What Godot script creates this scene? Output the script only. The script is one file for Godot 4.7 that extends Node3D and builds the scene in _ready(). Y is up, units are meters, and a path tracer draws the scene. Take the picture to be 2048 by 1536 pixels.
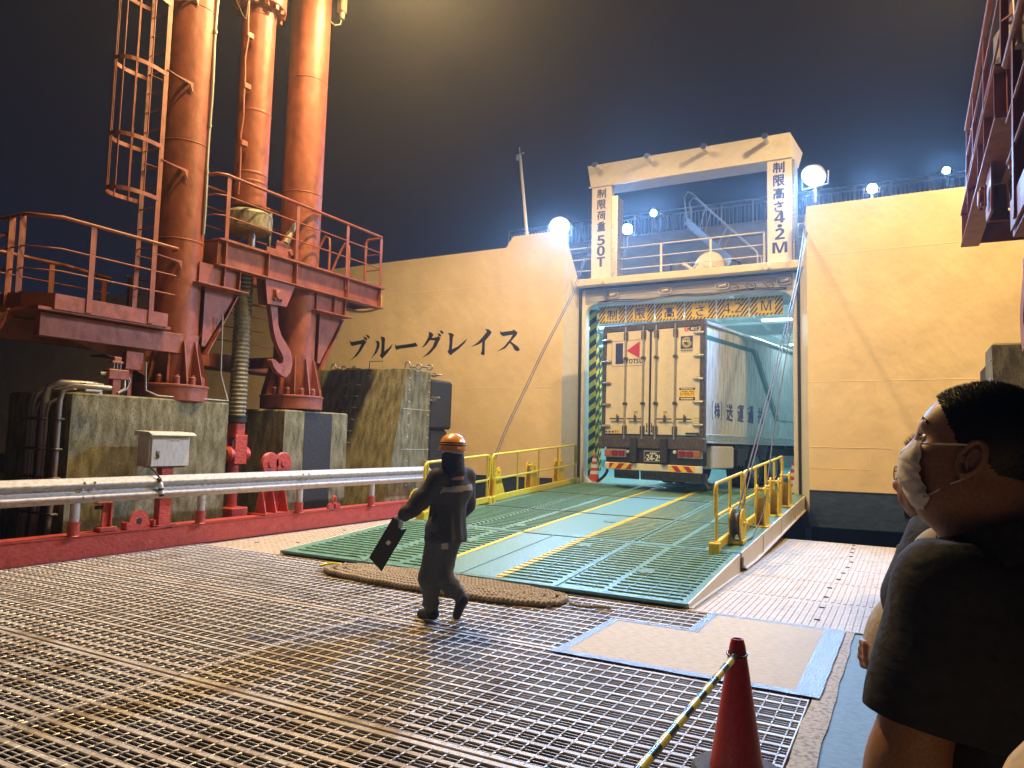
extends Node3D
# A ferry berth at night: a truck backs out over the ramp of a car ferry, link-span gantries left and right, steel gratings in front.
# x runs along the hull (right), z towards the camera, y up, metres; the camera stands at x 0, z 0.

var M := {}
var names := {}
var rng := RandomNumberGenerator.new()

class MB:
	var v := PackedVector3Array()
	var n := PackedVector3Array()
	func tri3(a: Vector3, b: Vector3, c: Vector3, na: Vector3, nb: Vector3, nc: Vector3) -> void:
		var g := (b - a).cross(c - a)
		if g.dot(na + nb + nc) > 0.0:
			v.append(a); v.append(c); v.append(b)
			n.append(na); n.append(nc); n.append(nb)
		else:
			v.append(a); v.append(b); v.append(c)
			n.append(na); n.append(nb); n.append(nc)
	func tri(a: Vector3, b: Vector3, c: Vector3, m: Vector3) -> void:
		tri3(a, b, c, m, m, m)
	func quad(a: Vector3, b: Vector3, c: Vector3, d: Vector3, m := Vector3.ZERO) -> void:
		if m == Vector3.ZERO:
			m = (b - a).cross(d - a).normalized()
		tri(a, b, c, m)
		tri(a, c, d, m)
	func box(c: Vector3, s: Vector3, b := Basis(), bev := 0.0) -> void:
		var h := s * 0.5
		var e := minf(bev, minf(h.x, minf(h.y, h.z)) * 0.9)
		for ax in 3:
			var a1 := (ax + 1) % 3
			var a2 := (ax + 2) % 3
			for sg in [-1.0, 1.0]:
				var m := Vector3.ZERO
				m[ax] = sg
				var q := []
				for k in [[-1, -1], [1, -1], [1, 1], [-1, 1]]:
					var p := Vector3.ZERO
					p[ax] = sg * h[ax]
					p[a1] = k[0] * (h[a1] - e)
					p[a2] = k[1] * (h[a2] - e)
					q.append(c + b * p)
				quad(q[0], q[1], q[2], q[3], (b * m).normalized())
		if e <= 0.0:
			return
		for ax in 3:
			var a1 := (ax + 1) % 3
			var a2 := (ax + 2) % 3
			for s1 in [-1.0, 1.0]:
				for s2 in [-1.0, 1.0]:
					var m := Vector3.ZERO
					m[a1] = s1
					m[a2] = s2
					var q := []
					for k in [[-1, 0], [1, 0], [1, 1], [-1, 1]]:
						var p := Vector3.ZERO
						p[ax] = k[0] * (h[ax] - e)
						p[a1] = s1 * (h[a1] - (e if k[1] == 0 else 0.0))
						p[a2] = s2 * (h[a2] - (0.0 if k[1] == 0 else e))
						q.append(c + b * p)
					quad(q[0], q[1], q[2], q[3], (b * m).normalized())
		for sx in [-1.0, 1.0]:
			for sy in [-1.0, 1.0]:
				for sz in [-1.0, 1.0]:
					var s3 := Vector3(sx, sy, sz)
					tri(c + b * (s3 * (h - Vector3(0, e, e))), c + b * (s3 * (h - Vector3(e, 0, e))), c + b * (s3 * (h - Vector3(e, e, 0))), (b * s3).normalized())
	func bar(a: Vector3, c: Vector3, w: float, t: float, up := Vector3.UP, bev := 0.0) -> void:
		# a box from a to c, w wide across, t thick along up
		var z := (c - a).normalized()
		if absf(z.dot(up)) > 0.99:
			up = Vector3.RIGHT if absf(z.x) < 0.9 else Vector3.BACK
		var x := up.cross(z).normalized()
		box((a + c) * 0.5, Vector3(w, t, a.distance_to(c)), Basis(x, z.cross(x), z), bev)
	func tube(p: Array, r: float, seg := 8, closed := false, r2 := -1.0) -> void:
		var k := p.size()
		var rings := []
		var ns := []
		var prev := Vector3.ZERO
		for i in k:
			var t: Vector3
			if closed:
				t = (p[(i + 1) % k] - p[(i - 1 + k) % k]).normalized()
			else:
				t = (p[mini(i + 1, k - 1)] - p[maxi(i - 1, 0)]).normalized()
			var u := prev - t * prev.dot(t)
			if u.length() < 0.01:
				u = t.cross(Vector3.UP)
				if u.length() < 0.05:
					u = t.cross(Vector3.RIGHT)
			u = u.normalized()
			prev = u
			var w := t.cross(u)
			var rr := r if r2 < 0.0 else lerpf(r, r2, float(i) / maxf(1.0, k - 1))
			# widen at bends so that the pipe keeps its bore
			var ring := []
			var nn := []
			for j in seg:
				var an := TAU * j / seg
				var d := u * cos(an) + w * sin(an)
				ring.append(p[i] + d * rr)
				nn.append(d)
			rings.append(ring)
			ns.append(nn)
		for i in (k if closed else k - 1):
			var i2 := (i + 1) % k
			for j in seg:
				var j2 := (j + 1) % seg
				tri3(rings[i][j], rings[i2][j], rings[i2][j2], ns[i][j], ns[i2][j], ns[i2][j2])
				tri3(rings[i][j], rings[i2][j2], rings[i][j2], ns[i][j], ns[i2][j2], ns[i][j2])
		if not closed:
			for e in [0, k - 1]:
				var m: Vector3 = (p[0] - p[1]).normalized() if e == 0 else (p[k - 1] - p[k - 2]).normalized()
				for j in range(1, seg - 1):
					tri(rings[e][0], rings[e][j], rings[e][j + 1], m)
	func lathe(prof: Array, at: Vector3, b := Basis(), seg := 24, smooth := false) -> void:
		# prof: [r, y] pairs along the local y axis
		for i in prof.size() - 1:
			var r0: float = prof[i][0]
			var y0: float = prof[i][1]
			var r1: float = prof[i + 1][0]
			var y1: float = prof[i + 1][1]
			var ny := r0 - r1
			var nr := y1 - y0
			var l := sqrt(ny * ny + nr * nr)
			if l < 1e-6:
				continue
			for j in seg:
				var a0 := TAU * j / seg
				var a1 := TAU * (j + 1) / seg
				var d0 := Vector3(cos(a0), 0, sin(a0))
				var d1 := Vector3(cos(a1), 0, sin(a1))
				var n0 := b * ((d0 * nr + Vector3.UP * ny) / l)
				var n1 := b * ((d1 * nr + Vector3.UP * ny) / l)
				var p00 := at + b * (d0 * r0 + Vector3.UP * y0)
				var p01 := at + b * (d1 * r0 + Vector3.UP * y0)
				var p10 := at + b * (d0 * r1 + Vector3.UP * y1)
				var p11 := at + b * (d1 * r1 + Vector3.UP * y1)
				if r0 > 1e-5:
					tri3(p00, p10, p01, n0, n0, n1)
				if r1 > 1e-5:
					tri3(p01, p10, p11, n1, n0, n1)
	func prism(poly: PackedVector2Array, o: Vector3, ux: Vector3, uy: Vector3, d: float) -> void:
		var m := ux.cross(uy).normalized()
		var idx := Geometry2D.triangulate_polygon(poly)
		for i in range(0, idx.size(), 3):
			var q := []
			for k in 3:
				var s := poly[idx[i + k]]
				q.append(o + ux * s.x + uy * s.y)
			tri(q[0] + m * d, q[1] + m * d, q[2] + m * d, m)
			tri(q[0], q[1], q[2], -m)
		var area := 0.0
		for i in poly.size():
			area += poly[i].cross(poly[(i + 1) % poly.size()])
		for i in poly.size():
			var s0 := poly[i]
			var s1 := poly[(i + 1) % poly.size()]
			var e := s1 - s0
			if e.length() < 1e-6:
				continue
			var m2 := (ux * e.y - uy * e.x).normalized() * signf(area)
			var a := o + ux * s0.x + uy * s0.y
			var c := o + ux * s1.x + uy * s1.y
			quad(a, c, c + m * d, a + m * d, m2)
	func ball(c: Vector3, r: Vector3, b := Basis(), su := 16, sv := 10) -> void:
		for i in sv:
			for j in su:
				var q := []
				var nn := []
				for k in [[0, 0], [1, 0], [1, 1], [0, 1]]:
					var th: float = PI * (i + k[0]) / sv
					var ph: float = TAU * (j + k[1]) / su
					var d := Vector3(sin(th) * cos(ph), cos(th), sin(th) * sin(ph))
					q.append(c + b * (d * r))
					nn.append((b * (d / r)).normalized())
				if i < sv - 1:
					tri3(q[0], q[1], q[2], nn[0], nn[1], nn[2])
				if i > 0:
					tri3(q[0], q[2], q[3], nn[0], nn[2], nn[3])
	func mesh() -> ArrayMesh:
		var arr := []
		arr.resize(Mesh.ARRAY_MAX)
		arr[Mesh.ARRAY_VERTEX] = v
		arr[Mesh.ARRAY_NORMAL] = n
		var am := ArrayMesh.new()
		am.add_surface_from_arrays(Mesh.PRIMITIVE_TRIANGLES, arr)
		return am

class Field:
	# a sum of soft capsules and ellipsoids on a grid, meshed as surface nets
	var o: Vector3
	var h: float
	var nx: int
	var ny: int
	var nz: int
	var k: float
	var f := PackedFloat32Array()
	func _init(lo: Vector3, hi: Vector3, cell: float, sharp: float) -> void:
		o = lo
		h = cell
		k = sharp
		nx = int((hi.x - lo.x) / h) + 2
		ny = int((hi.y - lo.y) / h) + 2
		nz = int((hi.z - lo.z) / h) + 2
		f.resize(nx * ny * nz)
	func cap(a: Vector3, b: Vector3, ra: float, rb: float, sg := 1.0, flat := Vector3.ONE) -> void:
		# flat squeezes distances along the axes (an oval section)
		var pad := maxf(ra, rb) / minf(flat.x, minf(flat.y, flat.z)) + 4.0 / k
		var lo := ((a.min(b) - Vector3.ONE * pad - o) / h).ceil()
		var hi := ((a.max(b) + Vector3.ONE * pad - o) / h).floor()
		var ab := (b - a) * flat
		var l2 := maxf(ab.length_squared(), 1e-9)
		for kz in range(maxi(0, int(lo.z)), mini(nz - 1, int(hi.z)) + 1):
			for ky in range(maxi(0, int(lo.y)), mini(ny - 1, int(hi.y)) + 1):
				var base := (kz * ny + ky) * nx
				for kx in range(maxi(0, int(lo.x)), mini(nx - 1, int(hi.x)) + 1):
					var p := (o + Vector3(kx, ky, kz) * h - a) * flat
					var t := clampf(p.dot(ab) / l2, 0.0, 1.0)
					var d := (p - ab * t).length() - (ra + (rb - ra) * t)
					if d * k < 5.0:
						f[base + kx] += sg * exp(-k * d)
	func egg(c: Vector3, r: Vector3, b := Basis(), sg := 1.0) -> void:
		var big := maxf(r.x, maxf(r.y, r.z))
		var small := minf(r.x, minf(r.y, r.z))
		var pad := big + 4.0 / k
		var lo := ((c - Vector3.ONE * pad - o) / h).ceil()
		var hi := ((c + Vector3.ONE * pad - o) / h).floor()
		var bi := b.transposed()
		for kz in range(maxi(0, int(lo.z)), mini(nz - 1, int(hi.z)) + 1):
			for ky in range(maxi(0, int(lo.y)), mini(ny - 1, int(hi.y)) + 1):
				var base := (kz * ny + ky) * nx
				for kx in range(maxi(0, int(lo.x)), mini(nx - 1, int(hi.x)) + 1):
					var q := bi * (o + Vector3(kx, ky, kz) * h - c)
					var s := q / r
					var l := s.length()
					var g := (s / r).length()
					var d := l * (l - 1.0) / g if g > 1e-6 else -small
					if d * k < 5.0:
						f[base + kx] += sg * exp(-k * d)
	func val(i: int) -> float:
		return -log(maxf(f[i], 1e-6)) / k
	func into(mb: MB, clip: Variant = null, planes := []) -> void:
		var at := {}
		var sx := 1
		var sy := nx
		var sz := nx * ny
		var co := [0, sx, sy, sx + sy, sz, sz + sx, sz + sy, sz + sx + sy]
		var ed := [[0, 1], [2, 3], [4, 5], [6, 7], [0, 2], [1, 3], [4, 6], [5, 7], [0, 4], [1, 5], [2, 6], [3, 7]]
		var vs := PackedVector3Array()
		for z in nz - 1:
			for y in ny - 1:
				var base := z * sz + y * sy
				for x in nx - 1:
					var i := base + x
					var c0 := f[i] > 1.0
					if c0 == (f[i + 1] > 1.0) and c0 == (f[i + sy] > 1.0) and c0 == (f[i + sy + 1] > 1.0) and c0 == (f[i + sz] > 1.0) and c0 == (f[i + sz + 1] > 1.0) and c0 == (f[i + sz + sy] > 1.0) and c0 == (f[i + sz + sy + 1] > 1.0):
						continue
					var sum := Vector3.ZERO
					var cnt := 0
					for e in ed:
						var va := f[i + co[e[0]]]
						var vb := f[i + co[e[1]]]
						if (va > 1.0) != (vb > 1.0):
							va = -log(maxf(va, 1e-6))
							vb = -log(maxf(vb, 1e-6))
							var t := va / (va - vb)
							var a: int = e[0]
							var b: int = e[1]
							var pa := Vector3(a & 1, (a >> 1) & 1, a >> 2)
							var pb := Vector3(b & 1, (b >> 1) & 1, b >> 2)
							sum += pa.lerp(pb, t)
							cnt += 1
					at[i] = vs.size()
					vs.append(o + (Vector3(x, y, z) + sum / cnt) * h)
		for w in vs.size():
			for q in planes:
				# cut edges: what lies beyond the plane [point, normal, reach] is laid flat onto it
				var dp: float = (vs[w] - q[0]).dot(q[1])
				if dp > 0.0 and (vs[w] - q[0]).length() < q[2]:
					vs[w] -= q[1] * dp
		var quads := []
		var nm := PackedVector3Array()
		nm.resize(vs.size())
		for i in at:
			for ax in 3:
				var st: int = [sx, sy, sz][ax]
				var a: bool = f[i] > 1.0
				var b: bool = f[i + st] > 1.0
				if a == b:
					continue
				var s1: int = [sy, sz, sx][ax]
				var s2: int = [sz, sx, sy][ax]
				if not (at.has(i - s1) and at.has(i - s2) and at.has(i - s1 - s2)):
					continue
				var q := [at[i], at[i - s1], at[i - s1 - s2], at[i - s2]]
				if not a:
					q.reverse()
				var m := (vs[q[2]] - vs[q[0]]).cross(vs[q[3]] - vs[q[1]])
				for w in q:
					nm[w] += m
				quads.append(q)
		for i in nm.size():
			nm[i] = nm[i].normalized()
		for q in quads:
			if clip != null and not clip.call((vs[q[0]] + vs[q[2]]) * 0.5):
				continue
			mb.tri3(vs[q[0]], vs[q[1]], vs[q[2]], nm[q[0]], nm[q[1]], nm[q[2]])
			mb.tri3(vs[q[0]], vs[q[2]], vs[q[3]], nm[q[0]], nm[q[2]], nm[q[3]])

func numbered(called: String) -> String:
	names[called] = names.get(called, -1) + 1
	return called if names[called] == 0 else "%s_%03d" % [called, names[called]]

func obj(called: String, mb: MB, material: Material, parent: Node3D = self) -> MeshInstance3D:
	return put(called, mb.mesh(), material, parent)

func put(called: String, mesh: Mesh, material: Material, parent: Node3D = self) -> MeshInstance3D:
	var o := MeshInstance3D.new()
	o.mesh = mesh
	o.material_override = material
	o.name = numbered(called) if parent == self else part_name(called, parent)
	parent.add_child(o, true)
	return o

func part_name(called: String, parent: Node3D) -> String:
	var c: Dictionary = parent.get_meta("c_", {}) if parent.has_meta("c_") else {}
	c[called] = c.get(called, -1) + 1
	parent.set_meta("c_", c)
	return called if c[called] == 0 else "%s_%03d" % [called, c[called]]

func thing(called: String, label: String, category: String, at := Vector3.ZERO, turn := 0.0, group := "") -> Node3D:
	var o := Node3D.new()
	o.name = numbered(called)
	add_child(o, true)
	o.position = at
	o.rotation.y = turn
	return tag(o, label, category, group)

func tag(o: Node3D, label: String, category: String, group := "") -> Node3D:
	o.set_meta("label", label)
	o.set_meta("category", category)
	if group:
		o.set_meta("group", group)
	return o

func sub(called: String, parent: Node3D, at := Vector3.ZERO) -> Node3D:
	var o := Node3D.new()
	o.name = part_name(called, parent)
	parent.add_child(o, true)
	o.position = at
	return o

func struct(called: String, mb: MB, material: Material) -> MeshInstance3D:
	var o := obj(called, mb, material)
	o.set_meta("kind", "structure")
	return o

func copy(src: Node3D, at: Vector3, turn: float, label: String) -> Node3D:
	var r: Node3D = src.duplicate()
	r.name = numbered(String(src.name).trim_suffix("_000"))
	add_child(r, true)
	r.position = at
	r.rotation.y = turn
	r.set_meta("label", label)
	return r

func tidy(o: Node) -> void:
	for c in o.get_children():
		tidy(c)
	if o.has_meta("c_"):
		o.remove_meta("c_")

# ---------------------------------------------------------------- materials
func noise(freq: float, oct := 4, sd := 1, kind := FastNoiseLite.TYPE_SIMPLEX_SMOOTH) -> FastNoiseLite:
	var n := FastNoiseLite.new()
	n.noise_type = kind
	n.frequency = freq
	n.fractal_octaves = oct
	n.seed = sd
	return n

func tex(freq: float, stops: Array, sd := 1, oct := 4, size := 512) -> NoiseTexture2D:
	var t := NoiseTexture2D.new()
	t.width = size
	t.height = size
	t.seamless = true
	t.seamless_blend_skirt = 0.3
	t.noise = noise(freq, oct, sd)
	var g := Gradient.new()
	var of := PackedFloat32Array()
	var cs := PackedColorArray()
	for s in stops:
		of.append(s[0])
		cs.append(s[1])
	g.offsets = of
	g.colors = cs
	t.color_ramp = g
	return t

func ntex(freq: float, strength: float, sd := 1, oct := 4, size := 512) -> NoiseTexture2D:
	var t := NoiseTexture2D.new()
	t.width = size
	t.height = size
	t.seamless = true
	t.noise = noise(freq, oct, sd)
	t.as_normal_map = true
	t.bump_strength = strength
	return t

func lin(r: float, g: float, b: float) -> Color:
	return Color(r, g, b).linear_to_srgb()

func mat(color: Color, rough := 0.6, metal := 0.0) -> StandardMaterial3D:
	var m := StandardMaterial3D.new()
	m.albedo_color = color
	m.roughness = rough
	m.metallic = metal
	return m

func worn(stops: Array, freq: float, scale: Vector3, rough := 0.6, metal := 0.0, bump := 0.0, bfreq := 0.05, sd := 1, world := true) -> StandardMaterial3D:
	# stops: [offset, linear colour] of a noise that runs over the surface; scale 1 means one tile per metre
	var m := mat(Color.WHITE, rough, metal)
	m.albedo_texture = tex(freq, stops, sd)
	m.uv1_triplanar = true
	m.uv1_world_triplanar = world
	m.uv1_scale = scale
	m.uv1_triplanar_sharpness = 4.0
	if bump > 0.0:
		m.normal_enabled = true
		m.normal_texture = ntex(bfreq, bump, sd + 7)
		m.normal_scale = 1.0
	return m

func c3(r: float, g: float, b: float, k: float) -> Color:
	return lin(r * k, g * k, b * k)

func paint(r: float, g: float, b: float, rough: float, spread := 0.15, sd := 1, world := true, sc := 0.7, bump := 1.2) -> StandardMaterial3D:
	return worn([[0.0, c3(r, g, b, 1.0 - spread)], [0.45, c3(r, g, b, 1.0)], [0.6, c3(r, g, b, 1.0 + spread * 0.4)], [1.0, c3(r, g, b, 1.0 + spread)]], 0.012, Vector3.ONE * sc, rough, 0.0, bump, 0.03, sd, world)

func materials() -> void:
	M.red_oxide = worn([[0.0, lin(0.13, 0.034, 0.02)], [0.35, lin(0.21, 0.055, 0.03)], [0.6, lin(0.25, 0.066, 0.036)], [0.8, lin(0.27, 0.085, 0.05)], [1.0, lin(0.2, 0.09, 0.05)]], 0.014, Vector3(0.6, 0.35, 0.6), 0.5, 0.0, 1.0, 0.02, 11)
	M.curb_red = worn([[0.0, lin(0.2, 0.05, 0.035)], [0.25, lin(0.4, 0.052, 0.04)], [0.6, lin(0.46, 0.062, 0.048)], [0.85, lin(0.42, 0.08, 0.06)], [1.0, lin(0.5, 0.18, 0.13)]], 0.02, Vector3(1.0, 0.7, 0.45), 0.45, 0.0, 1.5, 0.05, 21)
	M.galv = worn([[0.0, lin(0.26, 0.25, 0.24)], [0.4, lin(0.42, 0.41, 0.4)], [0.6, lin(0.5, 0.5, 0.49)], [1.0, lin(0.36, 0.33, 0.28)]], 0.03, Vector3(1.2, 0.6, 0.6), 0.58, 0.12, 0.6, 0.03, 31)
	M.grate = worn([[0.0, lin(0.2, 0.14, 0.09)], [0.3, lin(0.4, 0.35, 0.29)], [0.55, lin(0.52, 0.48, 0.43)], [0.8, lin(0.58, 0.55, 0.51)], [1.0, lin(0.42, 0.31, 0.21)]], 0.012, Vector3(0.3, 0.3, 0.3), 0.5, 0.12, 0.8, 0.08, 41)
	M.grate_web_shade = worn([[0.0, lin(0.015, 0.013, 0.01)], [0.6, lin(0.035, 0.03, 0.024)], [1.0, lin(0.08, 0.06, 0.04)]], 0.03, Vector3.ONE, 0.8, 0.0, 0.0, 0.05, 47)  # grimy bar sides, coloured darker still to paint the shade in the gaps
	M.grate_rod = worn([[0.0, lin(0.28, 0.23, 0.18)], [0.5, lin(0.5, 0.47, 0.43)], [1.0, lin(0.58, 0.55, 0.51)]], 0.02, Vector3(0.5, 0.5, 0.5), 0.42, 0.2, 0.0, 0.05, 43)
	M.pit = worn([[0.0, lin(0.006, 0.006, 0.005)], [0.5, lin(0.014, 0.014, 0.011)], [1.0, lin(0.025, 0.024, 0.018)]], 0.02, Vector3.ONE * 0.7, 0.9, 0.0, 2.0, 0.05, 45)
	M.green = worn([[0.0, lin(0.07, 0.16, 0.13)], [0.4, lin(0.11, 0.25, 0.21)], [0.65, lin(0.125, 0.28, 0.235)], [1.0, lin(0.16, 0.31, 0.265)]], 0.02, Vector3(0.8, 0.8, 0.4), 0.34, 0.0, 1.0, 0.06, 51)
	M.green_wet = worn([[0.0, lin(0.07, 0.17, 0.155)], [0.4, lin(0.13, 0.28, 0.26)], [0.6, lin(0.17, 0.33, 0.31)], [0.8, lin(0.23, 0.38, 0.37)], [1.0, lin(0.16, 0.3, 0.28)]], 0.05, Vector3(1.4, 1.4, 0.7), 0.28, 0.0, 2.0, 0.09, 53)
	M.yellow = worn([[0.0, lin(0.42, 0.26, 0.01)], [0.3, lin(0.62, 0.45, 0.012)], [0.7, lin(0.72, 0.54, 0.02)], [1.0, lin(0.5, 0.33, 0.05)]], 0.03, Vector3.ONE * 0.8, 0.4, 0.0, 1.0, 0.06, 61)
	M.cream = worn([[0.0, lin(0.68, 0.55, 0.36)], [0.45, lin(0.72, 0.59, 0.39)], [0.6, lin(0.73, 0.6, 0.4)], [1.0, lin(0.76, 0.63, 0.43)]], 0.008, Vector3(0.25, 0.18, 0.25), 0.34, 0.0, 2.2, 0.009, 71)
	M.white_paint = paint(0.68, 0.64, 0.57, 0.4, 0.06, 73)
	M.grey_paint = paint(0.42, 0.43, 0.43, 0.5, 0.08, 75)
	M.hull_blue = worn([[0.0, lin(0.02, 0.035, 0.085)], [0.4, lin(0.03, 0.055, 0.125)], [0.7, lin(0.038, 0.068, 0.15)], [1.0, lin(0.06, 0.1, 0.19)]], 0.02, Vector3(0.3, 1.0, 0.3), 0.4, 0.0, 1.5, 0.03, 77)
	M.navy = mat(lin(0.014, 0.02, 0.05), 0.45)
	M.sign_blue = mat(lin(0.03, 0.045, 0.16), 0.45)
	M.black = mat(lin(0.012, 0.012, 0.013), 0.55)
	M.rubber = worn([[0.0, lin(0.008, 0.008, 0.008)], [0.6, lin(0.02, 0.02, 0.02)], [1.0, lin(0.05, 0.048, 0.045)]], 0.03, Vector3.ONE, 0.7, 0.0, 1.5, 0.06, 81)
	M.concrete = worn([[0.0, lin(0.07, 0.066, 0.03)], [0.3, lin(0.14, 0.13, 0.065)], [0.5, lin(0.2, 0.19, 0.105)], [0.7, lin(0.25, 0.245, 0.155)], [1.0, lin(0.35, 0.34, 0.27)]], 0.014, Vector3(0.9, 0.28, 0.9), 0.88, 0.0, 0.8, 0.2, 91)
	M.concrete_grain = M.concrete
	var fine := tex(0.09, [[0.0, lin(0.2, 0.2, 0.16)], [0.35, lin(0.7, 0.7, 0.66)], [0.6, lin(0.9, 0.9, 0.88)], [1.0, Color.WHITE]], 92, 5)
	M.concrete.detail_enabled = true
	M.concrete.detail_albedo = fine
	M.concrete.detail_blend_mode = BaseMaterial3D.BLEND_MODE_MUL
	M.concrete.detail_uv_layer = BaseMaterial3D.DETAIL_UV_1
	M.strip = worn([[0.0, lin(0.14, 0.1, 0.07)], [0.3, lin(0.3, 0.27, 0.22)], [0.5, lin(0.46, 0.43, 0.38)], [1.0, lin(0.58, 0.56, 0.51)]], 0.035, Vector3.ONE * 1.3, 0.85, 0.0, 3.0, 0.08, 95)
	M.plate = worn([[0.0, lin(0.27, 0.2, 0.14)], [0.3, lin(0.42, 0.36, 0.29)], [0.6, lin(0.48, 0.43, 0.36)], [1.0, lin(0.52, 0.48, 0.42)]], 0.02, Vector3(0.5, 0.5, 0.8), 0.62, 0.0, 1.0, 0.06, 97)
	M.board = worn([[0.0, lin(0.34, 0.29, 0.2)], [0.4, lin(0.44, 0.39, 0.29)], [0.7, lin(0.48, 0.43, 0.33)], [1.0, lin(0.52, 0.48, 0.4)]], 0.04, Vector3(0.5, 0.8, 1.6), 0.75, 0.0, 1.0, 0.07, 99)
	M.tape = worn([[0.0, lin(0.12, 0.125, 0.14)], [0.5, lin(0.2, 0.21, 0.24)], [1.0, lin(0.34, 0.36, 0.4)]], 0.06, Vector3(2.0, 1, 2.0), 0.35, 0.25, 4.0, 0.05, 101)
	M.floor_green = worn([[0.0, lin(0.09, 0.13, 0.11)], [0.5, lin(0.13, 0.18, 0.155)], [1.0, lin(0.17, 0.22, 0.19)]], 0.04, Vector3(0.35, 1, 1.8), 0.6, 0.0, 1.5, 0.05, 103)
	M.rope = worn([[0.0, lin(0.12, 0.095, 0.06)], [0.5, lin(0.3, 0.25, 0.18)], [1.0, lin(0.42, 0.37, 0.28)]], 0.06, Vector3.ONE * 2.0, 0.9, 0.0, 4.0, 0.15, 105)
	M.cable = mat(lin(0.07, 0.062, 0.06), 0.6, 0.1)
	M.bellows = worn([[0.0, lin(0.08, 0.075, 0.05)], [0.5, lin(0.2, 0.19, 0.14)], [1.0, lin(0.3, 0.29, 0.22)]], 0.03, Vector3(1, 0.3, 1), 0.55, 0.1, 1.0, 0.05, 107)
	M.pipe = mat(lin(0.3, 0.29, 0.27), 0.4, 0.5)
	M.beige_box = worn([[0.0, lin(0.42, 0.4, 0.34)], [0.5, lin(0.54, 0.52, 0.46)], [1.0, lin(0.58, 0.56, 0.5)]], 0.02, Vector3(1.5, 0.6, 1.5), 0.5, 0.0, 0.6, 0.04, 109)
	M.cone_red = worn([[0.0, lin(0.36, 0.022, 0.018)], [0.5, lin(0.48, 0.024, 0.02)], [0.8, lin(0.5, 0.03, 0.024)], [1.0, lin(0.46, 0.07, 0.05)]], 0.03, Vector3(2, 1, 2), 0.3, 0.0, 0.8, 0.05, 161, false)
	M.cone_orange = mat(lin(0.62, 0.07, 0.03), 0.4)
	M.cone_white = mat(lin(0.72, 0.72, 0.7), 0.35)
	M.pole_yellow = mat(lin(0.62, 0.52, 0.03), 0.25)
	M.pole_black = mat(lin(0.018, 0.017, 0.016), 0.25)
	M.weight = worn([[0.0, lin(0.03, 0.03, 0.03)], [1.0, lin(0.1, 0.098, 0.09)]], 0.05, Vector3.ONE * 2.0, 0.8, 0.0, 2.0, 0.1, 111)
	M.truck_door = paint(0.66, 0.6, 0.47, 0.38, 0.05, 113, false, 0.8)
	M.truck_side = worn([[0.0, lin(0.36, 0.34, 0.3)], [0.35, lin(0.5, 0.5, 0.48)], [0.6, lin(0.58, 0.59, 0.58)], [1.0, lin(0.62, 0.63, 0.63)]], 0.014, Vector3(1.2, 0.2, 1.2), 0.18, 0.15, 2.5, 0.012, 115, false)
	M.truck_dark = worn([[0.0, lin(0.03, 0.026, 0.022)], [0.5, lin(0.07, 0.06, 0.05)], [1.0, lin(0.13, 0.11, 0.09)]], 0.03, Vector3(1.0, 0.5, 1.0), 0.5, 0.1, 1.0, 0.06, 117, false)
	M.steel = mat(lin(0.4, 0.39, 0.37), 0.3, 0.8)
	M.alu = worn([[0.0, lin(0.3, 0.29, 0.27)], [0.5, lin(0.5, 0.5, 0.49)], [1.0, lin(0.56, 0.56, 0.56)]], 0.02, Vector3(0.6, 1.6, 0.6), 0.36, 0.6, 1.0, 0.05, 119, false)
	M.deck_teal = worn([[0.0, lin(0.1, 0.26, 0.27)], [0.5, lin(0.17, 0.38, 0.4)], [1.0, lin(0.24, 0.46, 0.48)]], 0.02, Vector3.ONE * 0.5, 0.3, 0.0, 1.0, 0.05, 121)
	M.inner_wall = paint(0.62, 0.72, 0.72, 0.45, 0.05, 123)
	M.cloth_navy = cloth(0.022, 0.027, 0.05, 131)
	M.cloth_worker = cloth(0.042, 0.048, 0.062, 133)
	M.cloth_trousers = cloth(0.075, 0.085, 0.097, 134)
	M.cloth_beige = cloth(0.66, 0.5, 0.26, 135)
	M.cloth_light = cloth(0.5, 0.44, 0.37, 137)
	M.skin = worn([[0.0, lin(0.28, 0.14, 0.085)], [0.5, lin(0.36, 0.19, 0.12)], [1.0, lin(0.42, 0.24, 0.16)]], 0.05, Vector3.ONE * 5.0, 0.48, 0.0, 0.6, 0.2, 139, false)
	M.skin.subsurf_scatter_enabled = true
	M.skin.subsurf_scatter_strength = 0.1
	M.hair = mat(lin(0.012, 0.01, 0.009), 0.5)
	M.mask = cloth(0.78, 0.74, 0.69, 141)
	M.mask.backlight_enabled = true
	M.mask.backlight = Color(0.25, 0.23, 0.2)
	M.glove = cloth(0.6, 0.62, 0.62, 143)
	M.helmet = mat(lin(0.68, 0.27, 0.015), 0.22)
	M.helmet.clearcoat_enabled = true
	M.helmet.clearcoat = 0.5
	M.reflect = mat(lin(0.36, 0.36, 0.35), 0.35, 0.3)
	M.glass = mat(Color(0.8, 0.85, 0.9, 0.12), 0.05)
	M.glass.transparency = BaseMaterial3D.TRANSPARENCY_ALPHA
	M.lamp_red = mat(lin(0.2, 0.012, 0.012), 0.2)
	M.lamp_amber = mat(lin(0.36, 0.12, 0.02), 0.2)
	M.lamp_white = mat(lin(0.6, 0.6, 0.55), 0.2)
	M.sticker_red = mat(lin(0.5, 0.03, 0.06), 0.4)
	M.sticker_gold = mat(lin(0.4, 0.36, 0.08), 0.4)
	M.sticker_yellow = mat(lin(0.75, 0.52, 0.03), 0.4)
	M.letter_white = mat(lin(0.75, 0.75, 0.72), 0.4)
	M.plate_green = mat(lin(0.012, 0.03, 0.028), 0.4)
	M.stripe_teal = mat(lin(0.02, 0.1, 0.09), 0.3)
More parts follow.
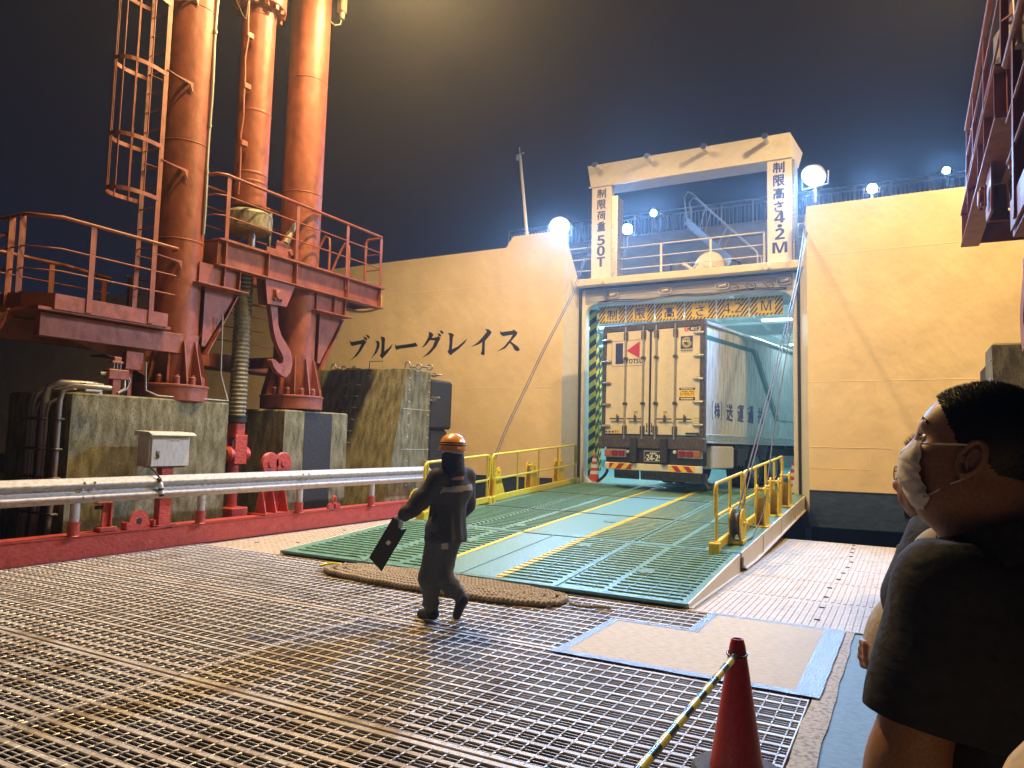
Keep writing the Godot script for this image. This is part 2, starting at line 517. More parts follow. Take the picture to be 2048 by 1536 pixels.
	M.stripe_red = mat(lin(0.34, 0.02, 0.03), 0.3)
	M.water = mat(lin(0.004, 0.006, 0.009), 0.08)
	M.water.normal_enabled = true
	M.water.normal_texture = ntex(0.02, 3.0, 151)
	M.water.uv1_triplanar = true
	M.water.uv1_world_triplanar = true
	M.water.uv1_scale = Vector3.ONE * 0.4
	M.asphalt = worn([[0.0, lin(0.025, 0.025, 0.022)], [1.0, lin(0.07, 0.068, 0.06)]], 0.05, Vector3.ONE, 0.9, 0.0, 2.0, 0.1, 153)

func cloth(r: float, g: float, b: float, sd: int) -> StandardMaterial3D:
	var m := worn([[0.0, c3(r, g, b, 0.75)], [0.5, c3(r, g, b, 1.0)], [1.0, c3(r, g, b, 1.2)]], 0.02, Vector3.ONE * 3.0, 0.85, 0.0, 3.0, 0.018, sd, false)
	return m

func glow(color: Color, e: float) -> StandardMaterial3D:
	var m := mat(Color(0.9, 0.9, 0.9), 0.4)
	m.emission_enabled = true
	m.emission = color
	m.emission_energy_multiplier = e
	return m

# ---------------------------------------------------------------- signs
const GLYPH := {
	"制": "1.8,9.2 1,7.4|1.6,8 6,8|.4,6.2 6.4,6.2|3.4,9.8 3.4,.2|1,4.4 1,1|1,4.4 6,4.4 6,1.4 5.2,1.2|7.6,8.6 7.6,3|9.4,9.8 9.4,.6 8.2,.4",
	"限": "1,9.4 1,.2|1,9.4 3.4,9.4 2.4,6.8 3.4,5.2 3.2,3.8 2.2,3.6|4.6,9.4 8.8,9.4 8.8,5.4|4.6,7.4 8.8,7.4|4.6,5.4 8.8,5.4|4.6,9.4 4.6,.6 6.6,1.6|6.2,5.4 7.4,2.4 9.6,.3|9.2,4.2 7.4,3",
	"荷": ".5,8.6 9.5,8.6|3.3,9.8 3.3,7.6|6.7,9.8 6.7,7.6|2.8,7.2 .6,4|1.8,5.6 1.8,.2|3.4,6.4 9.6,6.4|4.2,4.8 4.2,2.2|4.2,4.8 6.8,4.8 6.8,2.2|4.2,2.4 6.8,2.4|8.6,6.4 8.6,.6 7.4,.4",
	"重": "8,9.6 2,8.8|.6,7.6 9.4,7.6|5,9.2 5,.6|2,6.2 8,6.2 8,3.4 2,3.4 2,6.2|2,4.8 8,4.8|1.2,2 8.8,2|.4,.5 9.6,.5",
	"高": "5,9.8 5,8.6|.6,8.4 9.4,8.4|3,7.2 7,7.2 7,5.6 3,5.6 3,7.2|1.2,.2 1.2,4.4 8.8,4.4 8.8,.8 7.8,.4|3.4,3 6.6,3 6.6,1.2 3.4,1.2 3.4,3",
	"さ": "1,7 9,7.8|4.4,9.6 5.6,7.2 7.4,4.6|7.4,4.6 5.4,4.9 3.6,4.6|2.4,4.2 2,2.6 2.8,1.2 4.6,.5 6.2,.4 7.8,.7",
	"株": ".4,7 4.4,7|2.4,9.8 2.4,0|2.4,6.6 .4,3|2.4,6.4 4.2,4.4|5.8,9.2 5,7.2|5.4,7.6 9.2,7.6|4.6,5.2 9.8,5.2|7.2,9.8 7.2,0|7,5 4.6,1.6|7.4,5 9.8,1.6",
	"送": "1,9 2,7.6|.6,5.6 2.2,5.6 2.2,1.8 .6,.4|2.2,1.8 4,.7 9.6,.4|4,9.6 5,8.2|8,9.6 7,8.2|3.6,7.8 9,7.8|3.2,5.6 9.4,5.6|6.3,7.8 6.2,5.2 3.6,2|6.4,5.2 9.2,2.2",
	"運": "1,9 2,7.6|.6,5.6 2.2,5.6 2.2,1.8 .6,.4|2.2,1.8 4,.7 9.6,.4|3.6,9.4 3.4,8.2|3.6,9.2 9.4,9.2 9.2,8.2|3.6,7.6 9.2,7.6|4.4,6.4 8.4,6.4 8.4,3.6 4.4,3.6 4.4,6.4|4.4,5 8.4,5|3.4,2.5 9.4,2.5|6.4,8.8 6.4,1.2",
	"通": "1,9 2,7.6|.6,5.6 2.2,5.6 2.2,1.8 .6,.4|2.2,1.8 4,.7 9.6,.4|4,9.4 8.6,9.4 6.6,7.6|5.2,8.6 7,7.4|4,6.8 8.8,6.8 8.8,1.8 8,1.5|4,6.8 4,1.5|4,5.2 8.8,5.2|4,3.6 8.8,3.6|6.4,6.8 6.4,1.5",
	"共": ".6,7.2 9.4,7.2|3.2,9.8 3.2,4|6.8,9.8 6.8,4|.4,4 9.6,4|3.6,3.2 1.2,.2|6.4,3.2 9,.2",
	"(": "8,10.6 6.6,9.8 6.2,8 6.2,2 6.6,.2 8,-.6",
	")": "2,10.6 3.4,9.8 3.8,8 3.8,2 3.4,.2 2,-.6",
}

func glyph(mb: MB, ch: String, o: Vector3, ux: Vector3, uy: Vector3, size: float, w: float, d: float) -> void:
	# strokes of a written character as raised strips; o is the lower left corner
	var lift := 0.0
	var nn := ux.cross(uy).normalized()
	for s in GLYPH[ch].split("|"):
		var pts := []
		for q in s.split(" "):
			var xy: PackedStringArray = q.split(",")
			pts.append(Vector2(xy[0].to_float(), xy[1].to_float()) * size / 10.0)
		var poly := PackedVector2Array()
		for i in pts.size():
			poly.append(pts[i])
		for g in Geometry2D.offset_polyline(poly, w * 0.5, Geometry2D.JOIN_MITER, Geometry2D.END_BUTT):
			mb.prism(g, o, ux, uy, d + lift)
		lift += 0.00025

func latin(text: String, height: float, depth: float, bold := true, font := "Droid Sans") -> TextMesh:
	var t := TextMesh.new()
	var f := SystemFont.new()
	f.font_names = PackedStringArray([font])
	f.font_weight = 700 if bold else 400
	t.font = f
	t.text = text
	t.font_size = 64
	t.pixel_size = height / 46.0
	t.depth = depth
	t.curve_step = 2.0
	return t

func write(text: String, at: Vector3, basis: Basis, height: float, material: Material, parent: Node3D, called := "lettering", depth := 0.006, bold := true) -> MeshInstance3D:
	var o := put(called, latin(text, height, depth, bold), material, parent)
	o.transform = Transform3D(basis, at)
	return o

func hazard(parent: Node3D, called: String, at: Vector3, ux: Vector3, uy: Vector3, w: float, h: float, pitch: float, lean: float, base: Material, over: Material, hole := Rect2()) -> void:
	# a striped plate w by h, its lower left corner at 'at'; slanted stripes laid on, outside of the hole
	var nn := ux.cross(uy).normalized()
	var mb := MB.new()
	mb.prism(PackedVector2Array([Vector2(0, 0), Vector2(w, 0), Vector2(w, h), Vector2(0, h)]), at - nn * 0.012, ux, uy, 0.012)
	var p := obj(called, mb, base, parent)
	var rect := PackedVector2Array([Vector2(0.002, 0.002), Vector2(w - 0.002, 0.002), Vector2(w - 0.002, h - 0.002), Vector2(0.002, h - 0.002)])
	var s := MB.new()
	var x := -absf(lean) * h - pitch
	while x < w + absf(lean) * h:
		var st := PackedVector2Array([Vector2(x, 0), Vector2(x + pitch * 0.5, 0), Vector2(x + pitch * 0.5 + lean * h, h), Vector2(x + lean * h, h)])
		for g in Geometry2D.intersect_polygons(st, rect):
			if hole.size.x > 0.0:
				var hp := PackedVector2Array([hole.position, hole.position + Vector2(hole.size.x, 0), hole.end, hole.position + Vector2(0, hole.size.y)])
				for g2 in Geometry2D.clip_polygons(g, hp):
					s.prism(g2, at, ux, uy, 0.003)
			else:
				s.prism(g, at, ux, uy, 0.003)
		x += pitch
	if parent is Node3D and parent != self:
		obj("stripe_pattern", s, over, parent)

# ---------------------------------------------------------------- set-up
func _ready() -> void:
	rng.seed = 5
	var cam := Camera3D.new()
	cam.name = "camera"
	cam.transform = Transform3D(Basis(Vector3(0.882208, 0.029907, -0.46991), Vector3(0.007975, 0.996889, 0.078417), Vector3(0.470793, -0.072928, 0.879224)), Vector3(0, 1.65, 0))
	cam.fov = 54.85
	cam.near = 0.05
	cam.far = 600.0
	add_child(cam)
	var we := WorldEnvironment.new()
	we.name = "world"
	var e := Environment.new()
	e.tonemap_mode = Environment.TONE_MAPPER_LINEAR
	e.tonemap_exposure = 1.0
	e.background_mode = Environment.BG_SKY
	var sm := ProceduralSkyMaterial.new()
	sm.sky_top_color = lin(0.004, 0.005, 0.009)
	sm.sky_horizon_color = lin(0.011, 0.017, 0.042)
	sm.sky_curve = 0.2
	sm.ground_bottom_color = lin(0.002, 0.002, 0.002)
	sm.ground_horizon_color = lin(0.006, 0.007, 0.01)
	e.sky = Sky.new()
	e.sky.sky_material = sm
	e.sdfgi_enabled = true
	e.ssao_enabled = true
	e.ssil_enabled = true
	# thin sea haze that scatters mostly forwards
	e.volumetric_fog_enabled = true
	e.volumetric_fog_density = FOG
	e.volumetric_fog_albedo = Color(0.96, 0.97, 1.0)
	e.volumetric_fog_anisotropy = 0.8
	we.environment = e
	add_child(we)
	materials()
	ground()
	gratings()
	ferry()
	ramp()
	ramp_rails()
	var left := gantry("red brown link-span gantry left of the ramp, ladder and hook in front", -10.1, 1.0)
	gantry("red brown link-span gantry on the right, dark behind the masked man", 1.12, -1.0, 1.3)
	quay_things()
	lamps()
	truck()
	cones()
	people()
	for c in get_children():
		tidy(c)

const FOG := 0.0022

# ---------------------------------------------------------------- ground
func ground() -> void:
	var mb := MB.new()
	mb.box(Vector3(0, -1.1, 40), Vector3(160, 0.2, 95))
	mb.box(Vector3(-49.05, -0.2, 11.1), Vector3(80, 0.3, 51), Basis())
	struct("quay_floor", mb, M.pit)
	mb = MB.new()
	mb.box(Vector3(-4.2, -1.55, -6.6), Vector3(90, 2.5, 0.9))
	struct("quay_wall", mb, M.concrete)
	mb = MB.new()
	mb.box(Vector3(0, -3.2, -150), Vector3(600, 0.02, 290))
	struct("sea", mb, M.water)
	# concrete strip and green walkway on the right
	mb = MB.new()
	var edge := PackedVector2Array([Vector2(-0.56, 0)])
	var far := []
	for i in 46:
		var z := -7.46 + i * 0.2
		far.append(Vector2(-0.43 + 0.004 * sin(i * 2.1) + 0.004 * sin(i * 5.3), z))
	var poly := PackedVector2Array()
	for p in far:
		poly.append(Vector2(p.x, -p.y))
	for i in range(45, -1, -1):
		poly.append(Vector2(-0.57 + 0.004 * sin(i * 3.7) + 0.006 * sin(i * 1.3), 7.46 - i * 0.2))
	mb.prism(poly, Vector3(0, -0.25, 0), Vector3.RIGHT, Vector3.FORWARD, 0.252)
	struct("kerb_strip", mb, M.strip)
	mb = MB.new()
	mb.box(Vector3(15.0, -0.135, -2.9), Vector3(31.0, 0.25, 9.1))
	struct("walkway", mb, M.floor_green)
	mb = MB.new()
	mb.box(Vector3(-4.0, -0.15, 22.0), Vector3(70, 0.28, 40.0))
	struct("apron_pavement", mb, M.asphalt)
	# ribbed beige deck plates right of the ramp
	var dp := sub_struct("deck_plate_floor")
	var zs := [-7.47, -10.02, -12.35, -14.4]
	for k in 3:
		var m := MB.new()
		var z0: float = zs[k]
		var z1: float = zs[k + 1]
		m.box(Vector3(-0.47, -0.045 - 0.003 * k, (z0 + z1) / 2 + (0.012 if k < 2 else 0.0)), Vector3(4.0, 0.06, absf(z1 - z0) - 0.024), Basis(), 0.004)
		obj("plate", m, M.plate, dp)
		var r := MB.new()
		var x := -2.4
		while x < 1.5:
			for part in 2 if k < 2 else 1:
				var za := lerpf(z0, z1, 0.5 * part) - 0.06
				var zb := lerpf(z0, z1, 0.5 * (part + 1) if k < 2 else 1.0) + 0.06
				r.bar(Vector3(x, -0.013 - 0.003 * k, za), Vector3(x, -0.013 - 0.003 * k, zb), 0.034, 0.008, Vector3.UP, 0.0035)
			x += 0.062
		obj("tread_ribs", r, M.plate, dp).set_meta("kind", "stuff")
		var q := MB.new()
		for i in 4:
			q.box(Vector3(-0.78 + 0.05 * i * (1 if k % 2 else -1) * 0.3, -0.004, lerpf(z0, z1, 0.14 + 0.24 * i)), Vector3(0.055, 0.012, 0.016), Basis(), 0.003)
		obj("lifting_slots", q, M.black, dp)
	var bd := MB.new()
	bd.bar(Vector3(-2.0, -0.01, -7.47), Vector3(1.5, -0.01, -7.47), 0.05, 0.03, Vector3.UP, 0.004)
	obj("edge_angle", bd, M.plate, dp)
	# flat patterned plates left of the ramp
	var lp := sub_struct("left_deck_plate_floor")
	var lz := [-7.52, -9.4, -11.5, -14.4]
	for k in 3:
		var m := MB.new()
		m.box(Vector3(-8.05, -0.045, (lz[k] + lz[k + 1]) / 2), Vector3(2.0, 0.06, absf(lz[k + 1] - lz[k]) - 0.02), Basis(), 0.004)
		obj("plate", m, M.plate, lp)
		var r := MB.new()
		var z: float = lz[k] - 0.04
		var j := 0
		while z > lz[k + 1] + 0.04:
			for i in 33:
				var x := -9.0 + i * 0.058 + (0.029 if j % 2 else 0.0)
				r.box(Vector3(x, -0.0135, z), Vector3(0.03, 0.006, 0.012), Basis(Vector3.UP, 0.8 if (i + j) % 2 else -0.8))
			z -= 0.05
			j += 1
		obj("tread_pattern", r, M.plate, lp).set_meta("kind", "stuff")
		for i in 3:
			var q := MB.new()
			q.box(Vector3(-8.55 + 0.45 * i, -0.01, lerpf(lz[k], lz[k + 1], 0.3 + 0.2 * i)), Vector3(0.07, 0.008, 0.02), Basis(), 0.002)
			obj("lifting_slot", q, M.black, lp)

func sub_struct(called: String) -> Node3D:
	var o := Node3D.new()
	o.name = numbered(called)
	add_child(o, true)
	o.set_meta("kind", "structure")
	return o

func gratings() -> void:
	# heavy floor gratings: broad bearing bars every 0.145 m along x, three thin bars between, twisted cross rods every 0.1 m
	var wide := {}
	var rows := [-7.49, -5.475, -3.45, -1.42, 0.61]
	var cols := [[-9.02, -4.338], [-4.322, -0.58]]
	var rod_mesh: ArrayMesh
	for ci in 2:
		var x0: float = cols[ci][0]
		var x1: float = cols[ci][1]
		var w := x1 - x0
		var wb := MB.new()
		wb.box(Vector3(w / 2, -0.006, 0), Vector3(w, 0.012, 0.036), Basis(), 0.003)
		var tb := MB.new()
		tb.box(Vector3(w / 2, -0.009, 0), Vector3(w, 0.009, 0.0055))
		var eb := MB.new()
		eb.box(Vector3(w / 2, -0.012, 0), Vector3(w, 0.024, 0.046), Basis(), 0.003)
		var wm := wb.mesh()
		var tm := tb.mesh()
		var em := eb.mesh()
		for ri in 4:
			var z0: float = rows[ri] + 0.012
			var z1: float = rows[ri + 1] - 0.012
			var g := sub_struct("floor_grating")
			g.position = Vector3(x0, 0, 0)
			var n := 14
			var step := (z1 - z0) / n
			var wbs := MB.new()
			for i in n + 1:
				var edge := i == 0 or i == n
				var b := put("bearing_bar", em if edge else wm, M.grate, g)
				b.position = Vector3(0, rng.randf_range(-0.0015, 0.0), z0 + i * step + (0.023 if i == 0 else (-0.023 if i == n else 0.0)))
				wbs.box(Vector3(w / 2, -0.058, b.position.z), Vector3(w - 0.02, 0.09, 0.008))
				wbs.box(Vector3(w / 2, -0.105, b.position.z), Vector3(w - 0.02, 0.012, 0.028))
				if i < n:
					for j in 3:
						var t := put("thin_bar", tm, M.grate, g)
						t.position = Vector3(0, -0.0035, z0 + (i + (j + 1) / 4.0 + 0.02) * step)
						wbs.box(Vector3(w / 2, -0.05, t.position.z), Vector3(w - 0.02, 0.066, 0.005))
			obj("shaded_bar_webs", wbs, M.grate_web_shade, g).set_meta("kind", "stuff")  # webs in a darker colour than the bars: painted shade between them
			var nr := int(w / 0.1)
			if rod_mesh == null:
				var rb := MB.new()
				var L := z1 - z0 - 0.02
				var k := 70
				for i in k:
					var a0 := i * 0.9
					var a1 := (i + 1) * 0.9
					var za := L * i / k
					var zb := L * (i + 1) / k
					for c in 4:
						var p0 := a0 + c * PI / 2
						var p1 := a0 + (c + 1) * PI / 2
						var q0 := a1 + c * PI / 2
						var q1 := a1 + (c + 1) * PI / 2
						var R := 0.0062
						rb.quad(Vector3(cos(p0) * R, sin(p0) * R, za), Vector3(cos(p1) * R, sin(p1) * R, za), Vector3(cos(q1) * R, sin(q1) * R, zb), Vector3(cos(q0) * R, sin(q0) * R, zb), Vector3(cos((p0 + p1 + q0 + q1) / 4), sin((p0 + p1 + q0 + q1) / 4), 0).normalized())
				rod_mesh = rb.mesh()
			for i in nr + 1:
				var r := put("cross_rod", rod_mesh, M.grate_rod, g)
				r.position = Vector3((x1 - 0.05 - i * 0.1 if ci == 1 else x1 - 0.03 - i * 0.1) - x0, -0.0035, z0 + 0.01)
			var sb := MB.new()
			for xx in [0.004, w - 0.004]:
				sb.box(Vector3(xx, -0.045, (z0 + z1) / 2), Vector3(0.008, 0.088, z1 - z0))
			obj("end_plate", sb, M.grate, g)
	# bearers under the gratings
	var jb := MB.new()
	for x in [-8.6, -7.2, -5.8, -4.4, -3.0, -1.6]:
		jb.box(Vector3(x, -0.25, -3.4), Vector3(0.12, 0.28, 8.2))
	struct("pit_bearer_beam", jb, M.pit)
	# sheet of board taped over the grating
	var bd := MB.new()
	var x2 := func(a: float) -> float: return a
	bd.prism(PackedVector2Array([Vector2(-2.40, 5.44), Vector2(-0.62, 5.44), Vector2(-0.60, 7.38), Vector2(-1.66, 7.38), Vector2(-1.66, 6.61), Vector2(-2.38, 6.61)]), Vector3(0, 0.001, 0), Vector3.RIGHT, Vector3.FORWARD, 0.011)
	var t := thing("cover_board", "beige L-shaped cover board taped flat over the steel grating", "board")
	obj("sheet", bd, M.board, t)
	for s in [[-2.47, 5.40, -0.55, 5.40, 0.085], [-0.58, 5.36, -0.56, 7.42, 0.12], [-0.655, 5.4, -0.645, 7.40, 0.05], [-1.66, 7.40, -0.55, 7.40, 0.06], [-1.67, 6.60, -1.67, 7.42, 0.085], [-2.44, 6.63, -1.62, 6.63, 0.07], [-2.41, 5.38, -2.39, 6.66, 0.085]]:
		var tp := MB.new()
		var a := Vector3(s[0], 0.0145, -s[1])
		var b := Vector3(s[2], 0.0145, -s[3])
		var seg := 14
		for i in seg:
			var p := a.lerp(b, float(i) / seg)
			var q := a.lerp(b, float(i + 1) / seg)
			var side: Vector3 = (b - a).normalized().cross(Vector3.UP) * s[4] * 0.5
			var j0 := 0.0018 * sin(i * 2.3 + s[0] * 9.0)
			var j1 := 0.0018 * sin((i + 1) * 2.3 + s[0] * 9.0)
			var f0: Vector3 = side * (1.0 + 0.05 * sin(i * 1.9 + s[1]))
			var f1: Vector3 = side * (1.0 + 0.05 * sin((i + 1) * 1.9 + s[1]))
			tp.quad(p - f0 + Vector3(0, j0, 0), p + f0 + Vector3(0, -j0, 0), q + f1 + Vector3(0, -j1, 0), q - f1 + Vector3(0, j1, 0), Vector3.UP)
		obj("tape_strip", tp, M.tape, t)

# ---------------------------------------------------------------- the ferry
func ferry() -> void:
	var t := thing("car_ferry", "cream car ferry with open bow door and dark blue waterline band", "ship", Vector3(-4.6, 0, -17.0))
	t.rotation.z = 0.011
	var c := Vector3(4.6, 0, 17.0)
	var zf := 0.2    # front of the hull plating, local z (world -16.8)
	var X := func(x: float) -> float: return x + 4.6
	# plating left and right of the door
	var mb := MB.new()
	mb.prism(PackedVector2Array([Vector2(-32, 0.72), Vector2(-2.95, 0.72), Vector2(-2.95, 6.98), Vector2(-4.42, 6.98), Vector2(-4.62, 6.7), Vector2(-32, 6.62)]), Vector3(0, 0, zf - 0.25), Vector3.RIGHT, Vector3.UP, 0.25)
	obj("hull_plating", mb, M.cream, t)
	mb = MB.new()
	mb.prism(PackedVector2Array([Vector2(2.78, 0.72), Vector2(22, 0.72), Vector2(22, 6.86), Vector2(2.78, 6.82)]), Vector3(0, 0, zf - 0.25), Vector3.RIGHT, Vector3.UP, 0.25)
	obj("hull_plating", mb, M.cream, t)
	for s in [[-32.0, -2.95], [2.78, 22.0]]:
		mb = MB.new()
		mb.box(Vector3((s[0] + s[1]) / 2, 0.34, zf - 0.13), Vector3(s[1] - s[0], 0.757, 0.25))
		mb.box(Vector3((s[0] + s[1]) / 2, 0.715, zf + 0.004), Vector3(s[1] - s[0], 0.02, 0.012), Basis(), 0.004)
		obj("waterline_band", mb, M.hull_blue, t)
		mb = MB.new()
		mb.box(Vector3((s[0] + s[1]) / 2, -2.0, zf - 0.5), Vector3(s[1] - s[0], 3.92, 0.3))
		obj("lower_hull", mb, M.black, t)
		for y in [5.72, 3.0]:
			mb = MB.new()
			mb.tube([Vector3(s[0], y, zf - 0.003), Vector3(s[1], y, zf - 0.003)], 0.009, 6)
			obj("weld_seam", mb, M.cream, t)
	# a patched plate low on the right
	mb = MB.new()
	mb.tube([Vector3(2.8, 1.62, zf), Vector3(4.35, 1.62, zf), Vector3(4.35, 0.76, zf)], 0.008, 5)
	mb.tube([Vector3(2.8, 1.18, zf), Vector3(3.95, 1.18, zf), Vector3(3.95, 1.58, zf)], 0.006, 5)
	obj("repair_weld", mb, M.cream, t)
	# slanted flanges of the recess and the frame round the door
	mb = MB.new()
	mb.quad(Vector3(-2.95, -0.1, zf), Vector3(-2.71, -0.1, -0.3), Vector3(-2.71, 5.62, -0.3), Vector3(-2.95, 6.98, zf))
	obj("recess_flange", mb, M.white_paint, t)
	mb = MB.new()
	mb.quad(Vector3(2.78, -0.1, zf), Vector3(2.57, -0.1, -0.3), Vector3(2.57, 5.62, -0.3), Vector3(2.78, 6.8, zf))
	obj("recess_flange", mb, M.white_paint, t)
	mb = MB.new()
	mb.box(Vector3(-0.07, -0.1, -0.33), Vector3(5.4, 1.3, 0.06))
	obj("sill_front", mb, M.black, t)
	mb = MB.new()
	for q in [[-2.68, 3.03, 0.06, 4.95], [2.545, 3.03, 0.05, 4.95]]:
		mb.box(Vector3(q[0], q[1], -0.28), Vector3(q[2], q[3], 0.05), Basis(), 0.006)
	mb.box(Vector3(-0.07, 5.52, -0.28), Vector3(5.27, 0.05, 0.05), Basis(), 0.006)
	obj("door_seal", mb, M.black, t)
	mb = MB.new()
	for q in [[-2.60, 0.1], [2.47, 0.1]]:
		mb = MB.new()
		mb.box(Vector3(q[0], 3.03, -0.4), Vector3(q[1], 4.95, 0.22), Basis(), 0.015)
		obj("door_frame", mb, M.white_paint, t)
	# rounded inner corners
	for q in [[-2.55, 0.62, 1, 1], [2.42, 0.62, -1, 1], [-2.55, 5.12, 1, -1], [2.42, 5.12, -1, -1]]:
		var po := PackedVector2Array([Vector2(0, 0)])
		for i in 9:
			var a := PI / 2 * i / 8.0
			po.append(Vector2(0.28 - 0.28 * sin(a), 0.28 - 0.28 * cos(a)))
		var q2 := PackedVector2Array()
		for p in po:
			q2.append(Vector2(p.x * q[2], p.y * q[3]))
		mb = MB.new()
		mb.prism(q2, Vector3(q[0], q[1], -0.5), Vector3.RIGHT, Vector3.UP, 0.2)
		obj("frame_corner", mb, M.white_paint, t)
	mb = MB.new()
	mb.box(Vector3(-0.065, 5.315, -0.46), Vector3(4.97, 0.36, 0.3), Basis(), 0.01)
	mb.box(Vector3(-0.065, 5.20, -0.305), Vector3(4.97, 0.012, 0.02))
	mb.box(Vector3(-0.065, 5.28, -0.305), Vector3(4.97, 0.012, 0.02))
	mb.box(Vector3(-0.065, 5.40, -0.305), Vector3(4.97, 0.012, 0.02))
	obj("door_header", mb, M.grey_paint, t)
	for x in [-6.42, -5.08, -3.72, -2.36]:
		var fit := sub("bulkhead_light", t, Vector3(x + 4.6, 5.34 + 0.004 * x, -0.3))
		mb = MB.new()
		var rim := []
		for i in 20:
			var a := TAU * i / 20
			rim.append(Vector3(clampf(cos(a) * 0.2, -0.15, 0.15) + 0.0, sin(a) * 0.075, 0.02))
		mb.tube(rim, 0.016, 6, true)
		obj("rim", mb, M.white_paint, fit)
		mb = MB.new()
		mb.tube([Vector3(-0.07, 0.0, 0.03), Vector3(0.1, 0.012, 0.05)], 0.032, 10)
		obj("lens", mb, M.truck_door, fit)
	# loose cables under the header
	mb = MB.new()
	for k in 2:
		var pts := []
		for i in 15:
			var f := i / 14.0
			pts.append(Vector3(lerpf(-2.2, 2.3, f), 5.16 - 0.03 * k + 0.03 * sin(f * 17.0 + k) + 0.03 * f, -0.28 + 0.02 * k))
		mb.tube(pts, 0.011, 5)
	for k in 3:
		var pts := []
		for i in 13:
			var a := TAU * i / 12.0
			pts.append(Vector3(1.15 + k * 0.38 + 0.11 * cos(a + k), 5.25 + 0.07 * sin(a * (1.0 + 0.2 * k)), -0.25))
		mb.tube(pts, 0.009, 5)
	obj("loose_cable", mb, M.black, t)
	# height limit boards hanging behind the header
	var xs := [-7.02, -6.27, -5.51, -4.76, -3.98, -3.21, -2.44]
	var ys := [5.16, 5.15, 5.14, 5.13, 5.13, 5.13]
	var chars := ["制", "限", "高", "さ", "4.2", "M"]
	for k in 6:
		var b := sub("limit_board", t, Vector3(xs[k] * 0.982 + 4.6, 1.65 + (ys[k] - 0.45 - 1.65) * 0.982, -0.58))
		var w: float = (xs[k + 1] - xs[k]) * 0.982 - 0.03
		hazard(b, "plate", Vector3.ZERO, Vector3.RIGHT, Vector3.UP, w, 0.44, 0.085, 0.75, M.yellow, M.navy, Rect2(0.17, 0.05, w - 0.34, 0.33))
		var kz := 0.002
		if k < 4:
			var g := MB.new()
			glyph(g, chars[k], Vector3(w / 2 - 0.135, 0.075, kz), Vector3.RIGHT, Vector3.UP, 0.27, 0.028, 0.004)
			obj("lettering", g, M.navy, b)
		else:
			write(chars[k], Vector3(w / 2, 0.215, kz + 0.003), Basis(), 0.235, M.navy, b, "lettering", 0.004, false)
		var cl := MB.new()
		cl.box(Vector3(w + 0.015, 0.02, 0.004), Vector3(0.03, 0.1, 0.02))
		obj("clip", cl, M.white_paint, b)
	# beam over the door and the limit gate
	mb = MB.new()
	mb.box(Vector3(-0.02, 5.63, -0.25), Vector3(5.5, 0.17, 0.5), Basis(), 0.01)
	obj("door_beam", mb, M.cream, t)
	for q in [[-2.02, 5.60], [1.92, 5.60]]:
		mb = MB.new()
		mb.lathe([[0.0, 0.16], [0.075, 0.16], [0.085, 0.15], [0.085, 0.0]], Vector3(q[0], q[1], -0.02), Basis(Vector3.RIGHT, PI / 2), 20)
		obj("stop_buffer", mb, M.cream, t)
	var gate := sub("limit_gate", t)
	for q in [[-2.11, 1.0], [2.17, 1.0]]:
		mb = MB.new()
		mb.box(Vector3(q[0], 6.93, -0.3), Vector3(0.53, 2.4, 0.2), Basis(), 0.012)
		obj("gate_leg", mb, M.white_paint, gate)
	mb = MB.new()
	mb.box(Vector3(-1.76, 6.78, -0.42), Vector3(0.16, 2.1, 0.44), Basis(), 0.01)
	obj("gate_leg_web", mb, M.alu, gate)
	mb = MB.new()
	mb.box(Vector3(2.47, 6.9, -0.47), Vector3(0.06, 2.36, 0.5), Basis(), 0.01)
	obj("gate_leg_web", mb, M.alu, gate)
	mb = MB.new()
	mb.quad(Vector3(-2.5, 8.7, -0.2), Vector3(2.41, 8.7, -0.2), Vector3(2.44, 8.12, -0.2), Vector3(-2.4, 8.12, -0.2))
	mb.quad(Vector3(-2.5, 8.7, -0.2), Vector3(2.41, 8.7, -0.2), Vector3(2.6, 8.42, -0.85), Vector3(-2.4, 8.42, -0.85))
	mb.quad(Vector3(2.41, 8.7, -0.2), Vector3(2.44, 8.12, -0.2), Vector3(2.52, 8.0, -0.7), Vector3(2.6, 8.42, -0.85))
	mb.quad(Vector3(-2.5, 8.7, -0.2), Vector3(-2.4, 8.12, -0.2), Vector3(-2.35, 8.0, -0.7), Vector3(-2.4, 8.42, -0.85))
	mb.box(Vector3(0.0, 8.12, -0.19), Vector3(4.9, 0.03, 0.05), Basis(), 0.004)
	mb.quad(Vector3(-2.4, 8.12, -0.2), Vector3(2.44, 8.12, -0.2), Vector3(2.44, 8.08, -0.75), Vector3(-2.4, 8.08, -0.75))
	mb.quad(Vector3(-2.4, 8.08, -0.75), Vector3(2.44, 8.08, -0.75), Vector3(2.6, 8.42, -0.85), Vector3(-2.4, 8.42, -0.85))
	obj("gate_crossbeam", mb, M.white_paint, gate)
	for x in [-2.25, -0.9, 0.47, 1.84]:
		mb = MB.new()
		mb.lathe([[0.06, 0.0], [0.06, 0.34], [0.072, 0.34], [0.072, 0.36]], Vector3(x + 0.08, 8.57, -0.2), Basis(Vector3.RIGHT, PI / 2), 18)
		obj("tube_end", mb, M.white_paint, gate)
		mb = MB.new()
		mb.lathe([[0.0, 0.366], [0.07, 0.366], [0.07, 0.35]], Vector3(x + 0.08, 8.57, -0.2), Basis(Vector3.RIGHT, PI / 2), 18)
		obj("tube_cap", mb, M.sign_blue, gate)
	var g2 := MB.new()
	var yy := 7.82
	for ch in ["制", "限", "荷", "重"]:
		glyph(g2, ch, Vector3(-2.23, yy - 0.01, -0.198), Vector3.RIGHT, Vector3.UP, 0.24, 0.032, 0.004)
		yy -= 0.285
	obj("lettering", g2, M.sign_blue, gate)
	var yl := 6.72
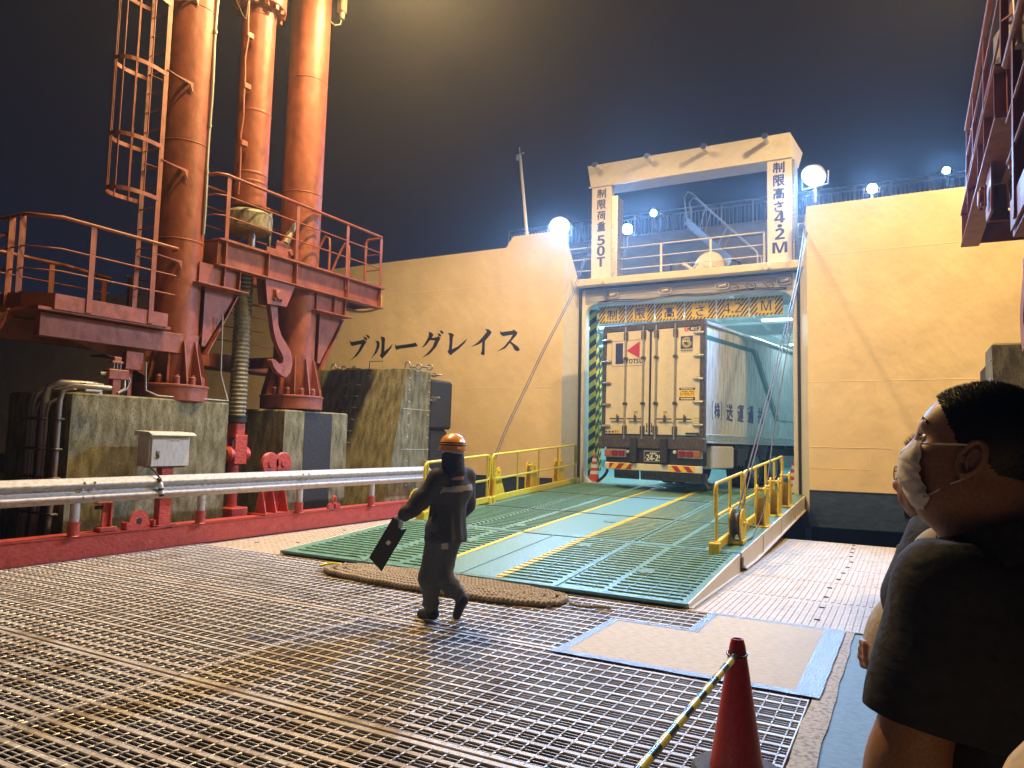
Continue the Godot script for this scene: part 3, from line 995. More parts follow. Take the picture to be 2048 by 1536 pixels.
	for ch in ["5", "0", "T"]:
		write(ch, Vector3(-2.11, yl, -0.196), Basis().scaled(Vector3(1.25, 1, 1)), 0.25, M.sign_blue, gate, "lettering", 0.004)
		yl -= 0.28
	g2 = MB.new()
	yy = 7.80
	for ch in ["制", "限", "高", "さ"]:
		glyph(g2, ch, Vector3(2.03, yy - 0.01, -0.198), Vector3.RIGHT, Vector3.UP, 0.26, 0.034, 0.004)
		yy -= 0.3
	obj("lettering", g2, M.sign_blue, gate)
	for q in [["4", 6.76], ["·", 6.565], ["2", 6.38], ["M", 6.07]]:
		write(q[0], Vector3(2.17, q[1], -0.196), Basis().scaled(Vector3(1.25, 1, 1)), 0.25 if q[0] != "·" else 0.34, M.sign_blue, gate, "lettering", 0.004)
	# rails on the beam
	var rl := sub("bridge_rail", t, Vector3(0, 0, -0.42))
	var yr := [5.72, 5.98, 6.24, 6.53]
	for y in yr:
		if y == 5.72:
			continue
		mb = MB.new()
		mb.tube([Vector3(-1.8, y, 0), Vector3(1.8, y, 0)], 0.018 if y > 6.4 else 0.013, 7)
		obj("rail_bar", mb, M.white_paint, rl)
	for x in [-1.8, -0.62, 0.58, 1.8]:
		mb = MB.new()
		mb.bar(Vector3(x, 5.7, 0), Vector3(x, 6.53, 0), 0.05, 0.012, Vector3.BACK)
		obj("post", mb, M.white_paint, rl)
	for x in [2.55, 2.75]:
		mb = MB.new()
		mb.tube([Vector3(x, 5.7, 0.1), Vector3(x, 6.6, 0.1)], 0.015, 6)
		obj("post", mb, M.white_paint, rl)
	for y in [6.0, 6.3, 6.6]:
		mb = MB.new()
		mb.tube([Vector3(2.55, y, 0.1), Vector3(3.1, y, 0.1)], 0.014, 6)
		obj("rail_bar", mb, M.white_paint, rl)
		mb = MB.new()
		mb.tube([Vector3(-3.1, y, 0.1), Vector3(-2.4, y, 0.1)], 0.014, 6)
		obj("rail_bar", mb, M.white_paint, rl)
	# upper deck, deckhouse wall and rails on its top
	mb = MB.new()
	mb.box(Vector3(-6, 5.62, -3.2), Vector3(60, 0.12, 5.4))
	obj("upper_deck", mb, M.hull_blue, t)
	mb = MB.new()
	mb.box(Vector3(-6.0 + 8.9, 6.95, -6.0), Vector3(34, 2.65, 1.2), Basis(), 0.02)
	mb.box(Vector3(2.9, 7.9, -5.37), Vector3(34, 0.05, 0.05))
	obj("deckhouse_wall", mb, M.grey_paint, t)
	for q in [[-1.6, 6.15, 0.5, 0.85], [-0.75, 6.2, 0.5, 0.8], [2.1, 6.3, 0.45, 0.9]]:
		mb = MB.new()
		mb.box(Vector3(q[0], q[1], -5.36), Vector3(q[2], q[3], 0.06), Basis(), 0.02)
		obj("deckhouse_door", mb, M.hull_blue, t)
	var ur := sub("upper_rail", t, Vector3(0, 0, -5.4))
	mb = MB.new()
	var x := -7.6
	while x < 16.0:
		mb.box(Vector3(x, 8.56, 0), Vector3(0.014, 0.56, 0.014))
		x += 0.115
	obj("balusters", mb, M.white_paint, ur).set_meta("kind", "stuff")
	for y in [8.29, 8.84, 8.98]:
		mb = MB.new()
		mb.tube([Vector3(-7.6, y, 0), Vector3(16, y, 0)], 0.014, 6)
		obj("rail_bar", mb, M.white_paint, ur)
	x = -7.6
	while x < 16.0:
		mb = MB.new()
		mb.bar(Vector3(x, 8.27, 0), Vector3(x, 8.99, 0), 0.04, 0.02, Vector3.BACK)
		obj("post", mb, M.white_paint, ur)
		x += 0.92
	# stair to the upper deck and winch in the gate
	var stw := sub("deck_stair", t)
	mb = MB.new()
	mb.bar(Vector3(-1.05, 8.25, -5.0), Vector3(1.25, 5.8, -3.6), 0.05, 0.2)
	mb.bar(Vector3(-1.05, 8.25, -4.4), Vector3(1.25, 5.8, -3.0), 0.05, 0.2)
	obj("stringer", mb, M.grey_paint, stw)
	for i in 10:
		var f := (i + 0.5) / 10.0
		mb = MB.new()
		mb.box(Vector3(lerpf(-1.05, 1.25, f), lerpf(8.25, 5.8, f), lerpf(-4.7, -3.3, f)), Vector3(0.22, 0.03, 0.6))
		obj("step", mb, M.grey_paint, stw)
	for zz in [0.0, 0.6]:
		mb = MB.new()
		mb.tube([Vector3(-1.05, 8.3, -5.0 + zz), Vector3(-1.12, 9.0, -5.0 + zz), Vector3(-1.0, 9.12, -4.95 + zz), Vector3(-0.85, 9.02, -4.9 + zz), Vector3(1.2, 6.75, -3.62 + zz), Vector3(1.25, 6.0, -3.6 + zz)], 0.02, 7)
		mb.tube([Vector3(-0.4, 8.5, -4.65 + zz), Vector3(-0.6, 7.9, -4.75 + zz)], 0.014, 6)
		mb.tube([Vector3(0.3, 7.7, -4.2 + zz), Vector3(0.0, 7.2, -4.35 + zz)], 0.014, 6)
		obj("handrail", mb, M.white_paint, stw)
	var wn := sub("winch", t, Vector3(0.35, 6.06, -1.6))
	mb = MB.new()
	mb.lathe([[0.0, -0.3], [0.36, -0.3], [0.38, -0.28], [0.38, -0.24], [0.2, -0.22], [0.2, 0.22], [0.38, 0.24], [0.38, 0.28], [0.36, 0.3], [0.14, 0.3], [0.12, 0.36], [0.0, 0.36]], Vector3.ZERO, Basis(Vector3.RIGHT, PI / 2), 30)
	obj("drum", mb, M.cream, wn)
	mb = MB.new()
	mb.box(Vector3(-0.75, -0.05, 0.0), Vector3(0.55, 0.5, 0.5), Basis(), 0.05)
	mb.box(Vector3(0.55, -0.1, 0.1), Vector3(0.3, 0.44, 0.45), Basis(Vector3.BACK, -0.5), 0.05)
	mb.box(Vector3(0.0, -0.36, 0.0), Vector3(2.1, 0.1, 0.9), Basis(), 0.01)
	obj("gearbox", mb, M.hull_blue, wn)
	mb = MB.new()
	mb.tube([Vector3(-0.55, 0.02, 0.75), Vector3(-0.3, -0.16, 0.8), Vector3(0.0, -0.28, 0.8)], 0.045, 8)
	mb.tube([Vector3(-0.3, -0.34, 0.8), Vector3(-0.28, -0.12, 0.8), Vector3(-0.16, -0.02, 0.8)], 0.035, 8)
	mb.box(Vector3(-0.1, -0.24, 0.8), Vector3(0.34, 0.1, 0.12), Basis(Vector3.BACK, -0.4), 0.02)
	obj("crank", mb, M.white_paint, wn)
	# staff on the bulwark
	var mast := sub("flag_staff", t)
	mb = MB.new()
	mb.tube([Vector3(-4.05, 6.7, 0.05), Vector3(-4.42, 9.28, -0.1)], 0.045, 8, false, 0.035)
	obj("pole", mb, M.white_paint, mast)
	mb = MB.new()
	mb.tube([Vector3(-4.42, 9.25, -0.1), Vector3(-4.44, 9.5, -0.1)], 0.014, 6)
	mb.tube([Vector3(-4.52, 9.3, -0.1), Vector3(-4.3, 9.33, -0.1)], 0.014, 6)
	mb.box(Vector3(-4.5, 9.22, -0.1), Vector3(0.05, 0.12, 0.05))
	obj("fitting", mb, M.grey_paint, mast)
	# ventilated fairlead in the bulwark
	mb = MB.new()
	var ring := []
	for i in 24:
		var a := TAU * i / 24
		ring.append(Vector3(-9.25 + clampf(cos(a) * 0.75, -0.55, 0.55), 5.58 + sin(a) * 0.24, zf + 0.01))
	mb.tube(ring, 0.05, 7, true)
	obj("fairlead_ring", mb, M.cream, t)
	mb = MB.new()
	var fo := PackedVector2Array()
	for p in ring:
		fo.append(Vector2(p.x, p.y))
	mb.prism(fo, Vector3(0, 0, zf), Vector3.RIGHT, Vector3.UP, 0.004)
	obj("fairlead_opening", mb, M.black, t)
	# ship's name in brush letters
	var brush := [
		"-0.01,0.68 0.04,0.66 0.06,0.63 0.48,0.67 0.52,0.70 0.62,0.60 0.55,0.52 0.46,0.38 0.29,0.21 0.05,0.08 0.19,0.20 0.33,0.36 0.44,0.54 0.40,0.56 0.11,0.51 0.04,0.55",
		"0.49,0.77 0.59,0.75 0.65,0.70 0.63,0.64 0.57,0.68",
		"0.60,0.82 0.69,0.80 0.74,0.75 0.72,0.69 0.66,0.74",
		"0.94,0.63 1.07,0.61 1.11,0.55 1.10,0.43 1.01,0.27 0.81,0.11 0.92,0.25 0.99,0.41 1.01,0.54",
		"1.13,0.74 1.26,0.72 1.30,0.66 1.29,0.59 1.28,0.30 1.43,0.39 1.58,0.52 1.52,0.39 1.37,0.23 1.22,0.10 1.12,0.19 1.17,0.25 1.18,0.55 1.16,0.67",
		"1.66,0.51 1.70,0.45 2.28,0.49 2.36,0.51 2.45,0.41 2.31,0.39 1.83,0.36 1.71,0.33 1.66,0.41",
		"2.79,0.79 2.88,0.77 2.96,0.70 2.90,0.61 3.09,0.63 3.12,0.66 3.19,0.58 3.14,0.51 3.05,0.35 2.85,0.17 2.61,0.08 2.79,0.21 2.93,0.35 3.02,0.54 2.89,0.55 2.85,0.56 2.72,0.42 2.57,0.34 2.68,0.47 2.79,0.64 2.81,0.74",
		"3.08,0.73 3.16,0.72 3.21,0.68 3.20,0.63 3.13,0.66",
		"3.15,0.81 3.23,0.80 3.29,0.75 3.27,0.70 3.20,0.74",
		"3.43,0.73 3.56,0.71 3.63,0.66 3.59,0.59 3.57,0.27 3.76,0.34 4.05,0.54 3.98,0.43 3.81,0.29 3.53,0.11 3.43,0.21 3.47,0.26 3.49,0.47 3.48,0.65",
		"4.60,0.77 4.70,0.76 4.80,0.68 4.76,0.61 4.60,0.45 4.60,0.08 4.56,0.07 4.48,0.11 4.52,0.21 4.52,0.43 4.42,0.37 4.18,0.31 4.39,0.43 4.54,0.57 4.66,0.70",
		"5.05,0.70 5.10,0.66 5.42,0.68 5.46,0.71 5.57,0.63 5.55,0.57 5.38,0.40 5.59,0.26 5.64,0.19 5.63,0.15 5.56,0.14 5.50,0.17 5.42,0.30 5.35,0.36 5.22,0.23 4.97,0.15 5.19,0.28 5.36,0.46 5.44,0.58 5.15,0.55 5.07,0.60",
	]
	mb = MB.new()
	for s in brush:
		mb = MB.new()
		var po := PackedVector2Array()
		for q in s.split(" "):
			var xy: PackedStringArray = q.split(",")
			po.append(Vector2(xy[0].to_float() - 9.8, xy[1].to_float() + 3.8))
		mb.prism(po, Vector3(0, 0, zf - 0.002), Vector3.RIGHT, Vector3.UP, 0.008)
		obj("name_lettering", mb, M.black, t)
	# inside of the car deck
	mb = MB.new()
	mb.box(Vector3(0.5, 0.5, -12.4), Vector3(16, 0.2, 24.2))
	obj("car_deck", mb, M.deck_teal, t)
	mb = MB.new()
	mb.box(Vector3(-7.4, 3.1, -12.4), Vector3(0.2, 5.2, 24))
	mb.box(Vector3(6.4, 3.1, -12.4), Vector3(0.2, 5.2, 24))
	mb.box(Vector3(-0.5, 3.1, -24.4), Vector3(14, 5.2, 0.2))
	mb.box(Vector3(-5.0, 3.1, -0.62), Vector3(4.8, 5.2, 0.1))
	mb.box(Vector3(4.5, 3.1, -0.62), Vector3(3.9, 5.2, 0.1))
	obj("inner_wall", mb, M.inner_wall, t)
	mb = MB.new()
	mb.box(Vector3(-7.26, 0.75, -12.4), Vector3(0.03, 0.3, 24))
	mb.box(Vector3(6.27, 0.75, -12.4), Vector3(0.03, 0.3, 24))
	mb.box(Vector3(-0.5, 0.75, -24.27), Vector3(14, 0.3, 0.03))
	obj("skirting_band", mb, M.deck_teal, t)
	mb = MB.new()
	mb.box(Vector3(-0.5, 5.52, -12.45), Vector3(14, 0.08, 23.7))
	obj("deckhead", mb, M.inner_wall, t)
	for i in 9:
		mb = MB.new()
		mb.box(Vector3(-0.5, 5.3, -2.2 - i * 2.5), Vector3(13.6, 0.36, 0.16), Basis(), 0.01)
		mb.box(Vector3(-0.5, 5.12, -2.2 - i * 2.5), Vector3(13.6, 0.03, 0.36), Basis(), 0.005)
		obj("deck_beam", mb, M.inner_wall, t)
	for xx in [-5.2, -2.2, 0.9, 3.7]:
		mb = MB.new()
		mb.box(Vector3(xx, 5.36, -12.4), Vector3(0.1, 0.24, 23.4), Basis(), 0.005)
		obj("deck_girder", mb, M.inner_wall, t)
	mb = MB.new()
	for i in 7:
		for xx in [-1.2, 2.6]:
			mb.box(Vector3(xx, 5.475, -3.4 - i * 2.5), Vector3(0.7, 0.01, 0.3))
	obj("vent_slots", mb, M.hull_blue, t)
	for q in [[-2.58, -1.0, "pillar"], [-5.6, -9.0, "pillar"], [4.6, -8.0, "pillar"]]:
		var pl := sub(q[2], t, Vector3(q[0], 0.6, q[1]))
		hazard(pl, "plate", Vector3(-0.1, 0, 0.1), Vector3.RIGHT, Vector3.UP, 0.2, 4.5, 0.42, 1.4, M.yellow, M.black)
		hazard(pl, "plate", Vector3(0.1, 0, 0.1), Vector3.FORWARD, Vector3.UP, 0.2, 4.5, 0.42, 1.4, M.yellow, M.black)
		mb = MB.new()
		mb.box(Vector3(0, 2.25, 0), Vector3(0.18, 4.5, 0.18))
		obj("core", mb, M.inner_wall, pl)
	# lane number board
	var nb := sub("lane_board", t, Vector3(-3.3, 3.45, -6.0))
	mb = MB.new()
	mb.box(Vector3(0, 0.22, 0), Vector3(1.1, 0.44, 0.02))
	obj("plate", mb, M.sticker_yellow, nb)
	write("4", Vector3(0.1, 0.22, 0.013), Basis(), 0.36, M.black, nb)
	# door frame pipe and small things by the left pillar
	mb = MB.new()
	for p in [[-1.9, -5.0], [-5.4, -14.0]]:
		mb.tube([Vector3(p[0], 4.7, p[1]), Vector3(p[0] - 2.5, 4.7, p[1])], 0.04, 8)
		mb.box(Vector3(p[0] - 1.2, 4.3, p[1]), Vector3(1.4, 0.2, 0.3), Basis(), 0.02)
	obj("duct", mb, M.inner_wall, t)
	# bins and a parked unit at the right inside
	mb = MB.new()
	mb.box(Vector3(3.6, 1.5, -4.5), Vector3(1.4, 1.6, 0.8), Basis(), 0.03)
	obj("fire_locker", mb, M.white_paint, t)
	mb = MB.new()
	mb.box(Vector3(3.35, 1.25, -4.09), Vector3(0.3, 0.9, 0.02))
	obj("locker_grille", mb, M.black, t)
	# painted lane lines on the car deck
	mb = MB.new()
	mb.box(Vector3(-3.1, 0.604, -10), Vector3(0.12, 0.006, 18))
	mb.box(Vector3(1.4, 0.604, -10), Vector3(0.12, 0.006, 18))
	obj("lane_line", mb, M.sticker_yellow, t)

# ---------------------------------------------------------------- the ramp
const RX0 := -7.32
const RX1 := -1.95
func ramp_y(z: float) -> float:
	if z > -10.1:
		return 0.055 + (-7.48 - z) * 0.0687
	return 0.235 + (-10.1 - z) * 0.0529

func ramp() -> void:
	var t := thing("vehicle_ramp", "green steel ramp of the ferry with two yellow lane lines", "ramp")
	# two leaves: the hinged flap in front and the main leaf
	for leaf in 2:
		var z0 := -7.48 if leaf == 0 else -10.12
		var z1 := -10.08 if leaf == 0 else -17.28
		var y0 := ramp_y(z0)
		var y1 := ramp_y(z1)
		var mb := MB.new()
		var th := 0.03
		var x0 := -7.45 if leaf == 0 else RX0
		mb.prism(PackedVector2Array([Vector2(-z0, y0 - th), Vector2(-z1, y1 - th), Vector2(-z1, y1), Vector2(-z0, y0)]), Vector3(x0, 0, 0), Vector3.FORWARD, Vector3.UP, RX1 - x0)
		obj("flap_plate" if leaf == 0 else "main_plate", mb, M.green, t)
		for x in [RX1 + 0.004, x0 - 0.004]:
			mb = MB.new()
			if leaf == 0:
				mb.prism(PackedVector2Array([Vector2(7.49, 0.012), Vector2(10.06, -0.005), Vector2(10.06, y1 + 0.0), Vector2(7.49, y0 + 0.0)]), Vector3(x - 0.012, 0, 0), Vector3.FORWARD, Vector3.UP, 0.024)
				mb.bar(Vector3(x, 0.008, -7.5), Vector3(x, -0.004, -10.05), 0.09, 0.014)
			else:
				mb.prism(PackedVector2Array([Vector2(10.16, 0.06), Vector2(10.4, 0.0), Vector2(11.2, 0.02), Vector2(17.2, 0.33), Vector2(17.2, y1 + 0.0), Vector2(10.16, y0 + 0.0)]), Vector3(x - 0.012, 0, 0), Vector3.FORWARD, Vector3.UP, 0.024)
				mb.bar(Vector3(x, 0.008, -10.4), Vector3(x, 0.02, -11.2), 0.1, 0.016)
				mb.bar(Vector3(x, 0.02, -11.2), Vector3(x, 0.33, -17.2), 0.1, 0.016)
				mb.bar(Vector3(x, 0.0, -10.4), Vector3(x, 0.06, -10.16), 0.1, 0.016)
				for z in [-11.8, -13.6, -15.4]:
					mb.box(Vector3(x + 0.02, ramp_y(z) - 0.17, z), Vector3(0.012, 0.3, 0.05))
			obj("side_beam", mb, M.white_paint, t)
	var hb := MB.new()
	for x in [-7.2, -5.6, -4.0, -2.1]:
		hb.tube([Vector3(x - 0.15, 0.19, -10.1), Vector3(x + 0.15, 0.19, -10.1)], 0.03, 8)
	hb.box(Vector3(RX1 + 0.03, 0.12, -10.1), Vector3(0.03, 0.14, 0.1), Basis(), 0.01)
	obj("hinge", hb, M.truck_dark, t)
	hb = MB.new()
	hb.bar(Vector3(-7.44, ramp_y(-7.48) - 0.012, -7.475), Vector3(RX1, ramp_y(-7.48) - 0.012, -7.475), 0.05, 0.03)
	obj("toe_bar", hb, M.green, t)
	# centre lane, a smooth strip between the lines, and the lines
	for leaf in 2:
		var z0 := -7.52 if leaf == 0 else -10.14
		var z1 := -10.06 if leaf == 0 else -17.2
		for q in [[-4.64, 0.92, "centre_lane", M.green_wet, 0.003], [-5.14, 0.075, "lane_line", M.yellow, 0.007], [-4.13, 0.085, "lane_line", M.yellow, 0.007]]:
			var mb := MB.new()
			var up: float = q[4]
			mb.quad(Vector3(q[0] - q[1] / 2, ramp_y(z0) + up, z0), Vector3(q[0] + q[1] / 2, ramp_y(z0) + up, z0), Vector3(q[0] + q[1] / 2, ramp_y(z1) + up, z1), Vector3(q[0] - q[1] / 2, ramp_y(z1) + up, z1))
			obj(q[2], mb, q[3], t)
	# joints and seams: grooves that show as dark lines
	var jm := MB.new()
	for z in [-12.38, -14.9]:
		jm = MB.new()
		jm.bar(Vector3(RX0, ramp_y(z) + 0.006, z), Vector3(RX1, ramp_y(z) + 0.006, z), 0.03, 0.012)
		obj("joint_strip", jm, M.truck_dark, t)
	for q in [[-3.4, -7.5, -10.06], [-4.62, -7.5, -10.06], [-6.0, -7.5, -10.06]]:
		jm = MB.new()
		jm.bar(Vector3(q[0], ramp_y(q[1]) + 0.008, q[1]), Vector3(q[0], ramp_y(q[2]) + 0.008, q[2]), 0.02, 0.006)
		obj("leaf_seam", jm, M.green_wet, t)
	# grip bars across the lanes
	var bars := [[-4.09, -3.48], [-3.36, -2.9], [-2.83, -2.02]]
	var lefts := [[-7.26, -6.2], [-6.08, -5.62], [-5.52, -5.19]]
	var row := 0
	var z := -7.6
	while z > -17.1:
		var pitch := 0.132
		for side in 2:
			var cols: Array = bars if side == 0 else lefts
			for ci in cols.size():
				var a: float = cols[ci][0]
				var b: float = cols[ci][1]
				if z < -10.1 and ci == 2 and side == 0:
					b = -2.42
				if z < -10.1 and ci == 0 and side == 1:
					a = -7.05
				var zz := z + (0.066 if ci % 2 == 1 else 0.0)
				if absf(zz + 10.1) < 0.12 or absf(zz + 12.38) < 0.07 or absf(zz + 14.9) < 0.07 or zz > -7.56:
					continue
				var g := MB.new()
				var y := ramp_y(zz) + 0.007
				g.box(Vector3((a + b) / 2, y, zz), Vector3(b - a, 0.016, 0.018), Basis(Vector3.RIGHT, 0.06), 0.004)
				obj("grip_bar", g, M.green, t)
				if side == 0 and ci == 0:
					g = MB.new()
					g.box(Vector3(-4.135, y + 0.004, zz), Vector3(0.085, 0.016, 0.05), Basis(Vector3.RIGHT, 0.06), 0.005)
					obj("line_block", g, M.yellow, t)
		z -= pitch
		row += 1
	# short longitudinal beads between the bars
	var bead := MB.new()
	for leaf in 2:
		for x in [-3.85, -3.62, -3.2, -3.02, -2.66, -2.42, -2.2, -2.08, -7.1, -6.9, -6.65, -6.4, -5.95, -5.75, -5.4]:
			if leaf == 1 and (x > -2.45 or x < -7.0):
				continue
			var zb := -7.62
			var zend := -10.0
			if leaf == 1:
				zb = -10.25
				zend = -17.1
			while zb > zend:
				if not (absf(zb + 12.38) < 0.1 or absf(zb + 14.9) < 0.1):
					bead.bar(Vector3(x + 0.01 * sin(zb * 31.0), ramp_y(zb) + 0.004, zb - 0.012), Vector3(x + 0.01 * sin(zb * 31.0), ramp_y(zb - 0.1) + 0.004, zb - 0.095), 0.016, 0.008)
				zb -= 0.132 if leaf == 0 else 0.264
	obj("weld_beads", bead, M.green, t).set_meta("kind", "stuff")
	# rows of studs along the seams of the main leaf
	var stud := MB.new()
	for x in [-3.42, -6.14]:
		var zs := -10.3
		while zs > -17.1:
			stud.box(Vector3(x, ramp_y(zs) + 0.012, zs), Vector3(0.05, 0.022, 0.05), Basis(Vector3.UP, 0.7), 0.006)
			zs -= 0.132
	obj("stud_row", stud, M.green_wet, t).set_meta("kind", "stuff")
	for q in [[-2.72, -8.55], [-4.35, -11.7], [-3.95, -9.6], [-5.45, -10.6], [-5.5, -9.2]]:
		var lid := MB.new()
		lid.lathe([[0.0, 0.012], [0.085, 0.012], [0.095, 0.004], [0.11, 0.004], [0.11, 0.0]], Vector3(q[0], ramp_y(q[1]) + 0.008, q[1]), Basis(Vector3.RIGHT, 0.06), 20)
		obj("lashing_pot", lid, M.green, t)
	# hinged plates to the sill
	var sp := MB.new()
	for i in 6:
		sp.box(Vector3(-7.0 + i * 0.92 + 0.2, 0.605, -17.4), Vector3(0.86, 0.02, 0.3), Basis(), 0.004)
	obj("sill_flap", sp, M.deck_teal, t)

func round_frame(a: Vector3, b: Vector3, low: float, high: float, r: float) -> Array:
	# a closed path of a rail frame from a to b with rounded corners
	var pts := []
	var d := (b - a)
	var L := d.length()
	var u := d / L
	for q in [[0.0, low, PI], [L, low, -PI / 2], [L, high, 0.0], [0.0, high, PI / 2]]:
		var cx: float = r if q[0] == 0.0 else L - r
		var cy: float = q[1] + r if q[1] == low else q[1] - r
		for i in 5:
			var an: float = q[2] + PI / 2 * i / 4.0
			pts.append(a + u * (cx + r * cos(an)) + Vector3.UP * (cy + r * sin(an)))
	return pts

func ramp_rails() -> void:
	# yellow rails: [x, z near, z far, height, label, base]
	var spec := [
		[-7.2, -10.42, -12.62, "yellow tube rail on the left ramp edge, behind the helmeted worker"],
		[-7.2, -12.72, -16.92, "yellow tube rail on the left ramp edge, nearest the bow door"],
		[-2.25, -10.0, -11.84, "yellow tube rail on the right ramp edge, nearest the camera"],
		[-2.25, -11.92, -15.95, "yellow tube rail on the right ramp edge, beside the trailer wheels"],
	]
	for s in spec:
		var x: float = s[0]
		var a := Vector3(x, ramp_y(s[1]), s[1])
		var b := Vector3(x, ramp_y(s[2]), s[2])
		var t := thing("ramp_rail", s[3], "railing", Vector3.ZERO, 0.0, "yellow rails along the ramp")
		var mb := MB.new()
		mb.tube(round_frame(a, b, 0.46, 0.94 if x < -5.0 else 0.9, 0.1), 0.024, 8, true)
		obj("rail_frame", mb, M.yellow, t)
		var n := int(round(a.distance_to(b) / 1.05))
		for i in n + 1:
			var p := a.lerp(b, clampf((i + 0.08) / (n + 0.16), 0.0, 1.0))
			mb = MB.new()
			mb.tube([p + Vector3(0, 0.02, 0), p + Vector3(0, 0.93 if x < -5.0 else 0.89, 0)], 0.021, 8)
			obj("post", mb, M.yellow, t)
		mb = MB.new()
		mb.bar(a + Vector3(0.02, 0.09, 0), b + Vector3(0.02, 0.09, 0), 0.06, 0.11, Vector3.UP, 0.008)
		for p in [a, b]:
			mb.box(p + Vector3(0.0, 0.06, 0), Vector3(0.14, 0.14, 0.16), Basis(), 0.01)
		obj("kick_bar", mb, M.yellow, t)
	# lashing brackets behind the rails
	for q in [[-7.36, -13.15, 0.62], [-7.36, -14.75, 0.55], [-7.36, -16.2, 0.45], [-2.08, -12.5, 0.62], [-2.08, -13.85, 0.55], [-2.08, -15.2, 0.45]]:
		var x: float = q[0]
		var left := x < -5.0
		var t := thing("hinge_bracket", "yellow hinge bracket %s on the %s ramp edge" % [["nearest the camera", "in the middle", "nearest the ship"][0 if q[2] > 0.6 else (1 if q[2] > 0.5 else 2)], "left" if left else "right"], "bracket", Vector3(x, ramp_y(q[1]) - 0.02, q[1]), 0.0, "yellow brackets on the ramp edges")
		for k in [-0.07, 0.07]:
			var mb := MB.new()
			var po := PackedVector2Array([Vector2(-0.14, 0), Vector2(0.34, 0), Vector2(0.07, 0.54)])
			for i in 7:
				var an := PI * i / 6.0
				po.append(Vector2(0.0 + 0.08 * cos(an), 0.6 + 0.08 * sin(an)))
			po.append(Vector2(-0.1, 0.54))
			mb.prism(po, Vector3(k - 0.012, 0, 0), Vector3.FORWARD, Vector3.UP, 0.024)
			obj("cheek_plate", mb, M.yellow, t)
		var mb2 := MB.new()
		mb2.box(Vector3(0, 0.24, -0.1), Vector3(0.12, 0.46, 0.02))
		mb2.tube([Vector3(-0.11, 0.6, 0), Vector3(0.11, 0.6, 0)], 0.03, 10)
		mb2.box(Vector3(0, 0.02, -0.08), Vector3(0.24, 0.03, 0.52), Basis(), 0.005)
		obj("web", mb2, M.yellow, t)
	# sheaves with the hoisting wires
	for s in [[-2.12, -10.8, "yellow sheave with rope groove on the right ramp edge", 1.0], [-7.36, -10.55, "yellow sheave half hidden behind the worker's raised arm", -1.0]]:
		var t := thing("rope_sheave", s[2], "pulley", Vector3(s[0], ramp_y(s[1]), s[1]), 0.0, "rope sheaves on the ramp")
		var bx := Basis(Vector3.BACK, PI / 2)
		var mb := MB.new()
		mb.lathe([[0.05, -0.05], [0.2, -0.05], [0.21, -0.04], [0.15, -0.02], [0.15, 0.02], [0.21, 0.04], [0.2, 0.05], [0.05, 0.05]], Vector3(0, 0.27, 0), bx, 28)
		obj("wheel", mb, M.truck_dark, t)
		for k in [-0.075, 0.075]:
			mb = MB.new()
			var po := PackedVector2Array([Vector2(-0.1, 0), Vector2(0.1, 0)])
			for i in 11:
				var an := -0.35 + (PI + 0.7) * i / 10.0
				po.append(Vector2(0.215 * cos(an), 0.27 + 0.215 * sin(an)))
			mb.prism(po, Vector3(k - 0.01, 0, 0), Vector3.FORWARD, Vector3.UP, 0.02)
			obj("cheek", mb, M.yellow, t)
		mb = MB.new()
		mb.tube([Vector3(-0.11, 0.27, 0), Vector3(0.11, 0.27, 0)], 0.035, 12)
		mb.box(Vector3(0, 0.03, 0), Vector3(0.22, 0.06, 0.3), Basis(), 0.008)
		obj("axle", mb, M.yellow, t)
	var wires := [
		["hoisting_wire", "twin grey wires from the right sheave up past the bow door", [Vector3(-2.12, 0.72, -10.85), Vector3(-2.1, 1.4, -11.6), Vector3(-2.02, 3.1, -13.6), Vector3(-1.96, 5.2, -15.9), Vector3(-1.94, 6.9, -17.3)], 0.05],
		["hoisting_wire", "twin grey wires from the left ramp edge up to the gate", [Vector3(-7.4, 0.95, -12.9), Vector3(-7.38, 1.9, -13.6), Vector3(-7.3, 3.6, -15.0), Vector3(-7.2, 5.2, -16.4), Vector3(-7.12, 6.9, -17.4)], 0.05],
	]
	for w in wires:
		var t := thing(w[0], w[1], "wire")
		for k in 2:
			var mb := MB.new()
			var pts := []
			var src: Array = w[2]
			for i in src.size() - 1:
				for j in 6:
					var f := j / 6.0
					var p: Vector3 = src[i].lerp(src[i + 1], f)
					pts.append(p + Vector3(w[3] * k, 0, 0.0))
			pts.append(src[-1] + Vector3(w[3] * k, 0, 0))
			mb.tube(pts, 0.011, 6)
			obj("strand", mb, M.cable, t)
	var slack := MB.new()
	slack.tube([Vector3(-2.02, 0.3, -10.95), Vector3(-2.0, 0.32, -11.3), Vector3(-2.0, 0.6, -12.2), Vector3(-2.02, 2.0, -13.4), Vector3(-1.9, 5.2, -15.8), Vector3(-1.86, 6.7, -17.2)], 0.01, 5)
	tag(obj("slack_line", slack, M.cable), "thin slack line hanging beside the right hoisting wires", "line")

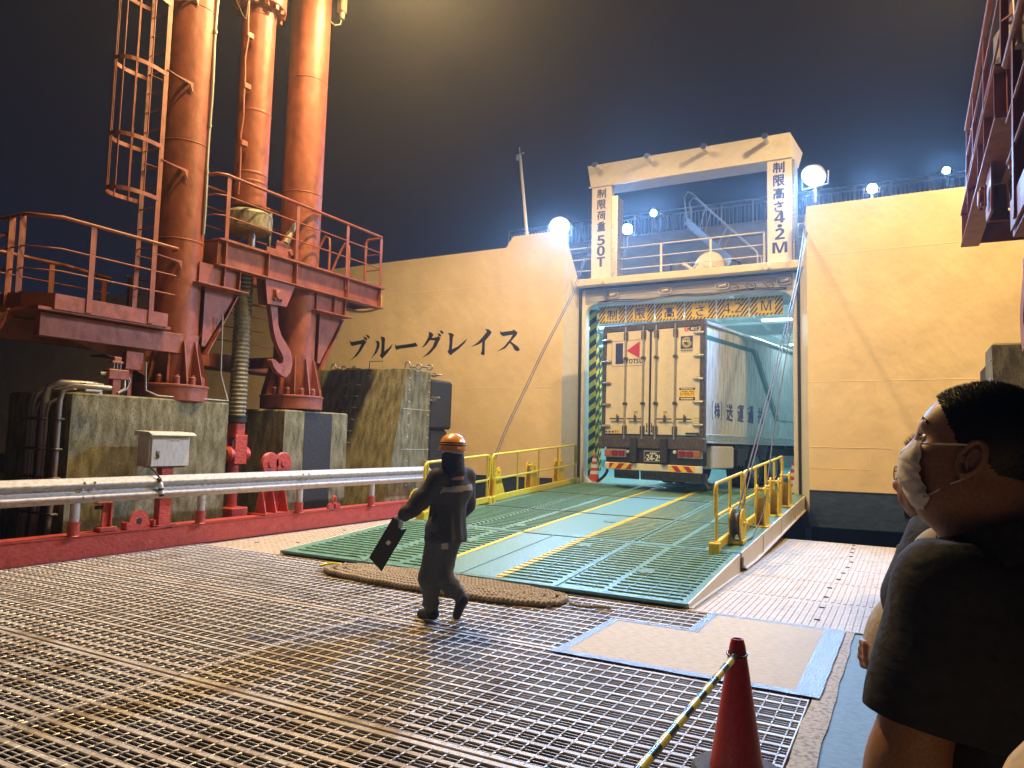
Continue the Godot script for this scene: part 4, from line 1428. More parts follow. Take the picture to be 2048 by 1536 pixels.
# ---------------------------------------------------------------- link-span gantries
func gantry(label: String, xc: float, s: float, zo := 0.0) -> Node3D:
	var t := thing("gantry", label, "gantry", Vector3(xc, 0, zo))
	var P := func(x: float, y: float, z: float) -> Vector3: return Vector3(s * x, y, z)
	var R := Vector3(s, 0, 0)
	var red: Material = M.red_oxide
	var mb: MB
	# two columns with flanged, finned feet
	for z in [-7.6, -10.2]:
		var col := sub("column", t)
		col.position = P.call(0.0 if s > 0.0 else -0.95, 0, 0)
		mb = MB.new()
		mb.lathe([[0.37, 2.28], [0.37, 10.7]], P.call(0, 0, z), Basis(), 40)
		for y in [4.55, 6.1, 8.3]:
			mb.lathe([[0.372, y - 0.012], [0.377, y - 0.006], [0.377, y + 0.006], [0.372, y + 0.012]], P.call(0, 0, z), Basis(), 40)
		obj("shaft", mb, red, col)
		mb = MB.new()
		mb.lathe([[0.0, 2.06], [0.55, 2.06], [0.56, 2.07], [0.56, 2.27], [0.575, 2.275], [0.575, 2.30], [0.56, 2.31], [0.37, 2.31]], P.call(0, 0, z), Basis(), 40)
		obj("foot_flange", mb, red, col)
		for i in 12:
			var a := TAU * (i + 0.35) / 12.0
			var d := Vector3(cos(a), 0, sin(a))
			mb = MB.new()
			mb.prism(PackedVector2Array([Vector2(0.365, 2.31), Vector2(0.545, 2.31), Vector2(0.545, 2.36), Vector2(0.40, 2.98), Vector2(0.365, 2.98)]), P.call(0, 0, z) - d.cross(Vector3.UP) * 0.011, d, Vector3.UP, 0.022)
			obj("fin", mb, red, col)
			var a2 := TAU * (i + 0.85) / 12.0
			var d2 := Vector3(cos(a2), 0, sin(a2))
			mb = MB.new()
			mb.lathe([[0.052, 2.31], [0.052, 2.42], [0.046, 2.43], [0.03, 2.435], [0.03, 2.46], [0.0, 2.46]], P.call(0, 0, z) + d2 * 0.47, Basis(), 10)
			obj("anchor_bolt", mb, red, col)
		# corbel under the beam on the ship side
		mb = MB.new()
		mb.prism(PackedVector2Array([Vector2(0.3, 2.85), Vector2(0.38, 2.82), Vector2(0.9, 3.85), Vector2(0.9, 3.9), Vector2(0.3, 3.9)]), P.call(0.0, 0, z) - Vector3(0.012, 0, 0), Vector3.FORWARD, Vector3.UP, 0.024)
		mb.prism(PackedVector2Array([Vector2(0.3, 2.95), Vector2(0.36, 2.95), Vector2(0.9, 3.86), Vector2(0.9, 3.9), Vector2(0.3, 3.9)]), P.call(0.3, 0, z) - Vector3(0.012, 0, 0), Vector3.FORWARD, Vector3.UP, 0.024)
		mb.bar(P.call(0.15, 2.83, z - 0.38), P.call(0.15, 3.86, z - 0.92), 0.42, 0.02, Vector3.FORWARD)
		mb.box(P.call(0.05, 3.91, z - 0.52), Vector3(0.9, 0.025, 1.0), Basis(), 0.005)
		obj("corbel", mb, red, col)
		mb = MB.new()
		mb.box(P.call(0.05, 4.085, z - 0.5), Vector3(0.05, 0.33, 0.8))
		mb.box(P.call(0.05, 4.085, z - 0.9), Vector3(0.7, 0.33, 0.02))
		mb.box(P.call(0.38, 4.085, z - 0.5), Vector3(0.02, 0.33, 0.78))
		for zz in [-0.55, -0.86]:
			mb.box(P.call(0.3, 4.085, z + zz), Vector3(0.3, 0.33, 0.016))
		obj("seat_stub", mb, red, col)
	# beam of two webs in line with the columns
	var bm := sub("cross_beam", t)
	for x in [0.4, -0.33]:
		mb = MB.new()
		mb.box(P.call(x, 4.47, -10.08), Vector3(0.02, 0.40, 4.14))
		mb.box(P.call(x, 4.675, -10.08), Vector3(0.2, 0.025, 4.2), Basis(), 0.005)
		mb.box(P.call(x, 4.262, -10.08), Vector3(0.2, 0.025, 4.2), Basis(), 0.005)
		obj("web_girder", mb, red, bm)
		for z in [-8.12, -9.02, -9.68, -11.06, -12.08]:
			mb = MB.new()
			mb.box(P.call(x + (0.05 if x > 0 else -0.05), 4.468, z), Vector3(0.08, 0.386, 0.018))
			obj("stiffener", mb, red, bm)
	for z in [-8.03, -12.14]:
		mb = MB.new()
		mb.box(P.call(0.035, 4.468, z), Vector3(0.7, 0.38, 0.02))
		obj("end_plate", mb, red, bm)
	mb = MB.new()
	mb.box(P.call(0.035, 4.70, -8.6), Vector3(0.9, 0.014, 1.1))
	mb.box(P.call(0.035, 4.70, -11.4), Vector3(0.9, 0.014, 1.5))
	mb.box(P.call(0.40, 4.70, -9.9), Vector3(0.16, 0.014, 1.6))
	obj("walk_plate", mb, red, bm)
	mb = MB.new()
	mb.box(P.call(0.37, 4.76, -9.3), Vector3(0.03, 0.12, 0.5), Basis(), 0.004)
	mb.prism(PackedVector2Array([Vector2(9.25, 4.7), Vector2(9.75, 4.7), Vector2(9.7, 4.9), Vector2(9.6, 4.97), Vector2(9.3, 5.0)]), P.call(0.33, 0, 0), Vector3.FORWARD, Vector3.UP, 0.03)
	mb.bar(P.call(0.3, 4.85, -9.42), P.call(0.3, 5.15, -9.62), 0.05, 0.12, Vector3.FORWARD)
	mb.lathe([[0.0, 0.06], [0.05, 0.06], [0.07, 0.02], [0.07, 0.0]], P.call(0.345, 4.84, -9.62), Basis(Vector3.BACK, -PI / 2 * s), 14)
	obj("lock_bracket", mb, red, bm)
	mb = MB.new()
	mb.bar(P.call(0.3, 5.12, -9.6), P.call(0.3, 5.5, -9.82), 0.03, 0.09, Vector3.FORWARD)
	mb.lathe([[0.07, -0.12], [0.07, 0.12], [0.0, 0.12]], P.call(0.3, 5.1, -9.6), Basis(Vector3.RIGHT, -0.5), 14)
	mb.bar(P.call(0.2, 4.7, -9.26), P.call(0.2, 5.5, -9.26), 0.04, 0.05)
	obj("lock_lever", mb, M.bellows, bm)
	# hand rails round the beam
	var rl := sub("beam_rail", t)
	var front := 0.42
	var back := -0.36
	var ring := [P.call(back, 5.76, -11.0), P.call(back, 5.76, -8.1), P.call(back + 0.1, 5.76, -7.98), P.call(front - 0.1, 5.76, -7.98), P.call(front, 5.76, -8.1), P.call(front, 5.76, -12.1), P.call(front - 0.06, 5.76, -12.18), P.call(0.0, 5.76, -12.18)]
	mb = MB.new()
	mb.tube(ring, 0.028, 8)
	mb.tube([P.call(back, 5.76, -11.0), P.call(back, 5.7, -11.06), P.call(back, 5.5, -11.08), P.call(back, 4.9, -11.08)], 0.028, 8)
	mb.tube([P.call(0.0, 5.76, -12.18), P.call(-0.05, 5.7, -12.18), P.call(-0.05, 4.75, -12.18)], 0.028, 8)
	obj("hand_rail", mb, red, rl)
	for y in [5.42, 5.09]:
		var r2 := []
		for p in ring:
			r2.append(Vector3(p.x, y, p.z))
		mb = MB.new()
		mb.tube(r2, 0.012, 6)
		obj("mid_rail", mb, red, rl)
	for z in [-8.15, -9.7, -11.05, -12.1]:
		mb = MB.new()
		mb.bar(P.call(front + 0.02, 4.45, z), P.call(front, 5.75, z), 0.012, 0.07, Vector3.BACK)
		mb.bar(P.call(front - 0.02, 4.45, z - 0.04), P.call(front - 0.02, 5.70, z - 0.04), 0.05, 0.01, Vector3.BACK)
		obj("post", mb, red, rl)
	for z in [-8.05, -9.1, -10.9]:
		mb = MB.new()
		mb.bar(P.call(back, 4.7, z), P.call(back, 5.75, z), 0.012, 0.07, Vector3.BACK)
		obj("post", mb, red, rl)
	# hooped ladder grips behind the far end
	for z in [-11.35, -11.95]:
		mb = MB.new()
		mb.tube([P.call(-0.75, 4.6, z + 0.25), P.call(-0.5, 5.5, z + 0.05), P.call(-0.42, 5.68, z), P.call(-0.34, 5.62, z - 0.02), P.call(-0.32, 5.4, z - 0.02), P.call(-0.32, 4.72, z - 0.02)], 0.026, 7)
		obj("ladder_grip", mb, red, rl)
	# hook plate and safety hook
	mb = MB.new()
	mb.prism(PackedVector2Array([Vector2(8.98, 4.26), Vector2(9.69, 4.26), Vector2(9.5, 3.84), Vector2(9.06, 3.82)]), P.call(0.44, 0, 0), Vector3.FORWARD, Vector3.UP, 0.02)
	mb.prism(PackedVector2Array([Vector2(8.98, 4.26), Vector2(9.69, 4.26), Vector2(9.5, 3.84), Vector2(9.06, 3.82)]), P.call(0.24, 0, 0), Vector3.FORWARD, Vector3.UP, 0.02)
	mb.bar(P.call(0.35, 4.24, -9.68), P.call(0.35, 3.84, -9.51), 0.18, 0.016, Vector3.FORWARD)
	mb.box(P.call(0.47, 4.0, -9.27), Vector3(0.02, 0.2, 0.2), Basis(), 0.004)
	mb.lathe([[0.0, 0.05], [0.07, 0.05], [0.08, 0.04], [0.08, 0.0]], P.call(0.475, 4.0, -9.27), Basis(Vector3.BACK, -PI / 2 * s), 18)
	for q in [[-0.075, -0.075], [0.075, -0.075], [0.075, 0.075], [-0.075, 0.075]]:
		mb.lathe([[0.0, 0.03], [0.018, 0.03], [0.018, 0.0]], P.call(0.48, 4.0 + q[0], -9.27 + q[1]), Basis(Vector3.BACK, -PI / 2 * s), 8)
	obj("hook_plate", mb, red, t)
	mb = MB.new()
	var hk := PackedVector2Array()
	for q in [[9.15, 3.95], [9.33, 3.95], [9.36, 3.74], [9.39, 3.5], [9.47, 3.33], [9.6, 3.2], [9.71, 3.08], [9.765, 2.95], [9.77, 2.83], [9.73, 2.7], [9.64, 2.6], [9.55, 2.62], [9.42, 2.68], [9.33, 2.77], [9.27, 2.87], [9.3, 2.9], [9.38, 2.88], [9.44, 2.84], [9.5, 2.82], [9.55, 2.86], [9.55, 2.94], [9.5, 3.02], [9.42, 3.12], [9.34, 3.25], [9.28, 3.42], [9.24, 3.6], [9.19, 3.78]]:
		hk.append(Vector2(q[0], q[1]))
	mb.prism(hk, P.call(0.30 if s > 0.0 else 0.16, 0, 0), Vector3.FORWARD, Vector3.UP, 0.1)
	obj("hook", mb, red, t)
	# hydraulic cylinder, collar nut and bellows
	var cy := sub("hoist_cylinder", t, P.call(0, 0, -8.95))
	mb = MB.new()
	mb.lathe([[0.0, 5.5], [0.28, 5.5], [0.285, 5.52], [0.285, 9.05], [0.44, 9.1], [0.45, 9.12], [0.45, 9.5], [0.3, 9.52], [0.3, 10.8]], Vector3.ZERO, Basis(), 36)
	for y in [5.9, 6.05, 7.15, 8.9]:
		mb.lathe([[0.286, y], [0.291, y + 0.01], [0.291, y + 0.04], [0.286, y + 0.05]], Vector3.ZERO, Basis(), 36)
	for i in 14:
		var a := TAU * i / 14.0
		mb.box(Vector3(0.4 * cos(a), 9.07, 0.4 * sin(a)), Vector3(0.06, 0.1, 0.06), Basis(Vector3.UP, a))
	obj("barrel", mb, red, cy)
	mb = MB.new()
	mb.lathe([[0.0, 5.08], [0.38, 5.08], [0.41, 5.12], [0.41, 5.36], [0.38, 5.4], [0.3, 5.44], [0.0, 5.5]], Vector3.ZERO, Basis(), 30)
	obj("collar_nut", mb, M.bellows, cy)
	mb = MB.new()
	mb.lathe([[0.075, 4.4], [0.075, 5.1]], Vector3(0.1, 0, 0), Basis(), 20)
	obj("piston_rod", mb, M.steel, cy)
	mb = MB.new()
	var prof := []
	for i in 70:
		var y := lerpf(1.82, 4.3, i / 69.0)
		prof.append([0.152 if i % 2 == 0 else 0.132, y])
	prof.append([0.0, 4.3])
	mb.lathe(prof, Vector3.ZERO, Basis(), 28)
	obj("bellows", mb, M.bellows, cy)
	mb = MB.new()
	mb.lathe([[0.158, 1.78], [0.158, 1.9], [0.165, 1.9], [0.165, 1.87]], Vector3.ZERO, Basis(), 24)
	obj("clamp_band", mb, M.rubber, cy)
	mb = MB.new()
	mb.box(Vector3(0, 1.65, 0), Vector3(0.24, 0.26, 0.2), Basis(), 0.02)
	mb.box(Vector3(0.1 * s, 1.32, -0.02), Vector3(0.05, 0.5, 0.26), Basis(), 0.01)
	mb.box(Vector3(-0.1 * s, 1.32, -0.02), Vector3(0.05, 0.5, 0.26), Basis(), 0.01)
	mb.lathe([[0.0, -0.24], [0.09, -0.24], [0.13, -0.2], [0.13, -0.12], [0.08, -0.1], [0.08, 0.1], [0.13, 0.12], [0.13, 0.2], [0.09, 0.24], [0.0, 0.24]], Vector3(0, 1.24, -0.03), Basis(Vector3.RIGHT, PI / 2), 18)
	mb.lathe([[0.09, 0.1], [0.09, 1.2]], Vector3(0, 0, 0.02), Basis(), 18)
	mb.box(Vector3(0, 0.15, 0), Vector3(0.4, 0.4, 0.36), Basis(), 0.02)
	obj("clevis", mb, M.curb_red, cy)
	mb = MB.new()
	var pp := []
	for i in 12:
		pp.append(P.call(0.2 + 0.015 * sin(i * 1.7), 5.6 + i * 0.34, 0.42 + 0.012 * sin(i * 2.9)))
	mb.tube(pp, 0.018, 7)
	for y in [6.5, 7.5, 8.4]:
		mb.box(P.call(0.2, y, 0.37), Vector3(0.07, 0.1, 0.14), Basis(), 0.01)
	obj("oil_pipe", mb, red, cy)
	mb = MB.new()
	mb.tube([P.call(0.2, 9.3, 0.42), P.call(0.24, 8.62, 0.5), P.call(0.3, 8.6, 0.62), P.call(0.32, 8.9, 0.9), P.call(0.3, 9.6, 1.1)], 0.008, 5)
	obj("thin_cable", mb, M.cable, cy)
	# pipe up the first column
	mb = MB.new()
	pp = []
	for i in 16:
		pp.append(P.call(0.36 + 0.012 * sin(i * 1.3), 4.7 + i * 0.38, -7.76))
	mb.tube(pp, 0.026, 8)
	for y in [5.7, 6.45, 7.2, 8.0, 8.8]:
		mb.lathe([[0.034, -0.02], [0.034, 0.02]], P.call(0.36, y, -7.76), Basis(), 10)
	obj("conduit", mb, M.pipe, t)
	# caged ladder on the near column
	var ld := sub("caged_ladder", t)
	for x in [-0.04, 0.35]:
		mb = MB.new()
		mb.bar(P.call(x, 3.25, -6.95), P.call(x, 10.8, -6.95), 0.014, 0.075, Vector3.BACK)
		obj("ladder_rail", mb, red, ld)
	for i in 25:
		mb = MB.new()
		mb.tube([P.call(-0.04, 3.4 + i * 0.3, -6.95), P.call(0.35, 3.4 + i * 0.3, -6.95)], 0.011, 6)
		obj("rung", mb, red, ld)
	for y in [5.02, 5.81, 6.93, 8.02, 9.2]:
		mb = MB.new()
		var hp := []
		for i in 17:
			var a := PI * i / 16.0
			hp.append(Vector2(0.155 + 0.2 * cos(a) * (1.0 + 0.75 * sin(a)), 0.66 * sin(a)))
		for i in 16:
			mb.bar(P.call(hp[i].x, y, -6.95 + hp[i].y), P.call(hp[i + 1].x, y, -6.95 + hp[i + 1].y), 0.008, 0.06)
		obj("cage_hoop", mb, red, ld)
	for a in [0.42, 0.85, 1.25, 1.6, 2.0, 2.45, 2.85]:
		mb = MB.new()
		var hx: float = 0.155 + 0.195 * cos(a) * (1.0 + 0.75 * sin(a))
		var hz := 0.65 * sin(a)
		mb.tube([P.call(hx, 5.0, -6.95 + hz), P.call(hx, 10.8, -6.95 + hz)], 0.011, 6)
		obj("cage_bar", mb, red, ld)
	for y in [4.2, 5.62, 7.0, 8.4]:
		mb = MB.new()
		for x in [-0.04, 0.35]:
			mb.prism(PackedVector2Array([Vector2(6.95, y), Vector2(7.42, y), Vector2(7.42, y - 0.16), Vector2(7.36, y - 0.02 - 0.02)]), P.call(x, 0, 0), Vector3.FORWARD, Vector3.UP, 0.012)
			mb.bar(P.call(x, y, -6.95), P.call(x * 0.7 + 0.02, y, -7.42), 0.06, 0.01)
		obj("ladder_bracket", mb, red, ld)
	# access platform with stairs towards the camera
	var pf := sub("access_platform", t)
	mb = MB.new()
	mb.box(P.call(-0.2, 3.12, -6.25), Vector3(1.36, 0.04, 1.9))
	mb.box(P.call(0.495, 3.225, -6.31), Vector3(0.012, 0.2, 1.64))
	mb.bar(P.call(0.495, 3.225, -5.49), P.call(0.2, 3.225, -5.24), 0.012, 0.2, Vector3.UP)
	mb.box(P.call(-0.2, 3.225, -5.24), Vector3(0.8, 0.2, 0.012))
	mb.box(P.call(-0.88, 3.225, -6.25), Vector3(0.012, 0.2, 1.9))
	obj("toe_board", mb, red, pf)
	mb = MB.new()
	mb.box(P.call(0.3, 2.93, -6.6), Vector3(0.12, 0.3, 2.4), Basis(), 0.006)
	mb.box(P.call(-0.6, 2.93, -6.6), Vector3(0.12, 0.3, 2.4), Basis(), 0.006)
	mb.prism(PackedVector2Array([Vector2(5.9, 2.8), Vector2(7.3, 2.8), Vector2(7.3, 2.3), Vector2(6.8, 2.55), Vector2(6.3, 2.7)]), P.call(0.1, 0, 0), Vector3.FORWARD, Vector3.UP, 0.03)
	obj("bearer", mb, red, pf)
	var loop := [P.call(0.5, 4.32, -7.22), P.call(0.5, 4.32, -5.52), P.call(0.2, 4.32, -5.22), P.call(-0.5, 4.32, -5.22)]
	mb = MB.new()
	mb.tube(loop, 0.026, 8)
	mb.tube([P.call(0.5, 4.32, -7.22), P.call(0.3, 4.32, -7.3)], 0.026, 8)
	mb.tube([P.call(-0.88, 4.0, -5.3), P.call(-0.88, 4.0, -6.4), P.call(-0.88, 3.95, -7.1)], 0.026, 8)
	obj("hand_rail", mb, red, pf)
	for y in [3.91, 3.62]:
		var r3 := []
		for p in loop:
			r3.append(Vector3(p.x, y, p.z))
		mb = MB.new()
		mb.tube(r3, 0.011, 6)
		mb.tube([P.call(-0.88, y - 0.2, -5.3), P.call(-0.88, y - 0.2, -7.1)], 0.011, 6)
		obj("mid_rail", mb, red, pf)
	for q in [[0.5, -5.93, 3.14], [0.5, -6.84, 3.14], [0.14, -5.22, 3.3], [-0.1, -5.22, 3.1], [-0.5, -5.22, 3.1], [-0.88, -5.4, 3.1], [-0.88, -6.2, 3.1], [-0.88, -7.0, 3.1]]:
		mb = MB.new()
		var top: float = 4.31 if q[0] > -0.6 else 3.99
		mb.bar(P.call(q[0] + 0.012, q[2], q[1]), P.call(q[0], top, q[1]), 0.012, 0.075, Vector3.BACK)
		mb.bar(P.call(q[0] - 0.02, q[2], q[1] - 0.035), P.call(q[0] - 0.02, top - 0.06, q[1] - 0.035), 0.06, 0.01, Vector3.BACK)
		obj("post", mb, red, pf)
	var stz := sub("stair", t)
	for x in [-0.15, -0.85]:
		mb = MB.new()
		mb.bar(P.call(x, 3.1, -5.25), P.call(x, -0.1, -2.6), 0.02, 0.24, Vector3.UP)
		obj("stringer", mb, red, stz)
		mb = MB.new()
		mb.tube([P.call(x, 4.1, -5.25), P.call(x, 4.05, -5.12), P.call(x, 0.95, -2.6)], 0.024, 7)
		mb.tube([P.call(x, 3.65, -5.2), P.call(x, 0.5, -2.6)], 0.011, 6)
		for f in [0.08, 0.38, 0.68, 0.96]:
			mb.bar(P.call(x, lerpf(3.1, -0.1, f), lerpf(-5.25, -2.6, f)), P.call(x, lerpf(4.05, 0.95, f), lerpf(-5.15, -2.6, f)), 0.012, 0.07, Vector3.BACK)
		obj("stair_rail", mb, red, stz)
	for i in 14:
		var f := (i + 0.5) / 14.0
		mb = MB.new()
		mb.box(P.call(-0.5, lerpf(3.1, -0.1, f), lerpf(-5.25, -2.6, f)), Vector3(0.68, 0.03, 0.2), Basis(), 0.004)
		obj("step", mb, red, stz)
	# walkway behind, with rails
	var bw := sub("rear_walkway", t)
	mb = MB.new()
	mb.box(P.call(-1.4, 2.95, -10.0), Vector3(0.03, 0.26, 4.6))
	mb.box(P.call(-1.8, 2.84, -10.0), Vector3(0.8, 0.03, 4.6))
	obj("toe_board", mb, red, bw)
	for y in [3.35, 3.62, 3.9, 4.15]:
		mb = MB.new()
		mb.tube([P.call(-1.4, y, -7.7), P.call(-1.4, y, -12.3)], 0.011 if y < 4.1 else 0.024, 6)
		obj("rail", mb, red, bw)
	for z in [-7.8, -9.05, -10.3, -11.6]:
		mb = MB.new()
		mb.box(P.call(-1.4, 3.6, z), Vector3(0.07, 1.1, 0.07))
		obj("post", mb, red, bw)
	mb = MB.new()
	mb.bar(P.call(-0.3, 2.95, -7.5), P.call(-1.4, 2.95, -7.7), 0.1, 0.2)
	obj("strut", mb, red, bw)
	mb = MB.new()
	mb.bar(P.call(-0.3, 2.95, -10.3), P.call(-1.4, 2.95, -10.3), 0.1, 0.2)
	obj("strut", mb, red, bw)
	# top beam with the arm that carries the lamp
	mb = MB.new()
	mb.box(P.call(0, 10.9, -8.9), Vector3(0.9, 0.5, 4.2), Basis(), 0.02)
	obj("head_beam", mb, red, t)
	mb = MB.new()
	if s > 0.0:
		mb.tube([P.call(0.3, 10.8, -10.35), P.call(1.6, 11.15, -10.4), P.call(2.5, 11.0, -10.4)], 0.05, 10)
	else:
		mb.tube([P.call(-0.3, 10.9, -10.9), P.call(-0.7, 11.5, -12.6), P.call(-1.08, 11.5, -14.2)], 0.05, 10)
	if s > 0.0:
		mb.tube([P.call(0.3, 10.7, -7.5), P.call(1.5, 11.3, -7.4), P.call(2.7, 11.2, -7.4)], 0.05, 10)  # second arm, added to carry the extra lamp out of view
	obj("lamp_arm", mb, red, t)
	mb = MB.new()
	mb.box(P.call(0.42, 10.0, -10.58), Vector3(0.16, 0.36, 0.16), Basis(), 0.03)
	mb.lathe([[0.05, 0.0], [0.06, 0.02], [0.06, 0.12], [0.0, 0.12]], P.call(0.42, 9.7, -10.58), Basis(), 12)
	obj("ballast_box", mb, M.bellows, t)
	mb = MB.new()
	mb.tube([P.call(0.42, 9.75, -10.58), P.call(0.42, 9.58, -10.55), P.call(0.38, 9.52, -10.45), P.call(0.3, 9.6, -10.36), P.call(0.25, 9.9, -10.3), P.call(0.24, 10.6, -10.3)], 0.014, 6)
	obj("ballast_cable", mb, M.bellows, t)
	return t

# ---------------------------------------------------------------- piers, guard rail, small things on the quay
func pier(label: String, poly: Array, y1: float, batter := 0.0) -> Node3D:
	# poly: corners (x, z) of the plan
	var t := thing("concrete_pier", label, "pier", Vector3.ZERO, 0.0, "concrete piers")
	var mb := MB.new()
	var n := poly.size()
	var c := Vector2.ZERO
	for p in poly:
		c += Vector2(p[0], p[1]) / n
	var low := -1.0
	var cham := 0.025
	var rings := []
	for lv in [[low, 0.0], [y1 - cham, 0.0], [y1, cham]]:
		var rg := []
		for p in poly:
			var d := Vector2(p[0], p[1]) - c
			var q: Vector2 = Vector2(p[0], p[1]) - Vector2(signf(d.x), signf(d.y)) * lv[1]
			q.y += batter * (y1 - lv[0]) * (1.0 if d.y > 0 else 0.0)
			rg.append(Vector3(q.x, lv[0], q.y))
		rings.append(rg)
	for k in 2:
		for i in n:
			var j := (i + 1) % n
			var m: Vector3 = (rings[k][j] - rings[k][i]).cross(rings[k + 1][i] - rings[k][i]).normalized()
			var mid: Vector3 = (rings[k][i] + rings[k][j]) * 0.5
			if m.dot(mid - Vector3(c.x, mid.y, c.y)) < 0:
				m = -m
			mb.quad(rings[k][i], rings[k][j], rings[k + 1][j], rings[k + 1][i], m)
	for i in range(1, n - 1):
		mb.tri(rings[2][0], rings[2][i], rings[2][i + 1], Vector3.UP)
	obj("block", mb, M.concrete, t)
	return t

func quay_things() -> void:
	for side in 2:
		var s := 1.0 if side == 0 else -1.0
		var co := 0.0 if side == 0 else 0.95
		var where := "left" if side == 0 else "right"
		var zo := 0.0 if side == 0 else 1.3
		var X := func(x: float) -> float: return x if side == 0 else -8.98 - x
		pier("mossy concrete pier under the near column of the %s gantry" % where, [[X.call(-9.6), -5.8], [X.call(-11.05), -5.8], [X.call(-11.05), -8.33], [X.call(-9.6), -8.33]], 2.08).position = Vector3(co, 0, zo)
		var p2 := pier("concrete pier with a black painted panel under the far column of the %s gantry" % where, [[X.call(-9.6), -9.55], [X.call(-10.75), -9.55], [X.call(-10.75), -11.2], [X.call(-9.6), -11.2]], 2.03)
		p2.position = Vector3(co, 0, zo)
		var mb := MB.new()
		mb.box(Vector3(X.call(-9.598), 0.95, -10.4), Vector3(0.008, 2.1, 0.72))
		obj("black_panel", mb, M.rubber, p2)
		var p3 := pier("tall battered concrete pier with steel rungs at the quay edge, %s side" % where, [[X.call(-9.25), -12.6], [X.call(-12.2), -12.6], [X.call(-12.2), -13.48], [X.call(-9.25), -13.48]], 3.06, 0.21)
		p3.position = Vector3(0.0 if side == 0 else 0.7, 0, zo)
		for i in 7:
			mb = MB.new()
			var y := 2.95 - i * 0.25 if i > 0 else 3.05
			var z := -12.6 + (3.06 - y) * 0.21
			var r := 0.1 if i else 0.12
			mb.tube([Vector3(X.call(-10.78), y - 0.01, z - 0.02), Vector3(X.call(-10.78), y, z + r * 0.7), Vector3(X.call(-10.74), y, z + r), Vector3(X.call(-10.46), y, z + r), Vector3(X.call(-10.42), y, z + r * 0.7), Vector3(X.call(-10.42), y - 0.01, z - 0.02)], 0.013, 6)
			obj("rung", mb, M.bellows, p3)
		mb = MB.new()
		mb.tube([Vector3(X.call(-10.5), 3.05, -12.9), Vector3(X.call(-10.5), 3.25, -12.9), Vector3(X.call(-10.12), 3.25, -12.9), Vector3(X.call(-10.12), 3.05, -12.9)], 0.014, 6)
		obj("grab_hoop", mb, M.bellows, p3)
		for x in ([-11.4, -9.35] if side == 0 else [-11.4]):
			mb = MB.new()
			for k in 5:
				var rg := []
				for j in 12:
					var a := TAU * j / 12
					if k % 2 == 0:
						rg.append(Vector3(X.call(x + k * 0.1 + 0.07 * cos(a)), 3.1 + 0.08 * sin(a) * (1.3 if k == 0 else 0.7), -12.75 - k * 0.06))
					else:
						rg.append(Vector3(X.call(x + k * 0.1 + 0.07 * cos(a)), 3.1, -12.75 - k * 0.06 + 0.05 * sin(a)))
				mb.tube(rg, 0.018, 6, true)
			obj("chain", mb, M.pipe, p3)
		# steel face with bolts on the ramp side of the pier
		mb = MB.new()
		for k in 10:
			for zz in [-12.7, -13.42]:
				mb.ball(Vector3(X.call(-9.245), 0.6 + k * 0.25, zz), Vector3(0.012, 0.02, 0.02), Basis(), 8, 5)
		for y in [1.35, 2.2]:
			mb.box(Vector3(X.call(-9.249), y, -13.0), Vector3(0.006, 0.012, 1.0))
		obj("bolts", mb, M.galv, p3)
		var fd := thing("dock_fender", "black rubber fender block hung between the %s pier and the hull" % where, "fender", Vector3(X.call(-9.9) + (0.0 if side == 0 else 0.7), 0, -13.95 + zo), 0.0, "rubber fenders")
		mb = MB.new()
		mb.box(Vector3(0, 2.35, 0), Vector3(1.3, 1.1, 0.9), Basis(), 0.05)
		mb.box(Vector3(0, 0.7, 0.0), Vector3(1.22, 2.2, 0.8), Basis(), 0.08)
		obj("rubber_block", mb, M.rubber, fd)
		if side == 1:
			continue
		mb = MB.new()
		for k in 4:
			var rg := []
			for j in 12:
				var a := TAU * j / 12
				var w := Vector3(0.07 * cos(a), 0.035 * sin(a), 0) if k % 2 == 0 else Vector3(0.07 * cos(a), 0, 0.035 * sin(a))
				rg.append(Vector3(s * (0.5 + 0.09 * k), 2.4 + 0.03 * k, 0.44 - 0.02 * k) + w)
			mb.tube(rg, 0.018, 6, true)
		for k in 4:
			var rg := []
			for j in 12:
				var a := TAU * j / 12
				var w := Vector3(0.07 * cos(a), 0.035 * sin(a), 0) if k % 2 == 0 else Vector3(0.07 * cos(a), 0, 0.035 * sin(a))
				rg.append(Vector3(s * (0.42 + 0.09 * k), 3.0, 0.3 - 0.02 * k) + w)
			mb.tube(rg, 0.02, 6, true)
		obj("chain", mb, M.pipe, fd)
		# red edge beam of the link span
		var cb := thing("edge_beam", "red painted steel edge beam along the %s side of the link span" % where, "kerb beam", Vector3(X.call(-9.05), 0, 0), 0.0, "red edge beams")
		mb = MB.new()
		mb.box(Vector3(s * 0.03, 0.148, -6.2), Vector3(0.02, 0.264, 15.4))
		mb.box(Vector3(-s * 0.09, 0.288, -6.2), Vector3(0.3, 0.022, 15.4), Basis(), 0.005)
		mb.box(Vector3(-s * 0.14, 0.012, -6.2), Vector3(0.36, 0.022, 15.4), Basis(), 0.005)
		mb.box(Vector3(-s * 0.2, 0.15, -6.2), Vector3(0.02, 0.25, 15.4))
		obj("beam", mb, M.curb_red, cb)
		for z in [-11.2, -10.2, -9.4, -6.9, -4.2]:
			mb = MB.new()
			mb.box(Vector3(s * 0.045, 0.285, z), Vector3(0.03, 0.03, 0.12), Basis(), 0.01)
			obj("weld_patch", mb, M.truck_dark, cb)
		# guard rail
		var gr := thing("guard_rail", "galvanised corrugated guard rail on the %s edge beam, on round posts" % where, "guard rail", Vector3(X.call(-8.95), 0, 0), 0.0, "guard rails")
